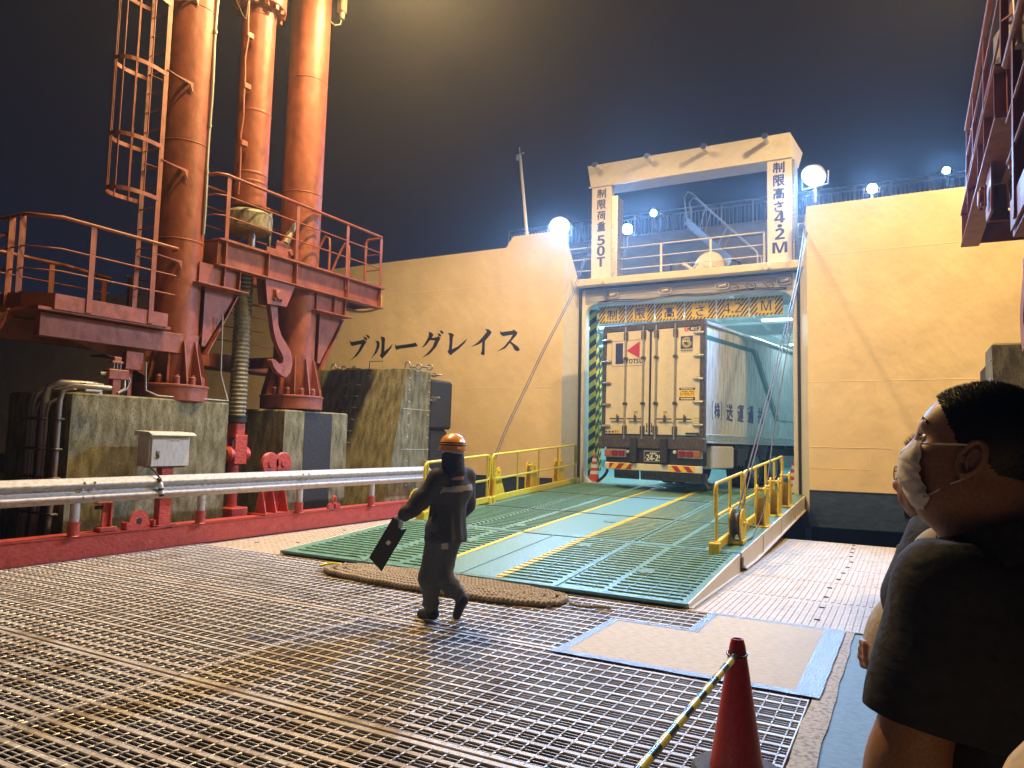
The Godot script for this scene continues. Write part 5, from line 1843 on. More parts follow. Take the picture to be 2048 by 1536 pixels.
		for seg in 3:
			var za := 0.6 - seg * 4.6 if seg else 2.0
			var zb := -4.0 - seg * 4.55 if seg else -5.75
			za = [2.0, -5.6, -9.3][seg]
			zb = [-5.78, -9.5, -13.05][seg]
			mb = MB.new()
			var pr := []
			for i in 25:
				var f := i / 24.0
				var w := 0.04 * cos(f * TAU * 2.0 - PI) if f > 0.0 else 0.0
				pr.append(Vector2(0.045 - 0.042 * cos(f * TAU * 2.0), 0.695 + 0.31 * f))
			var off := 0.004 * seg
			for i in 24:
				var a: Vector2 = pr[i]
				var b: Vector2 = pr[i + 1]
				var e := b - a
				var m := Vector3(s * e.y, -e.x, 0).normalized()
				var m0 := m
				var m1 := m
				if i > 0:
					m0 = (m + Vector3(s * (a.y - pr[i - 1].y), -(a.x - pr[i - 1].x), 0).normalized()).normalized()
				if i < 23:
					m1 = (m + Vector3(s * (pr[i + 2].y - b.y), -(pr[i + 2].x - b.x), 0).normalized()).normalized()
				var A0 := Vector3(s * (a.x + off), a.y, za)
				var A1 := Vector3(s * (a.x + off), a.y, zb)
				var B0 := Vector3(s * (b.x + off), b.y, za)
				var B1 := Vector3(s * (b.x + off), b.y, zb)
				mb.tri3(A0, A1, B1, m0, m0, m1)
				mb.tri3(A0, B1, B0, m0, m1, m1)
				var k := Vector3(s * 0.006, 0, 0)
				mb.tri3(A0 - k, A1 - k, B1 - k, -m0, -m0, -m1)
				mb.tri3(A0 - k, B1 - k, B0 - k, -m0, -m1, -m1)
			obj("rail_beam", mb, M.galv, gr)
			mb = MB.new()
			for y in [0.77, 0.86, 0.95]:
				for zz in [zb + 0.06, zb + 0.19]:
					mb.ball(Vector3(s * (0.045 if y == 0.86 else 0.085), y, zz), Vector3(0.012, 0.018, 0.018), Basis(), 8, 6)
			obj("splice_bolts", mb, M.pipe, gr)
		for z in [-12.95, -11.26, -9.36, -7.4, -5.56, -3.66, -1.76]:
			mb = MB.new()
			mb.lathe([[0.055, 0.46], [0.055, 0.9], [0.0, 0.9]], Vector3(-s * 0.03, 0, z), Basis(), 18)
			obj("post", mb, M.galv, gr)
			mb = MB.new()
			mb.lathe([[0.08, 0.3], [0.068, 0.31], [0.068, 0.44], [0.072, 0.45], [0.072, 0.47], [0.056, 0.475]], Vector3(-s * 0.03, 0, z), Basis(), 18)
			obj("post_sleeve", mb, M.curb_red, gr)
	# things on the left edge beam only
	var bx := thing("control_cabinet", "beige weathered switch cabinet on a red post behind the guard rail", "cabinet", Vector3(-9.12, 0.3, -6.88))
	var mb := MB.new()
	mb.box(Vector3(-0.05, 1.03, 0), Vector3(0.26, 0.43, 0.64), Basis(), 0.012)
	obj("case", mb, M.beige_box, bx)
	mb = MB.new()
	mb.box(Vector3(0.09, 1.02, 0.0), Vector3(0.02, 0.4, 0.6), Basis(), 0.006)
	obj("door", mb, M.beige_box, bx)
	mb = MB.new()
	mb.prism(PackedVector2Array([Vector2(-0.2, 1.235), Vector2(0.17, 1.235), Vector2(0.17, 1.255), Vector2(0.1, 1.29), Vector2(-0.2, 1.30)]), Vector3(0, 0, 0.35), Vector3.RIGHT, Vector3.UP, 0.01)
	mb.prism(PackedVector2Array([Vector2(-0.2, 1.245), Vector2(0.17, 1.245), Vector2(0.165, 1.262), Vector2(0.1, 1.29), Vector2(-0.2, 1.30)]), Vector3(0, 0, -0.35), Vector3.RIGHT, Vector3.UP, 0.7)
	obj("rain_hood", mb, M.beige_box, bx)
	mb = MB.new()
	mb.box(Vector3(0.11, 0.98, 0.2), Vector3(0.02, 0.1, 0.045), Basis(), 0.005)
	mb.box(Vector3(0.125, 0.96, 0.2), Vector3(0.02, 0.06, 0.018), Basis(), 0.004)
	obj("lock", mb, M.steel, bx)
	mb = MB.new()
	mb.box(Vector3(0.102, 1.17, -0.05), Vector3(0.004, 0.035, 0.19))
	obj("label_plate", mb, M.letter_white, bx)
	mb = MB.new()
	for i in 9:
		mb.box(Vector3(0.1045, 1.17, 0.03 - i * 0.02), Vector3(0.001, 0.018, 0.013))
	obj("label_print", mb, M.black, bx)
	mb = MB.new()
	mb.box(Vector3(0, 0.4, 0), Vector3(0.12, 0.82, 0.19), Basis(), 0.008)
	mb.box(Vector3(0, 0.006, 0), Vector3(0.22, 0.02, 0.3), Basis(), 0.004)
	obj("post", mb, M.curb_red, bx)
	mb = MB.new()
	mb.box(Vector3(-0.02, 0.81, 0.0), Vector3(0.2, 0.02, 0.5))
	obj("bracket", mb, M.black, bx)
	var sp := thing("spray_bottle", "small white bottle with black bands hanging on the guard rail by the cabinet", "bottle", Vector3(-8.86, 0.94, -6.62))
	mb = MB.new()
	mb.lathe([[0.0, -0.2], [0.03, -0.2], [0.032, -0.19], [0.032, -0.05], [0.02, -0.02], [0.0, -0.02]], Vector3.ZERO, Basis(Vector3.RIGHT, 0.2), 14)
	obj("body", mb, M.cone_white, sp)
	mb = MB.new()
	mb.lathe([[0.034, -0.13], [0.034, -0.1]], Vector3.ZERO, Basis(Vector3.RIGHT, 0.2), 14)
	mb.lathe([[0.0, -0.215], [0.033, -0.215], [0.034, -0.18]], Vector3.ZERO, Basis(Vector3.RIGHT, 0.2), 14)
	mb.box(Vector3(0, 0.01, 0.01), Vector3(0.05, 0.06, 0.05), Basis(Vector3.RIGHT, 0.4), 0.01)
	mb.tube([Vector3(0, 0.03, 0.0), Vector3(-0.05, 0.12, 0.05), Vector3(-0.12, 0.2, 0.1)], 0.012, 6)
	obj("cap", mb, M.black, sp)
	var sv := thing("mooring_sheave", "red twin-wheel bracket with stiffened base behind the guard rail", "sheave", Vector3(-9.22, 0.3, -9.02))
	for k in [-0.09, 0.09]:
		mb = MB.new()
		mb.lathe([[0.0, -0.03], [0.17, -0.03], [0.18, -0.02], [0.14, 0.0], [0.18, 0.02], [0.17, 0.03], [0.06, 0.03], [0.06, 0.05], [0.0, 0.05]], Vector3(0.02, 0.82, k * 1.6), Basis(Vector3.BACK, -PI / 2), 26)
		obj("wheel", mb, M.curb_red, sv)
	mb = MB.new()
	mb.prism(PackedVector2Array([Vector2(-0.34, 0), Vector2(0.3, 0), Vector2(0.2, 0.7), Vector2(0.1, 0.86), Vector2(-0.16, 0.86), Vector2(-0.22, 0.6)]), Vector3(-0.06, 0, 0), Vector3.FORWARD, Vector3.UP, 0.03)
	for z in [-0.2, 0.06, 0.28]:
		mb.prism(PackedVector2Array([Vector2(-0.03, 0), Vector2(0.16, 0), Vector2(0.0, 0.55), Vector2(-0.03, 0.55)]), Vector3(0, 0, z), Vector3.RIGHT, Vector3.UP, 0.02)
	mb.box(Vector3(0.02, 0.01, 0.02), Vector3(0.4, 0.025, 0.72), Basis(), 0.004)
	obj("bracket", mb, M.curb_red, sv)
	var lg := thing("lifting_lug", "red lifting lug with a round hole on the edge beam, nearest the cabinet post", "lug", Vector3(-9.08, 0.3, -6.5), 0.0, "lugs on the edge beam")
	mb = MB.new()
	var lp := PackedVector2Array([Vector2(-0.2, 0), Vector2(0.2, 0)])
	var up := PackedVector2Array()
	for i in 13:
		var a := PI * i / 12.0
		lp.append(Vector2(0.14 * cos(a), 0.1 + 0.14 * sin(a)))
	mb.prism(lp, Vector3(-0.015, 0, 0), Vector3.FORWARD, Vector3.UP, 0.03)
	mb.box(Vector3(0, 0.05, 0.2), Vector3(0.12, 0.1, 0.04), Basis(), 0.01)
	mb.box(Vector3(0, 0.05, -0.2), Vector3(0.12, 0.1, 0.04), Basis(), 0.01)
	obj("plate", mb, M.curb_red, lg)
	mb = MB.new()
	mb.lathe([[0.0, 0.003], [0.04, 0.003], [0.043, 0.0]], Vector3(0.015, 0.1, 0), Basis(Vector3.BACK, -PI / 2), 18)
	obj("hole", mb, M.black, lg)
	var l2 := thing("ring_lug", "small red ring lug on the edge beam near the ramp", "lug", Vector3(-9.05, 0.3, -10.3), 0.0, "lugs on the edge beam")
	mb = MB.new()
	var rg2 := []
	for i in 16:
		var a := TAU * i / 16
		rg2.append(Vector3(0, 0.15 + 0.07 * sin(a), 0.04 * cos(a)))
	mb.tube(rg2, 0.018, 7, true)
	obj("ring", mb, M.curb_red, l2)
	mb = MB.new()
	for k in [-0.09, 0.09]:
		mb.lathe([[0.0, -0.02], [0.07, -0.02], [0.07, 0.02], [0.0, 0.02]], Vector3(0, 0.03, k), Basis(Vector3.BACK, -PI / 2), 16)
	obj("cheeks", mb, M.curb_red, l2)
	var lt := thing("stop_post", "short dark red stop post with a bolt on the edge beam", "post", Vector3(-9.1, 0.3, -6.02))
	mb = MB.new()
	mb.box(Vector3(0, 0.03, -0.03), Vector3(0.14, 0.06, 0.24), Basis(), 0.01)
	mb.box(Vector3(0, 0.2, -0.02), Vector3(0.02, 0.34, 0.1))
	mb.box(Vector3(0, 0.2, -0.07), Vector3(0.1, 0.34, 0.02))
	mb.box(Vector3(0, 0.37, 0.02), Vector3(0.1, 0.02, 0.2), Basis(), 0.004)
	obj("body", mb, M.curb_red, lt)
	mb = MB.new()
	mb.tube([Vector3(0.0, 0.31, 0.03), Vector3(0.0, 0.31, 0.12)], 0.025, 8)
	obj("bolt", mb, M.black, lt)
	# conduits, limit switch and panel on the first pier
	var cd := thing("conduit_run", "four steel conduits clamped down the end face of the left pier", "pipes", Vector3(-9.7, 0, -5.74))
	for q in [[-0.62, 2.13, 0.03], [-0.53, 2.13, 0.04], [-0.3, 2.2, 0.05], [0.02, 2.16, 0.035], [-0.48, 2.0, 0.022], [-0.24, 2.0, 0.022]]:
		mb = MB.new()
		var x: float = q[0]
		var yt: float = q[1]
		mb.tube([Vector3(x - 0.1, -0.9, 0.07), Vector3(x - 0.04, 0.3, 0.06), Vector3(x, 0.9, 0.05), Vector3(x, yt - 0.2, 0.05), Vector3(x + 0.03, yt - 0.06, 0.03), Vector3(x + 0.12, yt, -0.06), Vector3(x + 0.2, yt, -0.3), Vector3(x + 0.2, yt, -0.5)], q[2], 8)
		obj("conduit", mb, M.pipe, cd)
	for y in [1.72, 1.33, 0.96, 0.5]:
		for x in [-0.58, -0.3, 0.02]:
			mb = MB.new()
			mb.box(Vector3(x, y, 0.06), Vector3(0.16 if x > -0.5 else 0.28, 0.03, 0.1), Basis(), 0.008)
			obj("clamp", mb, M.truck_dark, cd)
	var jb := thing("junction_box", "grey junction box on top of the left pier beside the conduits", "box", Vector3(-9.75, 2.08, -6.12))
	mb = MB.new()
	mb.box(Vector3(0, 0.07, 0), Vector3(0.2, 0.1, 0.24), Basis(), 0.01)
	mb.box(Vector3(0, 0.13, 0), Vector3(0.22, 0.02, 0.26), Basis(), 0.004)
	mb.box(Vector3(0, 0.01, 0), Vector3(0.1, 0.03, 0.3))
	obj("case", mb, M.grey_paint, jb)
	var ls := thing("limit_switch", "red brown limit switch with brass knob on top of the left pier", "switch", Vector3(-9.75, 2.08, -6.47))
	mb = MB.new()
	mb.box(Vector3(0, 0.11, 0), Vector3(0.1, 0.22, 0.12), Basis(), 0.006)
	mb.box(Vector3(0, 0.29, -0.02), Vector3(0.12, 0.14, 0.3), Basis(), 0.01)
	mb.box(Vector3(0, 0.5, 0.0), Vector3(0.09, 0.07, 0.11), Basis(), 0.01)
	mb.box(Vector3(0, 0.46, 0.0), Vector3(0.1, 0.03, 0.17), Basis(), 0.006)
	obj("body", mb, M.red_oxide, ls)
	mb = MB.new()
	for k in [-0.05, 0.0, 0.05]:
		mb.tube([Vector3(0.03, 0.35, k), Vector3(0.03, 0.46, k)], 0.012, 7)
	obj("spring_rods", mb, M.steel, ls)
	mb = MB.new()
	mb.tube([Vector3(0.0, 0.29, 0.13), Vector3(0.0, 0.285, 0.22)], 0.026, 10)
	obj("knob", mb, M.bellows, ls)
	mb = MB.new()
	mb.tube([Vector3(0, 0.3, -0.17), Vector3(0.02, 0.22, -0.22), Vector3(0.02, 0.1, -0.18), Vector3(0.02, 0.03, -0.05)], 0.012, 6)
	mb.tube([Vector3(0.02, 0.25, -0.13), Vector3(0.05, 0.1, -0.12), Vector3(0.05, 0.03, -0.02)], 0.02, 6)
	mb.tube([Vector3(0.05, 0.5, -0.42), Vector3(0.05, 0.1, -0.45), Vector3(0.12, 0.03, -0.6), Vector3(0.14, 0.03, -1.6), Vector3(0.12, 0.03, -1.86), Vector3(0.05, 0.45, -1.75), Vector3(0.05, 1.4, -1.72)], 0.014, 6)
	obj("cable", mb, M.pipe, ls)
	var pn := thing("switch_panel", "flat square red brown switch panel beside the foot of the left column", "panel", Vector3(-9.78, 2.35, -6.74))
	mb = MB.new()
	mb.box(Vector3(0, 0.24, 0), Vector3(0.1, 0.26, 0.27), Basis(), 0.008)
	mb.box(Vector3(-0.05, 0.0, 0), Vector3(0.04, 0.6, 0.06))
	obj("case", mb, M.red_oxide, pn)
	# old mooring rope laid out as a mat in front of the ramp
	rope_mat()

func rope_mat() -> void:
	var t := thing("rope_mat", "long oval mat woven of old mooring rope before the ramp toe", "rope mat", Vector3(-4.6, 0.0, -6.98))
	# nested long loops, each a plait of three strands
	for k in 4:
		var w := 0.05 + k * 0.105
		var l := 1.12 + k * 0.13
		var path := []
		for i in 97:
			var a := TAU * i / 96.0
			var x := l * signf(cos(a)) * pow(absf(cos(a)), 0.85)
			var z := w * signf(sin(a)) * pow(absf(sin(a)), 0.6)
			path.append(Vector3(x, 0.036 + 0.004 * sin(i * 1.3 + k), z + 0.03 * sin(x * 1.3)))
		path.pop_back()
		var total := 0.0
		for i in path.size():
			total += path[i].distance_to(path[(i + 1) % path.size()])
		var turns := roundf(total / 0.15)
		for s in 3:
			var pts := []
			var acc := 0.0
			for i in path.size():
				var p: Vector3 = path[i]
				var q: Vector3 = path[(i + 1) % path.size()]
				var tt := (q - p).normalized()
				var side := tt.cross(Vector3.UP).normalized()
				var steps := maxi(1, int(p.distance_to(q) / 0.014))
				for j in steps:
					var ph := (acc + p.distance_to(q) * j / steps) / total * turns * TAU + s * TAU / 3.0
					pts.append(p.lerp(q, float(j) / steps) + side * 0.03 * sin(ph) + Vector3.UP * 0.013 * sin(2.0 * ph))
				acc += p.distance_to(q)
			var st := MB.new()
			st.tube(pts, 0.0225, 6, true)
			obj("strand", st, M.rope, t)
	var mb := MB.new()
	for s in 2:
		var pts := []
		for i in 30:
			var f := i / 29.0
			pts.append(Vector3(1.62 + 0.42 * f, 0.03, 0.06 + 0.05 * sin(f * 5.0)) + Vector3(0, 0.008 * cos(f * 40.0 + s * PI), 0.01 * sin(f * 40.0 + s * PI)))
		mb.tube(pts, 0.012, 5)
	obj("loose_end", mb, M.rope, t)
	mb = MB.new()
	mb.tube([Vector3(-1.62, 0.06, 0.1), Vector3(-1.55, 0.08, -0.02), Vector3(-1.5, 0.06, -0.14)], 0.014, 6)
	obj("yellow_tie", mb, M.pole_yellow, t)

# ---------------------------------------------------------------- lamps
func flood(label: String, at: Vector3, aim: Vector3, color: Color, face: Vector2, e_light: float, e_face: float, angle: float, group: String) -> Node3D:
	var t := thing("floodlight", label, "floodlight", at, 0.0, group)
	var z := (at - aim).normalized()
	var x := Vector3.UP.cross(z).normalized()
	var b := Basis(x, z.cross(x), z)
	var mb := MB.new()
	mb.lathe([[face.x * 0.5, 0.012], [face.x * 0.54, 0.015], [face.x * 0.54, -0.03], [face.x * 0.42, -0.14], [face.x * 0.2, -0.2], [face.x * 0.2, -0.28], [0.0, -0.28]], Vector3.ZERO, b * Basis(Vector3.RIGHT, -PI / 2), 24)
	obj("housing", mb, M.grey_paint, t)
	mb = MB.new()
	mb.lathe([[0.0, 0.03], [face.x * 0.3, 0.026], [face.x * 0.46, 0.008], [face.x * 0.5, -0.01]], Vector3.ZERO, b * Basis(Vector3.RIGHT, -PI / 2), 24)
	obj("lamp_glass", mb, glow(color, e_face), t)
	mb = MB.new()
	mb.tube([b * Vector3(-face.x * 0.5 - 0.05, 0, 0.1), b * Vector3(-face.x * 0.5 - 0.05, 0, 0.1) + Vector3(0, -face.y * 0.7, 0), b * Vector3(face.x * 0.5 + 0.05, 0, 0.1) + Vector3(0, -face.y * 0.7, 0), b * Vector3(face.x * 0.5 + 0.05, 0, 0.1)], 0.018, 6)
	mb.tube([b * Vector3(0, 0, 0.1) + Vector3(0, -face.y * 0.7, 0), b * Vector3(0, 0, 0.1) + Vector3(0, -face.y * 0.7 - 0.35, 0)], 0.03, 8)
	obj("yoke", mb, M.grey_paint, t)
	var l := SpotLight3D.new()
	l.name = "beam"
	l.light_color = color
	l.light_energy = e_light
	l.light_size = face.x * 0.5
	l.spot_angle = angle
	l.spot_angle_attenuation = 0.6
	l.spot_range = 80.0
	l.spot_attenuation = 2.0
	l.shadow_enabled = true
	l.transform = Transform3D(b, b * Vector3(0, 0, -0.06))
	t.add_child(l)
	return t

func lamps() -> void:
	var sodium := Color(1.0, 0.83, 0.55)
	var cool := Color(0.52, 0.74, 1.0)
	flood("sodium floodlight on the arm of the left gantry, above the frame", Vector3(-7.6, 10.85, -10.4), Vector3(-7.2, 0, -9.8), sodium, Vector2(0.5, 0.4), WARM * 1.45, 40.0, 84.0, "sodium floodlights on the gantries")
	flood("sodium floodlight on the arm of the right gantry, above the frame", Vector3(2.2, 11.3, -13.0), Vector3(-0.8, 0, -11.4), sodium, Vector2(0.5, 0.4), WARM, 40.0, 84.0, "sodium floodlights on the gantries")
	flood("added sodium fill floodlight on the near column arm of the left gantry, above the frame", Vector3(-7.4, 11.0, -7.4), Vector3(-5.6, 0, -6.2), sodium, Vector2(0.5, 0.4), WARM * 0.7, 40.0, 84.0, "sodium floodlights on the gantries")  # extra lamp, added out of view to brighten the foreground and columns
	flood("brightest blue-white floodlight on the bulwark, left of the limit gate", Vector3(-7.85, 7.12, -17.0), Vector3(-5.2, 0, -11.0), cool, Vector2(0.5, 0.42), COOL, 60.0, 38.0, "floodlights on the ship")
	flood("brightest blue-white floodlight right of the limit gate", Vector3(-1.78, 7.6, -17.1), Vector3(-4.4, 0, -10.5), cool, Vector2(0.5, 0.42), COOL, 60.0, 38.0, "floodlights on the ship")
	flood("blue-white floodlight seen through the limit gate, the lower one", Vector3(-7.3, 7.95, -20.6), Vector3(-5.0, 5.5, -14.0), cool, Vector2(0.3, 0.26), COOL * 0.25, 60.0, 70.0, "floodlights on the ship")
	flood("small floodlight on the upper deck behind the gate, beside the stair top", Vector3(-6.85, 8.7, -21.7), Vector3(-5.0, 4.0, -8.0), cool, Vector2(0.2, 0.18), COOL * 0.12, 60.0, 70.0, "floodlights on the ship")
	flood("small floodlight on the rail top above the right hull plating", Vector3(-0.62, 7.2, -17.2), Vector3(0.5, 3.0, -8.0), cool, Vector2(0.2, 0.14), COOL * 0.12, 60.0, 75.0, "floodlights on the ship")
	flood("distant small floodlight at the far right of the upper rail", Vector3(0.96, 9.0, -22.0), Vector3(-1.0, 3.0, -8.0), cool, Vector2(0.18, 0.16), COOL * 0.1, 60.0, 70.0, "floodlights on the ship")
	# fluorescent lamps on the car deck
	var tubes := [[-2.85, 5.03, -20.7], [-8.2, 5.03, -20.7], [-2.85, 5.03, -26.0], [-8.2, 5.03, -26.0], [-2.85, 5.03, -32.0], [-8.2, 5.03, -32.0], [-5.6, 5.05, -19.6]]
	var say := ["on the right, seen whole over the trailer roof", "at the left, half hidden by the trailer", "second on the right", "second on the left", "last on the right", "last on the left", "in the middle, hidden by the trailer"]
	for i in tubes.size():
		var q: Array = tubes[i]
		var t := thing("tube_lamp", "fluorescent lamp under the car deck ceiling, %s" % say[i], "ceiling lamp", Vector3(q[0], q[1], q[2]), 0.0, "fluorescent lamps of the car deck")
		var mb := MB.new()
		mb.box(Vector3(0, 0.06, 0), Vector3(1.3, 0.05, 0.14), Basis(), 0.01)
		mb.box(Vector3(-0.3, 0.11, 0), Vector3(0.04, 0.12, 0.04))
		mb.box(Vector3(0.3, 0.11, 0), Vector3(0.04, 0.12, 0.04))
		obj("tray", mb, M.inner_wall, t)
		mb = MB.new()
		mb.tube([Vector3(-0.6, 0, -0.03), Vector3(0.6, 0, -0.03)], 0.02, 8)
		mb.tube([Vector3(-0.6, 0, 0.03), Vector3(0.6, 0, 0.03)], 0.02, 8)
		obj("lamp_tubes", mb, glow(Color(0.82, 0.98, 1.0), 9.0), t)
		var l := AreaLight3D.new()
		l.name = "tube_light"
		l.light_color = Color(0.8, 0.96, 1.0)
		l.light_energy = DECK
		l.area_size = Vector2(1.2, 0.1)
		l.area_range = 60.0
		l.shadow_enabled = true
		l.rotation_degrees = Vector3(-90, 0, 0)
		l.position = Vector3(0, -0.03, 0)
		t.add_child(l)

const WARM := 140.0
const COOL := 165.0
const DECK := 17.0

# ---------------------------------------------------------------- the truck
func truck() -> void:
	var t := thing("cargo_truck", "cream box truck with silver side and lettering, rear towards the ramp", "truck", Vector3(-3.81, 0, -15.79), deg_to_rad(-10.0))
	var V := func(x: float, y: float, z: float) -> Vector3: return Vector3(x, y, z)
	var mb := MB.new()
	mb.box(Vector3(-1.235, 3.06, -5.0), Vector3(2.44, 2.46, 9.9), Basis(), 0.02)
	obj("cargo_box", mb, M.truck_side, t)
	mb = MB.new()
	mb.box(Vector3(-2.45, 3.04, 0.0), Vector3(0.09, 2.56, 0.1), Basis(), 0.012)
	mb.box(Vector3(-0.02, 3.04, 0.0), Vector3(0.11, 2.56, 0.1), Basis(), 0.012)
	mb.box(Vector3(-1.235, 4.24, 0.0), Vector3(2.34, 0.13, 0.1), Basis(), 0.012)
	mb.box(Vector3(-1.235, 4.31, -0.2), Vector3(2.5, 0.03, 0.5), Basis(), 0.008)
	obj("rear_frame", mb, M.truck_dark, t)
	for q in [[-2.40, -1.275], [-1.245, -0.085]]:
		mb = MB.new()
		mb.box(Vector3((q[0] + q[1]) / 2, 2.995, 0.012), Vector3(q[1] - q[0], 2.35, 0.05), Basis(), 0.01)
		obj("rear_door", mb, M.truck_door, t)
	mb = MB.new()
	mb.box(Vector3(-1.26, 2.995, 0.03), Vector3(0.045, 2.36, 0.05), Basis(), 0.012)
	mb.box(Vector3(-1.26, 4.16, 0.04), Vector3(0.14, 0.05, 0.05), Basis(), 0.01)
	obj("door_gasket", mb, M.black, t)
	for x in [-1.88, -1.43, -1.11, -0.65]:
		var lr := sub("lock_rod", t)
		mb = MB.new()
		mb.tube([Vector3(x, 1.72, 0.075), Vector3(x, 4.27, 0.075)], 0.019, 10)
		obj("rod", mb, M.alu, lr)
		for y in [1.92, 4.06]:
			mb = MB.new()
			mb.box(Vector3(x, y, 0.06), Vector3(0.105, 0.19, 0.06), Basis(), 0.015)
			obj("cam_keeper", mb, M.truck_dark, lr)
		for y in [2.51, 3.54]:
			mb = MB.new()
			mb.box(Vector3(x, y, 0.06), Vector3(0.11, 0.05, 0.06), Basis(), 0.012)
			mb.lathe([[0.03, -0.035], [0.03, 0.035]], Vector3(x, y, 0.075), Basis(), 12)
			obj("rod_clamp", mb, M.truck_dark, lr)
	for k in 4:
		var xa: float = [-2.25, -1.80, -1.07, -0.60][k]
		mb = MB.new()
		mb.bar(Vector3(xa, 2.165, 0.09), Vector3(xa + 0.36, 2.165, 0.09), 0.018, 0.03)
		mb.box(Vector3(xa + 0.19, 2.17, 0.07), Vector3(0.045, 0.13, 0.06), Basis(), 0.01)
		mb.ball(Vector3(xa + 0.19, 2.25, 0.09), Vector3(0.018, 0.018, 0.018), Basis(), 8, 6)
		obj("handle", mb, M.truck_dark, t)
		mb = MB.new()
		mb.ball(Vector3(xa + 0.19, 2.27, 0.065), Vector3(0.03, 0.01, 0.03), Basis(), 8, 6)
		if k == 1 or k == 2:
			mb = MB.new()
			mb.box(Vector3(xa + 0.19, 2.32, 0.0395), Vector3(0.09, 0.05, 0.004))
			obj("caution_sticker", mb, M.sticker_gold, t)
	for k in 5:
		for sd in 2:
			var y: float = (3.98 if sd == 0 else 4.03) - k * 0.497
			var x0 := -2.5 if sd == 0 else 0.03
			var dr := 1.0 if sd == 0 else -1.0
			var hg := sub("hinge", t)
			mb = MB.new()
			mb.tube([Vector3(x0 + dr * 0.02, y, 0.065), Vector3(x0 + dr * 0.2, y, 0.065), Vector3(x0 + dr * 0.25, y, 0.06)], 0.026, 8)
			mb.box(Vector3(x0 + dr * 0.11, y, 0.045), Vector3(0.2, 0.075, 0.03), Basis(), 0.012)
			obj("strap", mb, M.steel, hg)
			mb = MB.new()
			mb.tube([Vector3(x0 + dr * 0.015, y - 0.06, 0.05), Vector3(x0 + dr * 0.015, y + 0.06, 0.05)], 0.024, 8)
			obj("pin", mb, M.truck_dark, hg)
	# printed panels
	mb = MB.new()
	mb.box(Vector3(-1.855, 3.665, 0.0375), Vector3(0.8, 0.58, 0.002))
	obj("logo_ground", mb, M.truck_door, t)
	mb = MB.new()
	for q in [[-1.855, 3.957, 0.81, 0.008], [-1.855, 3.373, 0.81, 0.008], [-2.256, 3.665, 0.008, 0.58], [-1.454, 3.665, 0.008, 0.58]]:
		mb.box(Vector3(q[0], q[1], 0.0385), Vector3(q[2], q[3], 0.003))
	obj("logo_frame", mb, M.truck_dark, t)
	mb = MB.new()
	mb.box(Vector3(-2.06, 3.665, 0.039), Vector3(0.19, 0.48, 0.003))
	obj("logo_bar", mb, M.sign_blue, t)
	mb = MB.new()
	mb.prism(PackedVector2Array([Vector2(-1.87, 3.72), Vector2(-1.535, 3.54), Vector2(-1.535, 3.925)]), Vector3(0, 0, 0.0378), Vector3.RIGHT, Vector3.UP, 0.003)
	obj("logo_triangle", mb, M.sticker_red, t)
	write("KYOTSU", Vector3(-1.715, 3.475, 0.04), Basis(), 0.105, M.navy, t, "lettering", 0.003)
	mb = MB.new()
	mb.box(Vector3(-0.395, 3.835, 0.0385), Vector3(0.28, 0.28, 0.003))
	obj("safety_mark", mb, M.sign_blue, t)
	mb = MB.new()
	var arc := PackedVector2Array()
	for i in 27:
		var a := 0.75 + (TAU - 0.75) * i / 26.0
		arc.append(Vector2(-0.395 + 0.118 * cos(a), 3.838 + 0.118 * sin(a)))
	for i in range(26, -1, -1):
		var a := 0.75 + (TAU - 0.75) * i / 26.0
		arc.append(Vector2(-0.395 + 0.062 * cos(a), 3.838 + 0.062 * sin(a)))
	mb.prism(arc, Vector3(0, 0, 0.0385), Vector3.RIGHT, Vector3.UP, 0.003)
	mb.box(Vector3(-0.33, 3.82, 0.0402), Vector3(0.09, 0.04, 0.003))
	obj("safety_mark_ring", mb, M.sticker_gold, t)
	mb = MB.new()
	for i in 4:
		mb.box(Vector3(-0.465 + i * 0.045, 3.862, 0.0425), Vector3(0.03, 0.035, 0.002))
	obj("safety_mark_print", mb, M.letter_white, t)
	mb = MB.new()
	for i in 8:
		mb.box(Vector3(-0.52 + i * 0.036, 3.66, 0.0385), Vector3(0.024, 0.032, 0.002))
	for i in 6:
		mb.box(Vector3(-0.5 + i * 0.044, 3.625, 0.0385), Vector3(0.02, 0.014, 0.002))
	obj("safety_mark_text", mb, M.navy, t)
	mb = MB.new()
	var pill := PackedVector2Array()
	for i in 18:
		var a := -PI / 2 + PI * (i if i < 9 else i - 1) / 8.0
		var cx := -0.165 if i < 9 else -0.3
		pill.append(Vector2(cx + 0.05 * cos(a), 4.125 + 0.05 * sin(a)))
	mb.prism(pill, Vector3(0, 0, 0.0375), Vector3.RIGHT, Vector3.UP, 0.003)
	obj("badge", mb, M.black, t)
	mb = MB.new()
	mb.lathe([[0.0, 0.003], [0.052, 0.003], [0.052, 0.0]], Vector3(-0.4, 4.125, 0.0375), Basis(Vector3.RIGHT, PI / 2), 20)
	obj("badge_disc", mb, M.sticker_red, t)
	write("RCC", Vector3(-0.225, 4.125, 0.042), Basis(), 0.06, M.letter_white, t, "lettering", 0.002)
	write("C", Vector3(-0.4, 4.125, 0.042), Basis(), 0.06, M.letter_white, t, "lettering", 0.002)
	mb = MB.new()
	mb.box(Vector3(-0.37, 2.71, 0.0385), Vector3(0.36, 0.27, 0.003))
	obj("notice_sticker", mb, M.sticker_yellow, t)
	mb = MB.new()
	mb.box(Vector3(-0.37, 2.825, 0.0405), Vector3(0.365, 0.045, 0.002))
	mb.box(Vector3(-0.37, 2.61, 0.0405), Vector3(0.365, 0.065, 0.002))
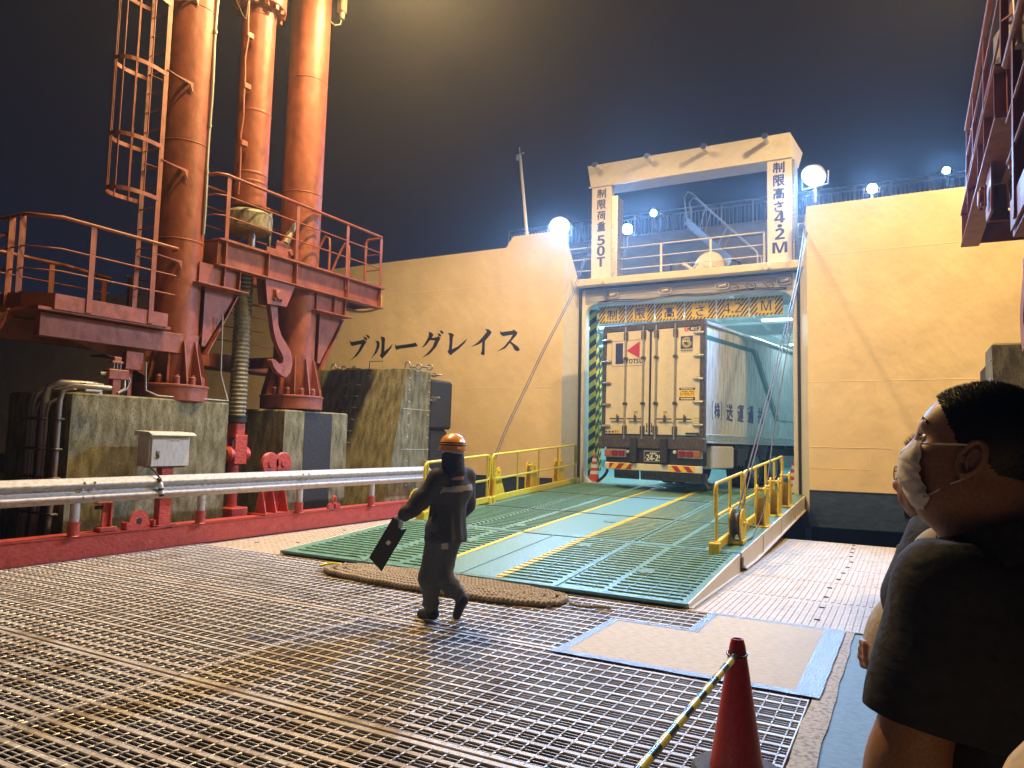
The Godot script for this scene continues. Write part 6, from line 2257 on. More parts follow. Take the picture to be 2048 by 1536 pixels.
	for r in 3:
		for i in 9:
			if (i * 7 + r * 3) % 5 != 0:
				mb.box(Vector3(-0.52 + i * 0.036, 2.765 - r * 0.035, 0.0405), Vector3(0.026, 0.016, 0.002))
	obj("notice_print", mb, M.black, t)
	mb = MB.new()
	for i in 8:
		mb.box(Vector3(-0.5 + i * 0.036, 2.825, 0.042), Vector3(0.024, 0.022, 0.002))
		mb.box(Vector3(-0.5 + i * 0.036, 2.61, 0.042), Vector3(0.026, 0.03, 0.002))
	obj("notice_print_light", mb, M.letter_white, t)
	mb = MB.new()
	mb.box(Vector3(-2.09, 1.87, 0.0385), Vector3(0.15, 0.07, 0.003))
	obj("number_sticker", mb, M.sticker_yellow, t)
	write("7-1", Vector3(-2.09, 1.87, 0.041), Basis(), 0.055, M.black, t, "lettering", 0.002)
	mb = MB.new()
	for x in [-2.36, -2.28, -2.19]:
		mb.ball(Vector3(x, 1.87, 0.04), Vector3(0.032, 0.02, 0.015), Basis(), 10, 6)
	for x in [-1.32, -1.2]:
		mb.bar(Vector3(x, 1.9, 0.05), Vector3(x, 2.08, 0.05), 0.01, 0.016, Vector3.BACK)
		mb.ball(Vector3(x, 1.9, 0.05), Vector3(0.022, 0.022, 0.015), Basis(), 8, 6)
		mb.ball(Vector3(x, 2.0, 0.05), Vector3(0.018, 0.025, 0.015), Basis(), 8, 6)
	mb.bar(Vector3(-0.39, 1.86, 0.05), Vector3(-0.1, 1.86, 0.05), 0.02, 0.035)
	mb.ball(Vector3(-0.12, 1.86, 0.05), Vector3(0.035, 0.03, 0.02), Basis(), 8, 6)
	obj("small_fittings", mb, M.black, t)
	mb = MB.new()
	for i in 4:
		mb.box(Vector3(-0.2 + i * 0.035, 2.19, 0.0385), Vector3(0.025, 0.03, 0.002))
		mb.box(Vector3(-0.19 + i * 0.03, 2.13, 0.0385), Vector3(0.02, 0.022, 0.002))
	obj("corner_print", mb, M.sticker_gold, t)
	# sill, buffers, lamps, plate, bumper
	mb = MB.new()
	mb.box(Vector3(-1.24, 1.65, 0.0), Vector3(2.4, 0.27, 0.1), Basis(), 0.01)
	mb.box(Vector3(-2.49, 1.62, 0.02), Vector3(0.1, 0.3, 0.16), Basis(), 0.02)
	mb.box(Vector3(0.0, 1.62, 0.02), Vector3(0.1, 0.3, 0.16), Basis(), 0.02)
	obj("rear_sill", mb, M.truck_dark, t)
	for x in [-1.63, -0.885]:
		mb = MB.new()
		mb.box(Vector3(x, 1.47, 0.07), Vector3(0.15, 0.56, 0.12), Basis(), 0.02)
		obj("rubber_buffer", mb, M.rubber, t)
	for sd in 2:
		var x0 := -2.4 if sd == 0 else -0.57
		var y0 := 1.305 if sd == 0 else 1.34
		var ll := sub("tail_lamp", t, Vector3(x0, y0, 0.03))
		mb = MB.new()
		mb.box(Vector3(0.27, 0.08, -0.03), Vector3(0.56, 0.18, 0.06), Basis(), 0.01)
		obj("housing", mb, M.alu, ll)
		for k in 3:
			mb = MB.new()
			mb.box(Vector3(0.095 + k * 0.175, 0.075, 0.008), Vector3(0.16, 0.13, 0.03), Basis(), 0.012)
			var amber := (k == 0) if sd == 0 else (k == 2)
			obj("lens", mb, M.lamp_amber if amber else M.lamp_red, ll)
	for q in [[-1.79, 1.42], [-0.645, 1.45]]:
		mb = MB.new()
		mb.lathe([[0.0, 0.04], [0.03, 0.035], [0.042, 0.01], [0.042, 0.0]], Vector3(q[0], q[1], 0.03), Basis(Vector3.RIGHT, PI / 2), 18)
		obj("reversing_lamp", mb, M.lamp_white, t)
	mb = MB.new()
	mb.box(Vector3(-1.24, 1.36, -0.25), Vector3(2.3, 0.38, 0.5), Basis(), 0.02)
	obj("chassis_end", mb, M.black, t)
	var pl := sub("number_plate", t, Vector3(-1.15, 1.34, 0.05))
	mb = MB.new()
	mb.box(Vector3(0, 0, -0.006), Vector3(0.46, 0.245, 0.012), Basis(), 0.004)
	obj("rim", mb, M.grey_paint, pl)
	mb = MB.new()
	mb.box(Vector3(0, 0, 0.003), Vector3(0.43, 0.215, 0.008), Basis(), 0.003)
	obj("plate", mb, M.plate_green, pl)
	write("24-25", Vector3(0.025, -0.03, 0.009), Basis().scaled(Vector3(0.95, 1.15, 1)), 0.115, M.letter_white, pl, "lettering", 0.003)
	write("800", Vector3(0.03, 0.065, 0.009), Basis(), 0.045, M.letter_white, pl, "lettering", 0.002)
	mb = MB.new()
	for q in [[-0.06, 0.065, 0.03, 0.035], [-0.02, 0.065, 0.02, 0.03], [-0.185, -0.03, 0.02, 0.025]]:
		mb.box(Vector3(q[0], q[1], 0.008), Vector3(q[2], q[3], 0.003))
	obj("small_print", mb, M.letter_white, pl)
	mb = MB.new()
	mb.box(Vector3(-1.21, 1.095, 0.0), Vector3(2.36, 0.15, 0.08), Basis(), 0.012)
	obj("bumper_bar", mb, M.truck_door, t)
	hazard(t, "warning_plate", Vector3(-2.26, 1.03, 0.056), Vector3.RIGHT, Vector3.UP, 0.57, 0.13, 0.27, 0.9, M.sticker_yellow, M.stripe_red)
	hazard(t, "warning_plate", Vector3(-0.75, 1.03, 0.056), Vector3.RIGHT, Vector3.UP, 0.57, 0.13, 0.27, -0.9, M.sticker_yellow, M.stripe_red)
	for q in [[-2.22, -1.58], [-1.54, 0.05]]:
		mb = MB.new()
		mb.box(Vector3((q[0] + q[1]) / 2, 0.91, -0.12), Vector3(q[1] - q[0], 0.2, 0.02), Basis(Vector3.RIGHT, 0.1), 0.006)
		mb.box(Vector3((q[0] + q[1]) / 2, 0.87, -0.108), Vector3(q[1] - q[0], 0.012, 0.012))
		obj("splash_panel", mb, M.truck_dark, t)
	for q in [[-2.4, -0.3], [-0.05, 0.15]]:
		mb = MB.new()
		var pts := []
		for i in 8:
			var f := i / 7.0
			pts.append(Vector3(q[0] + q[1] * f * f * 0.9, 1.0 - 0.3 * f, -0.1))
		mb.tube(pts, 0.035, 7)
		obj("mud_flap", mb, M.rubber, t)
	# side: rails, rivets, stripes, lettering
	mb = MB.new()
	mb.box(Vector3(0.0, 1.76, -5.0), Vector3(0.06, 0.2, 9.9), Basis(), 0.01)
	mb.box(Vector3(0.01, 1.68, -5.0), Vector3(0.07, 0.03, 9.9), Basis(), 0.01)
	mb.box(Vector3(-0.005, 4.255, -5.0), Vector3(0.06, 0.1, 9.9), Basis(), 0.025)
	mb.box(Vector3(-2.47, 4.255, -5.0), Vector3(0.06, 0.1, 9.9), Basis(), 0.025)
	mb.box(Vector3(-2.47, 1.76, -5.0), Vector3(0.06, 0.2, 9.9), Basis(), 0.01)
	obj("side_rail", mb, M.alu, t)
	mb = MB.new()
	for i in 96:
		for y in [1.73, 1.81]:
			mb.ball(Vector3(0.031, y, -0.15 - i * 0.1), Vector3(0.004, 0.008, 0.008), Basis(), 6, 4)
	obj("rivets", mb, M.steel, t).set_meta("kind", "stuff")
	mb = MB.new()
	for i in 8:
		mb.box(Vector3(-0.0135, 3.03, -1.22 - i * 1.2), Vector3(0.003, 2.3, 0.012))
	obj("panel_joint", mb, M.alu, t)
	mb = MB.new()
	var sx := -0.0145
	mb.prism(PackedVector2Array([Vector2(0.12, 3.9), Vector2(2.9, 3.9), Vector2(3.02, 4.0), Vector2(0.12, 4.0)]), Vector3(sx, 0, 0), Vector3.FORWARD, Vector3.UP, 0.003)
	mb.prism(PackedVector2Array([Vector2(2.85, 3.9), Vector2(3.02, 4.0), Vector2(4.72, 2.3), Vector2(4.5, 2.3)]), Vector3(sx, 0, 0), Vector3.FORWARD, Vector3.UP, 0.0034)
	mb.prism(PackedVector2Array([Vector2(3.1, 4.0), Vector2(3.17, 4.0), Vector2(4.86, 2.3), Vector2(4.79, 2.3)]), Vector3(sx, 0, 0), Vector3.FORWARD, Vector3.UP, 0.003)
	mb.prism(PackedVector2Array([Vector2(4.86, 2.3), Vector2(9.8, 2.3), Vector2(9.8, 2.33), Vector2(4.86, 2.33)]), Vector3(sx, 0, 0), Vector3.FORWARD, Vector3.UP, 0.0026)
	obj("side_stripe", mb, M.stripe_teal, t)
	mb = MB.new()
	var fz := 1.25
	glyph(mb, "(", Vector3(sx, 2.21, -0.34), Vector3.FORWARD * 0.6, Vector3.UP, 0.36, 0.035, 0.003)
	glyph(mb, "株", Vector3(sx, 2.21, -0.58), Vector3.FORWARD * 0.85, Vector3.UP, 0.36, 0.05, 0.003)
	glyph(mb, ")", Vector3(sx, 2.21, -0.9), Vector3.FORWARD * 0.6, Vector3.UP, 0.36, 0.035, 0.003)
	fz = 1.25
	for ch in ["送", "運", "通", "共"]:
		glyph(mb, ch, Vector3(sx, 2.19, -fz), Vector3.FORWARD, Vector3.UP, 0.4, 0.055, 0.003)
		fz += 0.66
	obj("lettering", mb, M.sign_blue, t)
	# underside: tanks, wheels, frame
	mb = MB.new()
	mb.box(Vector3(-0.12, 1.36, -1.0), Vector3(0.3, 0.5, 1.25), Basis(), 0.03)
	obj("tool_box", mb, M.beige_box, t)
	mb = MB.new()
	mb.box(Vector3(-0.7, 1.5, -5), Vector3(0.1, 0.26, 9.8))
	mb.box(Vector3(-1.8, 1.5, -5), Vector3(0.1, 0.26, 9.8))
	for i in 8:
		mb.box(Vector3(-1.23, 1.62, -0.8 - i * 1.2), Vector3(2.3, 0.1, 0.08))
	mb.box(Vector3(-1.23, 1.1, -3.2), Vector3(2.0, 0.16, 0.16))
	mb.box(Vector3(-1.23, 1.1, -4.5), Vector3(2.0, 0.16, 0.16))
	mb.box(Vector3(-0.1, 1.35, -2.1), Vector3(0.25, 0.4, 0.5), Basis(), 0.02)
	obj("chassis", mb, M.black, t)
	for z in [-3.15, -4.45, -9.0]:
		for x in [-0.14, -0.46, -2.02, -2.34]:
			var wh := sub("wheel", t, Vector3(x, 1.1, z))
			mb = MB.new()
			mb.lathe([[0.3, -0.12], [0.42, -0.13], [0.48, -0.12], [0.5, -0.09], [0.5, -0.05], [0.488, -0.045], [0.488, -0.035], [0.5, -0.03], [0.5, 0.03], [0.488, 0.035], [0.488, 0.045], [0.5, 0.05], [0.5, 0.09], [0.48, 0.12], [0.42, 0.13], [0.3, 0.12]], Vector3.ZERO, Basis(Vector3.BACK, -PI / 2), 32)
			obj("tyre", mb, M.rubber, wh)
			if x == -0.14 or x == -2.34:
				var o := 1.0 if x == -0.14 else -1.0
				mb = MB.new()
				mb.lathe([[0.0, 0.02], [0.1, 0.03], [0.13, 0.0], [0.2, -0.04], [0.28, 0.04], [0.3, 0.12], [0.31, 0.12]], Vector3.ZERO, Basis(Vector3.BACK, -PI / 2 * o), 28)
				for i in 10:
					var a := TAU * i / 10
					mb.ball(Vector3(0.02 * o, 0.16 * cos(a), 0.16 * sin(a)), Vector3(0.02, 0.012, 0.012), Basis(), 6, 4)
				obj("rim", mb, M.alu, wh)
	for z in [-3.15, -4.45]:
		mb = MB.new()
		mb.bar(Vector3(-0.2, 1.3, z + 0.6), Vector3(-0.2, 1.64, z + 0.42), 0.34, 0.015, Vector3.FORWARD)
		obj("mudguard", mb, M.alu, t)
	mb = MB.new()
	mb.box(Vector3(-1.235, 2.4, -11.2), Vector3(2.4, 2.6, 1.9), Basis(), 0.12)
	obj("cab", mb, M.white_paint, t)
	mb = MB.new()
	mb.box(Vector3(-0.03, 2.9, -11.4), Vector3(0.02, 0.7, 0.9), Basis(), 0.01)
	mb.box(Vector3(-2.44, 2.9, -11.4), Vector3(0.02, 0.7, 0.9), Basis(), 0.01)
	mb.box(Vector3(-1.235, 2.9, -12.15), Vector3(2.1, 0.8, 0.02), Basis(), 0.01)
	obj("cab_window", mb, M.black, t)
	for x in [-0.2, -2.27]:
		var wh := sub("wheel", t, Vector3(x, 1.1, -11.3))
		mb = MB.new()
		mb.lathe([[0.3, -0.13], [0.48, -0.12], [0.5, -0.08], [0.5, 0.08], [0.48, 0.12], [0.3, 0.13], [0.0, 0.05]], Vector3.ZERO, Basis(Vector3.BACK, -PI / 2), 28)
		obj("tyre", mb, M.rubber, wh)

# ---------------------------------------------------------------- cones
func cone(called: String, label: String, at: Vector3, h: float, body: Material, bands: bool, group := "") -> Node3D:
	var t := thing(called, label, "traffic cone", at, 0.3, group)
	var r0 := h * 0.19
	var r1 := h * 0.045
	var mb := MB.new()
	var y0 := 0.03
	mb.lathe([[r0, y0], [r0 * 1.0, y0 + 0.02], [lerpf(r0, r1, 0.94), h * 0.955], [r1 * 0.98, h * 0.99], [r1 * 0.9, h], [r1 * 0.72, h], [r1 * 0.66, h - 0.012], [r1 * 0.6, h - 0.09]], Vector3.ZERO, Basis(), 40)
	mb.box(Vector3(0, 0.016, 0), Vector3(r0 * 2.75, 0.028, r0 * 2.75), Basis(), 0.012)
	obj("body", mb, body, t)
	if bands:
		for q in [[0.2, 0.32], [0.43, 0.55], [0.66, 0.77]]:
			mb = MB.new()
			var ya: float = h * q[0] + 0.06
			var yb: float = h * q[1] + 0.06
			mb.lathe([[lerpf(r0, r1, (ya - y0) / h) + 0.001, ya], [lerpf(r0, r1, (ya - y0) / h) + 0.003, ya + 0.002], [lerpf(r0, r1, (yb - y0) / h) + 0.003, yb], [lerpf(r0, r1, (yb - y0) / h) + 0.001, yb + 0.002]], Vector3.ZERO, Basis(), 32)
			obj("reflective_band", mb, M.cone_white, t)
	return t

func cones() -> void:
	cone("traffic_cone", "orange cone with white bands at the left jamb of the bow door", Vector3(-7.05, 0.6, -17.75), 0.7, M.cone_orange, true, "banded cones by the bow door")
	cone("traffic_cone", "orange cone with white bands at the right jamb of the bow door", Vector3(-2.28, 0.6, -17.95), 0.72, M.cone_orange, true, "banded cones by the bow door")
	var big := cone("traffic_cone", "plain dark red cone in the foreground with a striped bar hooked on", Vector3(-0.745, 0.0, -3.82), 0.7, M.cone_red, false)
	var w := thing("cone_weight", "black rubber ring weight slipped over the foreground cone", "weight", Vector3(-0.745, 0.03, -3.82))
	var mb := MB.new()
	mb.lathe([[0.125, 0.06], [0.13, 0.0], [0.2, 0.0], [0.215, 0.02], [0.215, 0.045], [0.2, 0.06], [0.125, 0.06]], Vector3.ZERO, Basis(), 30)
	mb.box(Vector3(0.2, 0.03, 0.05), Vector3(0.1, 0.05, 0.2), Basis(), 0.02)
	obj("ring", mb, M.weight, w)
	var a := Vector3(-0.745, 0.63, -3.78)
	var b := Vector3(-0.78, 0.585, -1.8)
	b = a + (b - a).normalized() * 2.0
	var t := thing("cone_bar", "yellow and black striped bar hooked over the foreground cone", "barrier bar")
	var d := (b - a).normalized()
	var start := a + d * 0.075
	mb = MB.new()
	mb.tube([start, a + d * 1.88], 0.0165, 14)
	obj("bar_core", mb, M.pole_black, t)
	for i in 9:
		mb = MB.new()
		var p := start + d * (0.03 + i * 0.2)
		mb.tube([p, p + d * 0.1], 0.0172, 16)
		obj("yellow_sleeve", mb, M.pole_yellow, t)
	mb = MB.new()
	var side := d.cross(Vector3.UP).normalized()
	for c in [a, b]:
		var ring := []
		for i in 24:
			var an := TAU * i / 24
			ring.append(c + Vector3(cos(an) * 0.046, -0.006 * sin(an), sin(an) * 0.046 - 0.03 if c == a else sin(an) * 0.046 + 0.0))
		mb.tube(ring, 0.006, 7, true)
	mb.tube([a + d * 0.02, a + d * 0.09], 0.017, 10, false, 0.013)
	obj("end_ring", mb, M.pole_black, t)
	cone("traffic_cone", "red cone outside the frame at the other end of the striped bar", Vector3(b.x, 0.0, b.z), 0.7, M.cone_red, false)

# ---------------------------------------------------------------- people
func hand(mb: MB, wrist: Vector3, d: Vector3, n: Vector3, thumb_side: float, curl: Array, s := 1.0, fat := 1.0) -> void:
	# d: from the wrist to the fingers, n: the way the palm faces; thumb_side +1 or -1 along d x n
	d = d.normalized()
	n = (n - d * n.dot(d)).normalized()
	var w := d.cross(n) * thumb_side
	var b := Basis(d, w, n)
	var f := Field.new(Vector3(-0.03, -0.07, -0.05), Vector3(0.2, 0.1, 0.12), 0.0042, 260.0)
	for k in 4:
		var y := 0.031 - k * 0.0205
		f.cap(Vector3(0.0, y * 0.6, 0), Vector3(0.085 - absf(k - 1) * 0.004, y, 0.0), 0.0135 * fat, 0.0115 * fat)
		var L: float = [0.07, 0.078, 0.072, 0.057][k]
		var p := Vector3(0.088 - absf(k - 1) * 0.004, y, 0.0)
		var a := 0.0
		for j in 3:
			a += curl[j] * (1.0 + 0.12 * k)
			var q: Vector3 = p + Vector3(cos(a), (0.12 - 0.08 * k) * 0.3, sin(a)) * L * [0.46, 0.3, 0.24][j]
			f.cap(p, q, [0.0098, 0.0088, 0.008][j] * fat, [0.0088, 0.008, 0.0066][j] * fat)
			p = q
	f.cap(Vector3(0.015, 0.018, 0.006), Vector3(0.05, 0.048, 0.016), 0.014 * fat, 0.0115 * fat)
	f.cap(Vector3(0.05, 0.048, 0.016), Vector3(0.078, 0.058, 0.026), 0.0105 * fat, 0.0095 * fat)
	f.cap(Vector3(0.078, 0.058, 0.026), Vector3(0.1, 0.057, 0.036), 0.0092 * fat, 0.0075 * fat)
	f.cap(Vector3(-0.02, 0, 0), Vector3(0.02, 0, 0), 0.025 * fat, 0.022 * fat, 1.0, Vector3(1, 1, 1.35))
	var t := MB.new()
	f.into(t)
	append(mb, t, Transform3D(b.scaled(Vector3.ONE) * s, wrist))

func append(mb: MB, src: MB, x: Transform3D) -> void:
	var nb := x.basis.orthonormalized()
	for i in range(0, src.v.size(), 3):
		mb.tri3(x * src.v[i], x * src.v[i + 1], x * src.v[i + 2], nb * src.n[i], nb * src.n[i + 1], nb * src.n[i + 2])

func head_field(fat: float) -> Field:
	# x forward, y up, z to the figure's right; the origin is level with the ear holes
	var f := Field.new(Vector3(-0.15, -0.24, -0.125), Vector3(0.15, 0.17, 0.125), 0.0046, 110.0)
	f.egg(Vector3(-0.012, 0.045, 0), Vector3(0.094, 0.094, 0.074))
	f.egg(Vector3(0.042, 0.055, 0), Vector3(0.045, 0.052, 0.055))
	f.egg(Vector3(0.035, -0.02, 0), Vector3(0.055, 0.08, 0.056))
	f.egg(Vector3(0.022, -0.065, 0), Vector3(0.05, 0.042, 0.05 * fat))
	f.egg(Vector3(0.052, -0.09, 0), Vector3(0.018, 0.016, 0.022))
	f.cap(Vector3(0.08, 0.043, -0.032), Vector3(0.08, 0.043, 0.032), 0.009, 0.009)
	f.cap(Vector3(0.086, 0.028, 0), Vector3(0.103, -0.016, 0), 0.007, 0.011)
	f.egg(Vector3(0.094, -0.02, 0), Vector3(0.012, 0.008, 0.016))
	f.cap(Vector3(0.083, -0.047, -0.018), Vector3(0.083, -0.047, 0.018), 0.006, 0.006)
	f.cap(Vector3(0.08, -0.06, -0.015), Vector3(0.08, -0.06, 0.015), 0.007, 0.007)
	for s in [-1.0, 1.0]:
		f.egg(Vector3(0.055, -0.005, 0.036 * s), Vector3(0.03, 0.028, 0.024 * fat))
		f.egg(Vector3(0.02, -0.05, 0.045 * s), Vector3(0.04, 0.045, 0.02 * fat))
		f.egg(Vector3(0.09, 0.02, 0.033 * s), Vector3(0.014, 0.011, 0.017), Basis(), -0.9)
	f.cap(Vector3(-0.03, -0.05, 0), Vector3(-0.06, -0.2, 0), 0.056 * fat, 0.064 * fat)
	if fat > 1.05:
		f.egg(Vector3(0.012, -0.105, 0), Vector3(0.05, 0.03, 0.052))
		f.cap(Vector3(-0.1, -0.075, -0.025), Vector3(-0.1, -0.075, 0.025), 0.02, 0.02)
	return f

func ear(mb: MB, s: float) -> void:
	var c := Vector3(-0.004, 0.006, 0.074 * s)
	var ring := []
	for i in 18:
		var a := TAU * i / 18
		ring.append(c + Vector3(0.0175 * cos(a) - 0.005 * sin(a), 0.031 * sin(a) * (1.0 if sin(a) > 0 else 0.92), (0.007 + 0.007 * (-cos(a))) * s))
	mb.tube(ring, 0.0052, 7, true)
	var r2 := []
	for i in 12:
		var a := -1.1 + 3.6 * i / 11.0
		r2.append(c + Vector3(0.0105 * cos(a) - 0.004, 0.019 * sin(a) - 0.002, 0.004 * s))
	mb.tube(r2, 0.0036, 6)
	mb.ball(c + Vector3(-0.003, 0.002, 0.0), Vector3(0.016, 0.026, 0.006), Basis(), 14, 8)
	mb.ball(c + Vector3(0.004, -0.029, 0.005 * s), Vector3(0.0095, 0.0095, 0.0055), Basis(), 10, 7)
	mb.ball(c + Vector3(0.014, -0.002, 0.003 * s), Vector3(0.005, 0.008, 0.005), Basis(), 8, 6)

func hair_cap(o: float, long_top: float, sides: float, count: int) -> MB:
	# cropped hair: a close shell over the skull and bristles of the hair's own length
	var f := Field.new(Vector3(-0.15, -0.12, -0.11), Vector3(0.12, 0.17, 0.11), 0.0055, 110.0)
	f.egg(Vector3(-0.012, 0.045, 0), Vector3(0.094 + o, 0.094 + o, 0.074 + o))
	f.egg(Vector3(0.042, 0.055, 0), Vector3(0.045 + o, 0.052 + o, 0.055 + o))
	f.cap(Vector3(-0.03, -0.05, 0), Vector3(-0.05, -0.1, 0), 0.056 + o, 0.056 + o)
	var line := func(p: Vector3) -> float:
		if p.x > 0.03:
			return p.y - lerpf(0.04, 0.098, clampf((p.x - 0.03) / 0.045, 0, 1))
		if p.x > -0.02:
			return p.y - lerpf(0.03, 0.02, clampf((0.03 - p.x) / 0.02, 0.0, 1.0))
		return p.y - lerpf(0.02, -0.07, clampf((-0.02 - p.x) / 0.06, 0, 1))
	var shell := MB.new()
	f.into(shell, func(p: Vector3) -> bool: return line.call(p) > 0.0)
	var mb := MB.new()
	append(mb, shell, Transform3D())
	var r := RandomNumberGenerator.new()
	r.seed = 77
	var nt := shell.v.size() / 3
	for i in count:
		var k := r.randi_range(0, nt - 1) * 3
		var a := r.randf()
		var b := r.randf() * (1.0 - a)
		var p := shell.v[k] * (1.0 - a - b) + shell.v[k + 1] * a + shell.v[k + 2] * b
		var n := shell.n[k]
		var L := lerpf(sides, long_top, clampf((p.y - 0.06) / 0.05, 0, 1)) * r.randf_range(0.6, 1.1)
		var tip := p + (n + Vector3(r.randf_range(-0.1, 0.45), 0.1 + r.randf_range(-0.3, 0.3), r.randf_range(-0.35, 0.35))).normalized() * L
		var side := n.cross(Vector3(r.randf() - 0.5, r.randf() - 0.5, r.randf() - 0.5)).normalized() * 0.0007
		mb.tri(p - side, p + side, tip, n)
	return mb

func face_mask() -> MB:
	var mb := MB.new()
	var mid := [Vector2(0.099, 0.016), Vector2(0.112, -0.012), Vector2(0.118, -0.03), Vector2(0.113, -0.055), Vector2(0.1, -0.08), Vector2(0.078, -0.104), Vector2(0.055, -0.112)]
	var edge := [Vector2(0.076, 0.014), Vector2(0.074, -0.012), Vector2(0.071, -0.03), Vector2(0.067, -0.042), Vector2(0.061, -0.054), Vector2(0.053, -0.066), Vector2(0.044, -0.076)]
	var nu := 24
	var nv := 36
	var grid := []
	for j in nv + 1:
		var f := float(j) / nv * 6.0
		var i0 := mini(int(f), 5)
		var m: Vector2 = mid[i0].lerp(mid[i0 + 1], f - i0)
		var e: Vector2 = edge[i0].lerp(edge[i0 + 1], f - i0)
		var row := []
		for i in nu + 1:
			var u := -1.0 + 2.0 * i / nu
			var au := absf(u)
			var s := pow(au, 1.7)
			var q := m.lerp(e, s)
			var pl := 0.0042 * (fmod(f * 1.0 + 0.2, 2.0) / 2.0 - 0.5) * (1.0 - au * 0.3)
			var wr := 0.0014 * sin(f * 5.0 + u * 6.0) * au + 0.001 * sin(u * 17.0 + f * 2.0) * s
			var z := 0.0705 * signf(u) * (1.0 - pow(1.0 - au, 1.6))
			row.append(Vector3(q.x + pl + wr, q.y, z + signf(u) * wr))
		grid.append(row)
	var nrm := []
	for j in nv + 1:
		var row := []
		for i in nu + 1:
			var du: Vector3 = grid[j][mini(i + 1, nu)] - grid[j][maxi(i - 1, 0)]
			var dv: Vector3 = grid[mini(j + 1, nv)][i] - grid[maxi(j - 1, 0)][i]
			var m := du.cross(dv).normalized()
			row.append(m if m.x > 0 else -m)
		nrm.append(row)
	for j in nv:
		for i in nu:
			mb.tri3(grid[j][i], grid[j][i + 1], grid[j + 1][i + 1], nrm[j][i], nrm[j][i + 1], nrm[j + 1][i + 1])
			mb.tri3(grid[j][i], grid[j + 1][i + 1], grid[j + 1][i], nrm[j][i], nrm[j + 1][i + 1], nrm[j + 1][i])
	# stitched hems
	for side in [0, nu]:
		var pts := []
		for j in range(0, nv + 1, 2):
			pts.append(grid[j][side])
		mb.tube(pts, 0.0012, 5)
	return mb

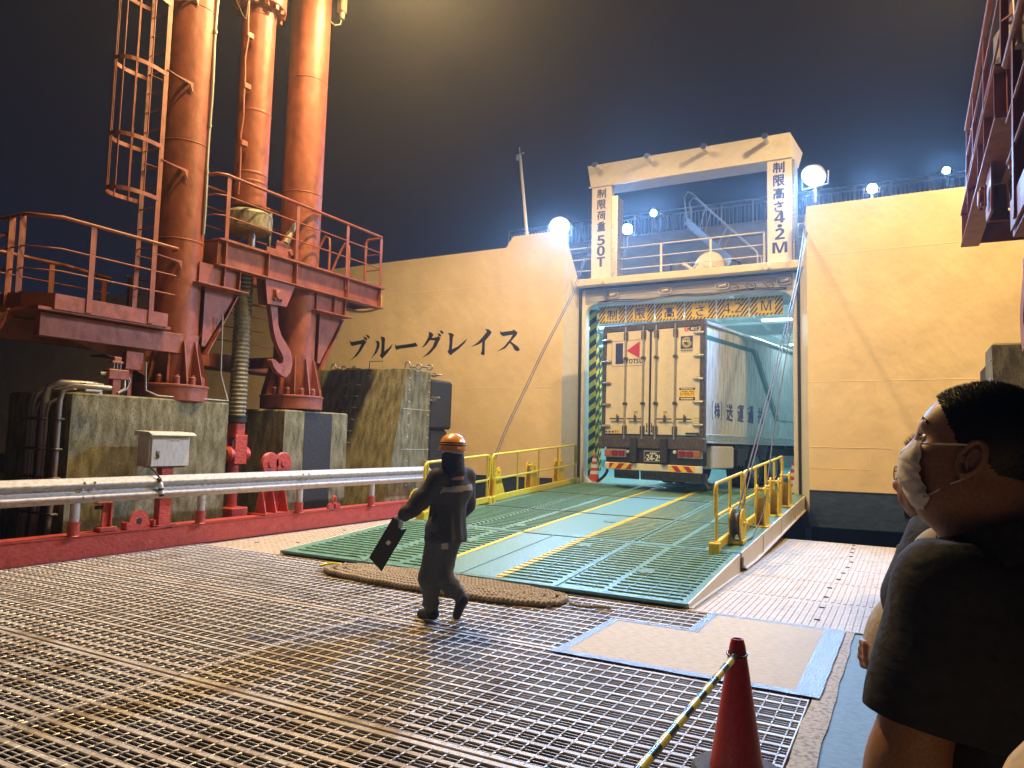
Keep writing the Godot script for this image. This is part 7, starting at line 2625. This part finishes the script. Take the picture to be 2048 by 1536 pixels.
func bystander(t: Node3D, base: Vector3, fwd: Vector3, hc: Vector3, hb: Basis, arms: Array, shirt: Material, trousers: Material, belly: float, fat: float, sleeve: float, fine := true) -> Dictionary:
	# base: between the feet; hc: middle of the head at ear level; arms: [shoulder, elbow, wrist] per side in body axes
	var right := Vector3(-fwd.z, 0, fwd.x)
	var J := func(x: float, y: float, z: float) -> Vector3: return fwd * x + Vector3.UP * y + right * z
	var H := hc - base
	var lo := Vector3(-0.48, 0.0, -0.48)
	var hi := Vector3(0.48, 1.62, 0.48)
	var body := MB.new()
	var f := Field.new(lo, hi, 0.016, 60.0)
	f.cap(J.call(0, 1.3, -0.1), J.call(0, 1.3, 0.1), 0.1, 0.1)
	f.cap(J.call(0, 1.0, -0.07), J.call(0, 1.0, 0.07), 0.1, 0.1)
	f.cap(J.call(0, 1.0, 0), J.call(0, 1.3, 0), 0.12, 0.12)
	f.cap(J.call(-0.01, 1.40, 0), H + hb * Vector3(-0.05, -0.14, 0), 0.07 * fat, 0.058 * fat)
	for i in 2:
		var s := -1.0 if i == 0 else 1.0
		var A: Array = arms[i]
		f.cap(J.call(0, 1.36, 0.08 * s), A[0], 0.06, 0.05)
		f.cap(A[0], A[1], 0.056 * fat, 0.046 * fat)
		f.cap(A[1], A[2], 0.044 * fat, 0.029 * fat)
		f.cap(J.call(0, 0.95, 0.09 * s), J.call(0.01, 0.5, 0.1 * s), 0.08, 0.055)
		f.cap(J.call(0.01, 0.5, 0.1 * s), J.call(-0.01, 0.08, 0.11 * s), 0.052, 0.036)
		f.cap(J.call(-0.02, 0.06, 0.11 * s), J.call(0.14, 0.05, 0.12 * s), 0.034, 0.028)
	f.into(body)
	var hd := MB.new()
	head_field(fat).into(hd)
	ear(hd, 1.0)
	ear(hd, -1.0)
	var hx := Transform3D(hb, H)
	append(body, hd, hx)
	for i in 2:
		var A: Array = arms[i]
		var s := -1.0 if i == 0 else 1.0
		var d: Vector3 = (A[2] - A[1]).normalized()
		hand(body, A[2] + d * 0.01, (d * 0.95 + fwd * 0.05).normalized(), -right * s, 1.0 if s < 0 else -1.0, [0.25, 0.35, 0.25], 1.0)
	obj("body", body, M.skin, t)
	# shirt
	var g := Field.new(lo, hi, 0.014, 60.0)
	g.cap(J.call(-0.005, 1.31, -0.12), J.call(-0.005, 1.31, 0.12), 0.125 * fat, 0.125 * fat)
	g.cap(J.call(0, 0.98, -0.09), J.call(0, 0.98, 0.09), 0.135 * fat, 0.135 * fat)
	g.cap(J.call(0, 0.98, 0), J.call(-0.005, 1.3, 0), 0.15 * fat, 0.14 * fat)
	if belly > 0.0:
		g.egg(J.call(0.05 + belly * 0.4, 1.08, 0), Vector3(0.14 + belly, 0.2, 0.14 + belly * 0.6), Basis(fwd, Vector3.UP, right))
	for i in 2:
		var s := -1.0 if i == 0 else 1.0
		var A: Array = arms[i]
		g.cap(J.call(-0.02, 1.40, 0.07 * s), A[0] + Vector3(0, 0.0, 0), 0.078, 0.07)
		g.cap(J.call(-0.02, 1.44, 0.02 * s), J.call(-0.02, 1.42, 0.1 * s), 0.06, 0.06)
		g.cap(A[0], A[0].lerp(A[1], sleeve + 0.12), 0.074 * lerpf(1.0, fat, 0.5), 0.068 * lerpf(1.0, fat, 0.6))
		# folds
		var r := RandomNumberGenerator.new()
		r.seed = 9 + i
		for k in 7:
			var c: Vector3 = A[0].lerp(A[1], r.randf_range(0.0, sleeve))
			var o := Vector3(r.randf_range(-1, 1), r.randf_range(-0.4, 0.4), r.randf_range(-1, 1)).normalized()
			g.cap(c + o * 0.055, c + o * 0.06 + (A[1] - A[0]).normalized().rotated(o, 0.5) * 0.09, 0.008, 0.006)
	for k in 9:
		var a := TAU * k / 9.0
		g.cap(J.call(0.13 * cos(a) * fat, 1.2, 0.17 * sin(a) * fat), J.call(0.13 * cos(a + 0.3) * fat, 0.9, 0.18 * sin(a + 0.3) * fat), 0.012, 0.02)
	var sm := MB.new()
	var cuts := [[J.call(0, 0.86, 0), Vector3.DOWN, 0.5]]
	for A in arms:
		cuts.append([A[0].lerp(A[1], sleeve), (A[1] - A[0]).normalized(), 0.16])
	var nd: Vector3 = (hb * Vector3(0.25, 1.0, 0)).normalized()
	cuts.append([H + hb * Vector3(-0.045, -0.125, 0), nd, 0.16])
	g.into(sm, null, cuts)
	obj("shirt", sm, shirt, t)
	var tr := Field.new(lo, Vector3(0.48, 1.1, 0.48), 0.017, 60.0)
	tr.cap(J.call(0, 0.93, -0.08), J.call(0, 0.93, 0.08), 0.13 * fat, 0.13 * fat)
	for s in [-1.0, 1.0]:
		tr.cap(J.call(0, 0.86, 0.09 * s), J.call(0.01, 0.5, 0.1 * s), 0.105, 0.085)
		tr.cap(J.call(0.01, 0.5, 0.1 * s), J.call(-0.01, 0.06, 0.11 * s), 0.08, 0.07)
	var tm := MB.new()
	tr.into(tm, null, [[Vector3(0, 0.07, 0), Vector3.DOWN, 0.6]])
	obj("trousers", tm, trousers, t)
	for s in [-1.0, 1.0]:
		var sh := Field.new(lo, Vector3(0.48, 0.2, 0.48), 0.01, 120.0)
		sh.cap(J.call(-0.05, 0.05, 0.11 * s), J.call(0.1, 0.045, 0.12 * s), 0.042, 0.042)
		sh.cap(J.call(0.1, 0.045, 0.12 * s), J.call(0.17, 0.038, 0.125 * s), 0.04, 0.032)
		var shm := MB.new()
		sh.into(shm, null, [[Vector3(0, 0.003, 0), Vector3.DOWN, 0.6]])
		obj("shoe", shm, M.rubber, t)
	# eyes and brows
	var hn := Node3D.new()
	for s in [-1.0, 1.0]:
		var e := MB.new()
		e.ball(H + hb * Vector3(0.0735, 0.021, 0.031 * s), Vector3(0.0115, 0.0115, 0.0115), Basis(), 14, 10)
		obj("eye", e, M.cone_white, t)
		e = MB.new()
		e.ball(H + hb * Vector3(0.0815, 0.021, 0.0315 * s), Vector3(0.0048, 0.006, 0.006), hb, 10, 8)
		obj("iris", e, M.hair, t)
		e = MB.new()
		for k in 26:
			var fz := k / 25.0
			var p := H + hb * Vector3(0.0885 - 0.012 * fz * fz, 0.047 + 0.006 * sin(fz * 2.6), (0.012 + 0.036 * fz) * s)
			e.tube([p, p + hb * Vector3(0.004, 0.004 + 0.002 * sin(k * 3.0), 0.006 * s)], 0.0011, 4)
			e.tube([p + hb * Vector3(0, -0.003, 0), p + hb * Vector3(0.005, 0.002, 0.004 * s)], 0.0011, 4)
		obj("eyebrow", e, M.hair, t)
		e = MB.new()
		for k in 9:
			var an := -0.9 + 1.8 * k / 8.0
			var p := H + hb * Vector3(0.083, 0.025, (0.031 + 0.011 * sin(an)) * s)
			e.tube([p, p + hb * Vector3(0.008, 0.001, 0.002 * sin(an) * s)], 0.0005, 3)
		obj("eyelashes", e, M.hair, t)
	hn.free()
	return {"H": H, "J": J}

func collar(t: Node3D, c: Vector3, b: Basis, r: float, m: Material) -> void:
	var mb := MB.new()
	var n := 28
	var prev := []
	for i in n + 1:
		var a := 0.55 + (TAU - 1.1) * i / n
		var d := b * Vector3(cos(a), 0, sin(a))
		var lift := -0.012 * (1.0 + cos(a))
		var row := [c + d * (r * 0.92) + Vector3(0, lift - 0.01, 0), c + d * r + Vector3(0, 0.036 + lift, 0), c + d * (r + 0.012) + Vector3(0, 0.037 + lift, 0), c + d * (r + 0.034) + Vector3(0, -0.022 + lift * 1.6, 0)]
		if prev.size():
			for k in 3:
				mb.quad(prev[k], row[k], row[k + 1], prev[k + 1], (d * (1.0 if k == 2 else (-1.0 if k == 0 else 0.0)) + Vector3.UP * (0.3 if k != 1 else 1.0)).normalized())
		prev = row
	obj("collar", mb, m, t)

func people() -> void:
	worker()
	# the masked man on the right
	var base := Vector3(0.2, 0, -1.585)
	var t := thing("person", "bearded-looking stout man in dark polo shirt and white face mask, in profile at the right", "person", base)
	t.set_meta("label", "close man with cropped hair, dark polo shirt and white face mask, in profile")
	var f := Vector3(-0.985, 0, -0.17).normalized()
	var r := Vector3(-f.z, 0, f.x)
	var hb := Basis(f, Vector3.UP, r).rotated(r, 0.23)
	var hc := Vector3(0.104, 1.633, -1.547)
	var fb := Vector3(-0.645, 0, -0.764).normalized()
	var rb := Vector3(-fb.z, 0, fb.x)
	var W := func(x: float, y: float, z: float) -> Vector3: return Vector3(x, y, z) - base
	var arms := [[W.call(0.06, 1.425, -1.455), W.call(-0.006, 1.13, -1.425), W.call(-0.09, 0.9, -1.5)], [W.call(0.37, 1.43, -1.72), W.call(0.42, 1.13, -1.74), W.call(0.36, 0.9, -1.84)]]
	var d := bystander(t, base, fb, hc, hb, arms, M.cloth_navy, M.cloth_worker, 0.08, 1.16, 0.74)
	var hx := Transform3D(hb, d.H)
	var mb := MB.new()
	append(mb, hair_cap(0.003, 0.0075, 0.0025, 24000), hx)
	obj("hair", mb, M.hair, t)
	mb = MB.new()
	append(mb, face_mask(), hx)
	var mk := obj("face_mask", mb, M.mask, t)
	mb = MB.new()
	for s in [-1.0, 1.0]:
		for q in [[Vector3(0.076, 0.012, 0.07), Vector3(0.04, 0.02, 0.073), Vector3(0.0, 0.03, 0.08)], [Vector3(0.046, -0.072, 0.069), Vector3(0.02, -0.045, 0.07), Vector3(-0.004, -0.026, 0.082)]]:
			var pts := []
			for p in q:
				pts.append(hx * Vector3(p.x, p.y, p.z * s))
			mb.tube(pts, 0.0018, 6)
	obj("ear_loop", mb, M.mask, mk)
	collar(t, d.H + hb * Vector3(-0.048, -0.128, 0), Basis(f, Vector3.UP, r).rotated(r, -0.2), 0.09, M.cloth_navy)
	# the man half hidden behind him
	base = Vector3(0.15, 0, -2.42)
	t = thing("person", "man with glasses and goatee half hidden behind the masked man, dark vest over light shirt", "person", base)
	f = Vector3(-0.97, 0, -0.24).normalized()
	r = Vector3(-f.z, 0, f.x)
	hb = Basis(f, Vector3.UP, r).rotated(r, 0.05)
	hc = Vector3(0.075, 1.56, -2.42)
	W = func(x: float, y: float, z: float) -> Vector3: return Vector3(x, y, z) - base
	arms = [[W.call(0.1, 1.36, -2.22), W.call(0.06, 1.12, -2.14), W.call(-0.085, 1.125, -2.36)], [W.call(0.18, 1.36, -2.62), W.call(0.2, 1.08, -2.66), W.call(0.08, 0.86, -2.7)]]
	arms[0] = [W.call(0.09, 1.37, -2.24), W.call(0.08, 1.1, -2.2), W.call(-0.04, 1.075, -2.33)]
	d = bystander(t, base, f, hc, hb, arms, M.cloth_light, M.cloth_trousers, 0.06, 1.05, 0.6)
	hx = Transform3D(hb, d.H)
	mb = MB.new()
	append(mb, hair_cap(0.006, 0.02, 0.01, 5000), hx)
	obj("hair", mb, M.hair, t)
	var vf := Field.new(Vector3(-0.4, 1.1, -0.4), Vector3(0.4, 1.6, 0.4), 0.016, 60.0)
	for s in [-1.0, 1.0]:
		vf.cap(f * 0.0 + Vector3(0, 1.3, 0) + r * 0.1 * s, Vector3(0, 1.42, 0) + r * 0.12 * s, 0.135, 0.09)
		vf.cap(f * 0.08 + Vector3(0, 1.24, 0) + r * 0.06 * s, f * 0.05 + Vector3(0, 1.4, 0) + r * 0.05 * s, 0.13, 0.1)
	var vm := MB.new()
	vf.into(vm, func(p: Vector3) -> bool: return p.y > 1.2 and (p - d.H - hb * Vector3(-0.05, -0.13, 0)).length() > 0.075)
	obj("vest", vm, M.cloth_navy, t)
	mb = MB.new()
	for s in [-1.0, 1.0]:
		var ring := []
		for i in 20:
			var a := TAU * i / 20
			ring.append(hx * Vector3(0.103 - 0.003 * absf(cos(a)), 0.018 + 0.019 * sin(a), (0.033 + 0.024 * cos(a)) * s))
		mb.tube(ring, 0.0013, 5, true)
		mb.tube([hx * Vector3(0.098, 0.024, 0.057 * s), hx * Vector3(0.05, 0.026, 0.074 * s), hx * Vector3(-0.005, 0.026, 0.08 * s)], 0.0014, 5)
	mb.tube([hx * Vector3(0.103, 0.024, -0.01), hx * Vector3(0.107, 0.027, 0), hx * Vector3(0.103, 0.024, 0.01)], 0.0013, 5)
	var gl := obj("glasses", mb, M.black, t)
	mb = MB.new()
	for s in [-1.0, 1.0]:
		var po := []
		for i in 16:
			var a := TAU * i / 16
			po.append(hx * Vector3(0.103, 0.018 + 0.018 * sin(a), (0.033 + 0.023 * cos(a)) * s))
		for i in range(1, 15):
			mb.tri(po[0], po[i], po[i + 1], hb.x)
	obj("lens", mb, M.glass, gl)
	mb = MB.new()
	var rr := RandomNumberGenerator.new()
	rr.seed = 4
	for i in 900:
		var a := rr.randf_range(-1.0, 1.0)
		var p := Vector3(0.066 - 0.02 * a * a, -0.085 - rr.randf() * 0.022, a * 0.028)
		p.x += 0.004 + 0.012 * (1.0 - absf(a)) * (1.0 - absf(p.y + 0.09) / 0.03)
		var q := p + Vector3(rr.randf_range(-0.002, 0.008), -rr.randf_range(0.006, 0.014), rr.randf_range(-0.004, 0.004))
		mb.tri(hx * p, hx * (p + Vector3(0.0, 0.0, 0.0012)), hx * q, hb * Vector3(0.8, -0.4, a).normalized())
	for i in 500:
		var a := rr.randf_range(-1.0, 1.0)
		var p := Vector3(0.09 - 0.012 * a * a, -0.035 - rr.randf() * 0.006, a * 0.022)
		mb.tri(hx * p, hx * (p + Vector3(0, 0, 0.0012)), hx * (p + Vector3(0.003, -0.007, rr.randf_range(-0.003, 0.003))), hb.x)
	obj("beard", mb, M.hair, t)
	mb = MB.new()
	for k in 2:
		mb.tube([d.H + hb * Vector3(0.0, -0.12, -0.07), f * (0.13 + 0.03 * k) + Vector3(0, 1.38, 0) - r * 0.08, f * (0.2 + 0.01 * k) + Vector3(0, 1.27 - 0.05 * k, 0) - r * 0.06], 0.004, 6)
	obj("strap", mb, M.galv, t)
	# the shoulder in front at the lower right
	base = Vector3(0.34, 0, -0.87)
	t = thing("person", "person in a mustard-beige shirt, only a shoulder in the lower right corner", "person", base)
	f = Vector3(-0.25, 0, -0.97).normalized()
	r = Vector3(-f.z, 0, f.x)
	hb = Basis(f, Vector3.UP, r)
	hc = Vector3(0.33, 1.53, -0.9)
	W = func(x: float, y: float, z: float) -> Vector3: return Vector3(x, y, z) - base
	arms = [[W.call(0.155, 1.315, -0.86), W.call(0.1, 1.06, -0.86), W.call(0.07, 0.84, -0.95)], [W.call(0.53, 1.32, -0.88), W.call(0.57, 1.05, -0.9), W.call(0.55, 0.82, -1.0)]]
	d = bystander(t, base, f, hc, hb, arms, M.cloth_beige, M.cloth_worker, 0.02, 1.0, 0.62)
	mb = MB.new()
	append(mb, hair_cap(0.012, 0.03, 0.025, 5000), Transform3D(hb, d.H))
	obj("hair", mb, M.hair, t)

func worker() -> void:
	var base := Vector3(-3.68, 0, -5.68)
	var t := thing("person", "dock worker seen from behind, orange helmet and dark rainwear with reflective band, walking", "person", base)
	var W := func(x: float, y: float, z: float) -> Vector3: return Vector3(x, y, z) - base
	var f := Vector3(-0.926, 0, -0.372).normalized()
	var r := Vector3(-f.z, 0, f.x)
	var pel: Vector3 = W.call(-3.665, 0.86, -5.68)
	var che: Vector3 = W.call(-3.622, 1.165, -5.675)
	var nk: Vector3 = W.call(-3.612, 1.37, -5.66)
	var hd: Vector3 = W.call(-3.605, 1.495, -5.645)
	var shL: Vector3 = W.call(-3.675, 1.275, -5.52)
	var shR: Vector3 = W.call(-3.57, 1.285, -5.83)
	var elL: Vector3 = W.call(-3.765, 1.075, -5.4)
	var haL: Vector3 = W.call(-3.885, 0.935, -5.3)
	var elR: Vector3 = W.call(-3.6, 1.02, -5.91)
	var haR: Vector3 = W.call(-3.74, 0.93, -5.98)
	var hipL: Vector3 = W.call(-3.7, 0.81, -5.6)
	var hipR: Vector3 = W.call(-3.635, 0.81, -5.73)
	var knL: Vector3 = W.call(-3.775, 0.4, -5.575)
	var anL: Vector3 = W.call(-3.765, 0.085, -5.645)
	var knR: Vector3 = W.call(-3.69, 0.41, -5.68)
	var anR: Vector3 = W.call(-3.545, 0.2, -5.79)
	var toeL := anL + f * 0.17 + Vector3(0, -0.055, 0)
	var toeR: Vector3 = W.call(-3.618, 0.035, -5.83)
	var lo := Vector3(-0.5, -0.02, -0.45)
	var hi := Vector3(0.4, 1.75, 0.5)
	var g := Field.new(lo, hi, 0.016, 60.0)
	g.cap(pel, che, 0.11, 0.12)
	g.cap(che, nk, 0.1, 0.05)
	g.cap(nk, hd, 0.052, 0.055)
	for a in [[shL, elL, haL], [shR, elR, haR]]:
		g.cap(che + Vector3(0, 0.1, 0), a[0], 0.06, 0.055)
		g.cap(a[0], a[1], 0.048, 0.04)
		g.cap(a[1], a[2], 0.04, 0.028)
	for a in [[hipL, knL, anL, toeL], [hipR, knR, anR, toeR]]:
		g.cap(pel, a[0], 0.09, 0.08)
		g.cap(a[0], a[1], 0.08, 0.055)
		g.cap(a[1], a[2], 0.052, 0.035)
		g.cap(a[2], a[3], 0.034, 0.028)
	var body := MB.new()
	g.into(body)
	var hm := MB.new()
	var hb := Basis(f, Vector3.UP, r).rotated(r, -0.1)
	head_field(1.0).into(hm)
	append(body, hm, Transform3D(hb, hd))
	hand(body, haR, (haR - elR).normalized(), -r, -1.0, [0.5, 0.6, 0.4])
	obj("body", body, M.skin, t)
	# rain jacket
	g = Field.new(lo, hi, 0.0125, 55.0)
	g.cap(W.call(-3.668, 0.74, -5.68) - r * 0.05, W.call(-3.668, 0.74, -5.68) + r * 0.05, 0.142, 0.142)
	g.cap(W.call(-3.66, 0.78, -5.68), che, 0.138, 0.13)
	g.cap(che - r * 0.07, che + r * 0.07, 0.125, 0.125)
	g.cap(che + Vector3(0, 0.1, 0), nk, 0.105, 0.07)
	g.cap(nk + Vector3(0, -0.04, 0) - f * 0.04, nk + Vector3(0, 0.02, 0) - f * 0.03, 0.07, 0.06)
	var rg := RandomNumberGenerator.new()
	rg.seed = 12
	for a in [[shL, elL, haL], [shR, elR, haR]]:
		g.cap(che + Vector3(0, 0.1, 0), a[0], 0.085, 0.078)
		g.cap(a[0], a[1], 0.08, 0.068)
		g.cap(a[1], a[2].lerp(a[1], 0.14), 0.068, 0.058)
		for k in 10:
			var c: Vector3 = a[0].lerp(a[1], rg.randf()) if k < 5 else a[1].lerp(a[2], rg.randf() * 0.8)
			var o := Vector3(rg.randf_range(-1, 1), rg.randf_range(-1, 1), rg.randf_range(-1, 1)).normalized()
			var ax: Vector3 = (a[1] - a[0]).normalized()
			o = (o - ax * o.dot(ax)).normalized()
			g.cap(c + o * 0.052, c + o.rotated(ax, 1.2) * 0.056 + ax * 0.03, 0.012, 0.01)
	for k in 12:
		var an := TAU * k / 12.0
		var dd := f * cos(an) + r * sin(an) * 1.25
		g.cap(W.call(-3.655, 1.12, -5.68) + dd * 0.125, W.call(-3.668, 0.74, -5.68) + dd.rotated(Vector3.UP, 0.25) * 0.145, 0.006, 0.024)
	var jk := MB.new()
	g.into(jk, null, [[W.call(-3.66, 0.705, -5.68), Vector3(0.03, -1, 0.02).normalized(), 0.4]])
	obj("rain_jacket", jk, M.cloth_worker, t)
	# reflective band across the back
	g = Field.new(Vector3(-0.3, 1.1, -0.35), Vector3(0.35, 1.35, 0.35), 0.011, 55.0)
	g.cap(W.call(-3.66, 0.78, -5.68), che, 0.144, 0.136)
	g.cap(che - r * 0.07, che + r * 0.07, 0.131, 0.131)
	g.cap(che + Vector3(0, 0.1, 0), nk, 0.111, 0.07)
	for a in [shL, shR]:
		g.cap(che + Vector3(0, 0.1, 0), a, 0.089, 0.078)
	var bd := MB.new()
	g.into(bd, func(p: Vector3) -> bool: return absf(p.y - 1.19 - 0.06 * p.dot(r)) < 0.026)
	obj("reflective_band", bd, M.reflect, t)
	# trousers
	g = Field.new(lo, hi, 0.0135, 60.0)
	g.cap(pel - r * 0.05, pel + r * 0.05, 0.13, 0.13)
	for a in [[hipL, knL, anL], [hipR, knR, anR]]:
		g.cap(pel + Vector3(0, -0.03, 0), a[0], 0.12, 0.11)
		g.cap(a[0], a[1], 0.1, 0.078)
		g.cap(a[1], a[2].lerp(a[1], 0.2), 0.078, 0.064)
		for k in 12:
			var c: Vector3 = a[0].lerp(a[1], rg.randf()) if k < 5 else a[1].lerp(a[2], rg.randf() * 0.8)
			var ax: Vector3 = ((a[1] - a[0]) if k < 5 else (a[2] - a[1])).normalized()
			var o := Vector3(rg.randf_range(-1, 1), rg.randf_range(-1, 1), rg.randf_range(-1, 1)).normalized()
			o = (o - ax * o.dot(ax)).normalized()
			g.cap(c + o * 0.066, c + o.rotated(ax, 1.3) * 0.07 + ax * 0.05, 0.013, 0.011)
	var tr := MB.new()
	g.into(tr)
	obj("rain_trousers", tr, M.cloth_trousers, t)
	var patch := MB.new()
	patch.box(W.call(-3.545, 0.69, -5.56) + Vector3(-0.035, 0, 0.03), Vector3(0.06, 0.055, 0.012), Basis(-r, Vector3.UP, -f).rotated(Vector3.UP, -0.5), 0.003)
	obj("reflective_tag", patch, M.reflect, t)
	for a in [[knL, anL, toeL], [knR, anR, toeR]]:
		g = Field.new(lo, Vector3(0.4, 0.5, 0.5), 0.01, 90.0)
		g.cap(a[0].lerp(a[1], 0.55), a[1], 0.062, 0.05)
		g.cap(a[1] + Vector3(0, -0.02, 0), a[2], 0.05, 0.04)
		g.cap(a[1] - (a[2] - a[1]).normalized() * 0.03 + Vector3(0, -0.03, 0), a[1], 0.045, 0.045)
		var bt := MB.new()
		g.into(bt, null, [[Vector3(0, 0.003, 0), Vector3.DOWN, 0.6]])
		obj("boot", bt, M.rubber, t)
	# gloved left hand round the edge of the board
	var gl := MB.new()
	var bu := Vector3(0.125, 0.487, 0.035).normalized()
	hand(gl, haL + Vector3(0.01, 0.01, 0.0), Vector3(-0.75, -0.6, 0.2), Vector3(-0.1, -0.5, -0.9), 1.0, [0.35, 0.6, 0.4], 1.05, 1.25)
	obj("glove", gl, M.glove, t)
	# hood, goggle strap, helmet
	g = Field.new(Vector3(-0.15, 1.28, -0.2), Vector3(0.25, 1.8, 0.25), 0.009, 80.0)
	g.egg(hd + hb * Vector3(-0.01, 0.03, 0), Vector3(0.1, 0.102, 0.082), hb)
	g.cap(hd + hb * Vector3(-0.03, -0.04, 0), hd + hb * Vector3(-0.05, -0.17, 0), 0.072, 0.082)
	for k in 4:
		var ring := nk + Vector3(0, 0.005 + k * 0.028, 0)
		for i in 10:
			var an := TAU * i / 10.0
			var an2 := TAU * (i + 1) / 10.0
			g.cap(ring + Vector3(cos(an), 0.15 * sin(an * 2.0 + k), sin(an)) * 0.075, ring + Vector3(cos(an2), 0.15 * sin(an2 * 2.0 + k), sin(an2)) * 0.075, 0.011, 0.011)
	var hood := MB.new()
	g.into(hood, func(p: Vector3) -> bool: return (p - hd).dot(hb.x) < 0.075)
	obj("hood", hood, M.cloth_navy, t)
	var st := MB.new()
	var sp := []
	for i in 25:
		var an := PI * 0.32 + TAU * 0.68 * i / 24.0
		sp.append(hd + hb * Vector3(-0.01 + 0.103 * cos(an), 0.012 - 0.012 * cos(an * 2.0), 0.088 * sin(an)))
	for i in 24:
		st.bar(sp[i], sp[i + 1], 0.006, 0.022)
	obj("goggle_strap", st, M.grey_paint, t)
	var hl := MB.new()
	var hbt := hb.rotated(r, 0.12)
	var at := hd + hb * Vector3(0.0, 0.045, 0)
	var prof := []
	for i in 13:
		var a := PI / 2 * i / 12.0
		prof.append([0.122 * pow(cos(a), 0.85) if i < 12 else 0.0, 0.012 + 0.128 * sin(a)])
	prof.insert(0, [0.122, -0.012])
	prof.insert(0, [0.128, -0.016])
	prof.insert(0, [0.129, -0.01])
	var dome := MB.new()
	for i in prof.size() - 1:
		dome.lathe([prof[i], prof[i + 1]], Vector3.ZERO, Basis(), 36)
	# smooth normals for the dome
	for i in dome.v.size():
		var p := dome.v[i]
		if p.y > 0.012:
			dome.n[i] = Vector3(p.x, p.y * 1.1, p.z).normalized()
	append(hl, dome, Transform3D(hbt, at))
	hl.tube([at + hbt * Vector3(0.12, 0.0, -0.06), at + hbt * Vector3(0.165, -0.012, 0.0), at + hbt * Vector3(0.12, 0.0, 0.06)], 0.008, 6)
	var ho := obj("helmet", hl, M.helmet, t)
	var bl := MB.new()
	for y in [0.03, 0.05]:
		var rr := 0.122 * pow(cos(asin((y - 0.012) / 0.128)), 0.85) + 0.0012
		bl.lathe([[rr + 0.0015, y], [rr + 0.0005, y + 0.009]], Vector3.ZERO, Basis(), 36)
	var bl2 := MB.new()
	append(bl2, bl, Transform3D(hbt, at))
	obj("helmet_line", bl2, M.black, ho)
	var tg := MB.new()
	tg.box(at + hbt * Vector3(-0.1295, 0.012, -0.02), Vector3(0.004, 0.014, 0.045), hbt, 0.001)
	obj("helmet_tag", tg, M.letter_white, ho)
	# the black board he carries
	var b1 := Vector3(-3.961, 0.955, -5.216)
	var b2 := Vector3(-3.847, 0.882, -5.283)
	var b4 := Vector3(-4.086, 0.555, -5.182)
	var ct := (b2 + b4) * 0.5
	var u := (b2 - b1).normalized()
	var v := (b4 - b1)
	v = (v - u * v.dot(u)).normalized()
	var nn := u.cross(v).normalized()
	var bo := thing("board", "black rubber board with a white square, carried in the worker's gloved hand", "board", ct)
	var pl := MB.new()
	var w := 0.155
	var L := 0.43
	pl.prism(PackedVector2Array([Vector2(-w / 2, -L / 2), Vector2(-0.02, -L / 2 + 0.012), Vector2(0.01, -L / 2 + 0.07), Vector2(0.045, -L / 2 + 0.06), Vector2(w / 2, -L / 2 + 0.03), Vector2(w / 2, L / 2 + 0.03), Vector2(-w / 2, L / 2 - 0.02)]), -nn * 0.007, u, v, 0.014)
	obj("plate", pl, M.black, bo)
	pl = MB.new()
	pl.box(nn * (0.0085 if nn.z > 0 else -0.0085), Vector3(0.032, 0.036, 0.003), Basis(u, v, nn).rotated(nn, 0.2), 0.001)
	obj("square_tag", pl, M.letter_white, bo)
	pl = MB.new()
	pl.tube([u * -0.07 + v * 0.2, u * -0.1 + v * 0.25, u * -0.17 + v * 0.24, u * -0.24 + v * 0.27], 0.0035, 5)
	obj("cord", pl, M.rope, bo)
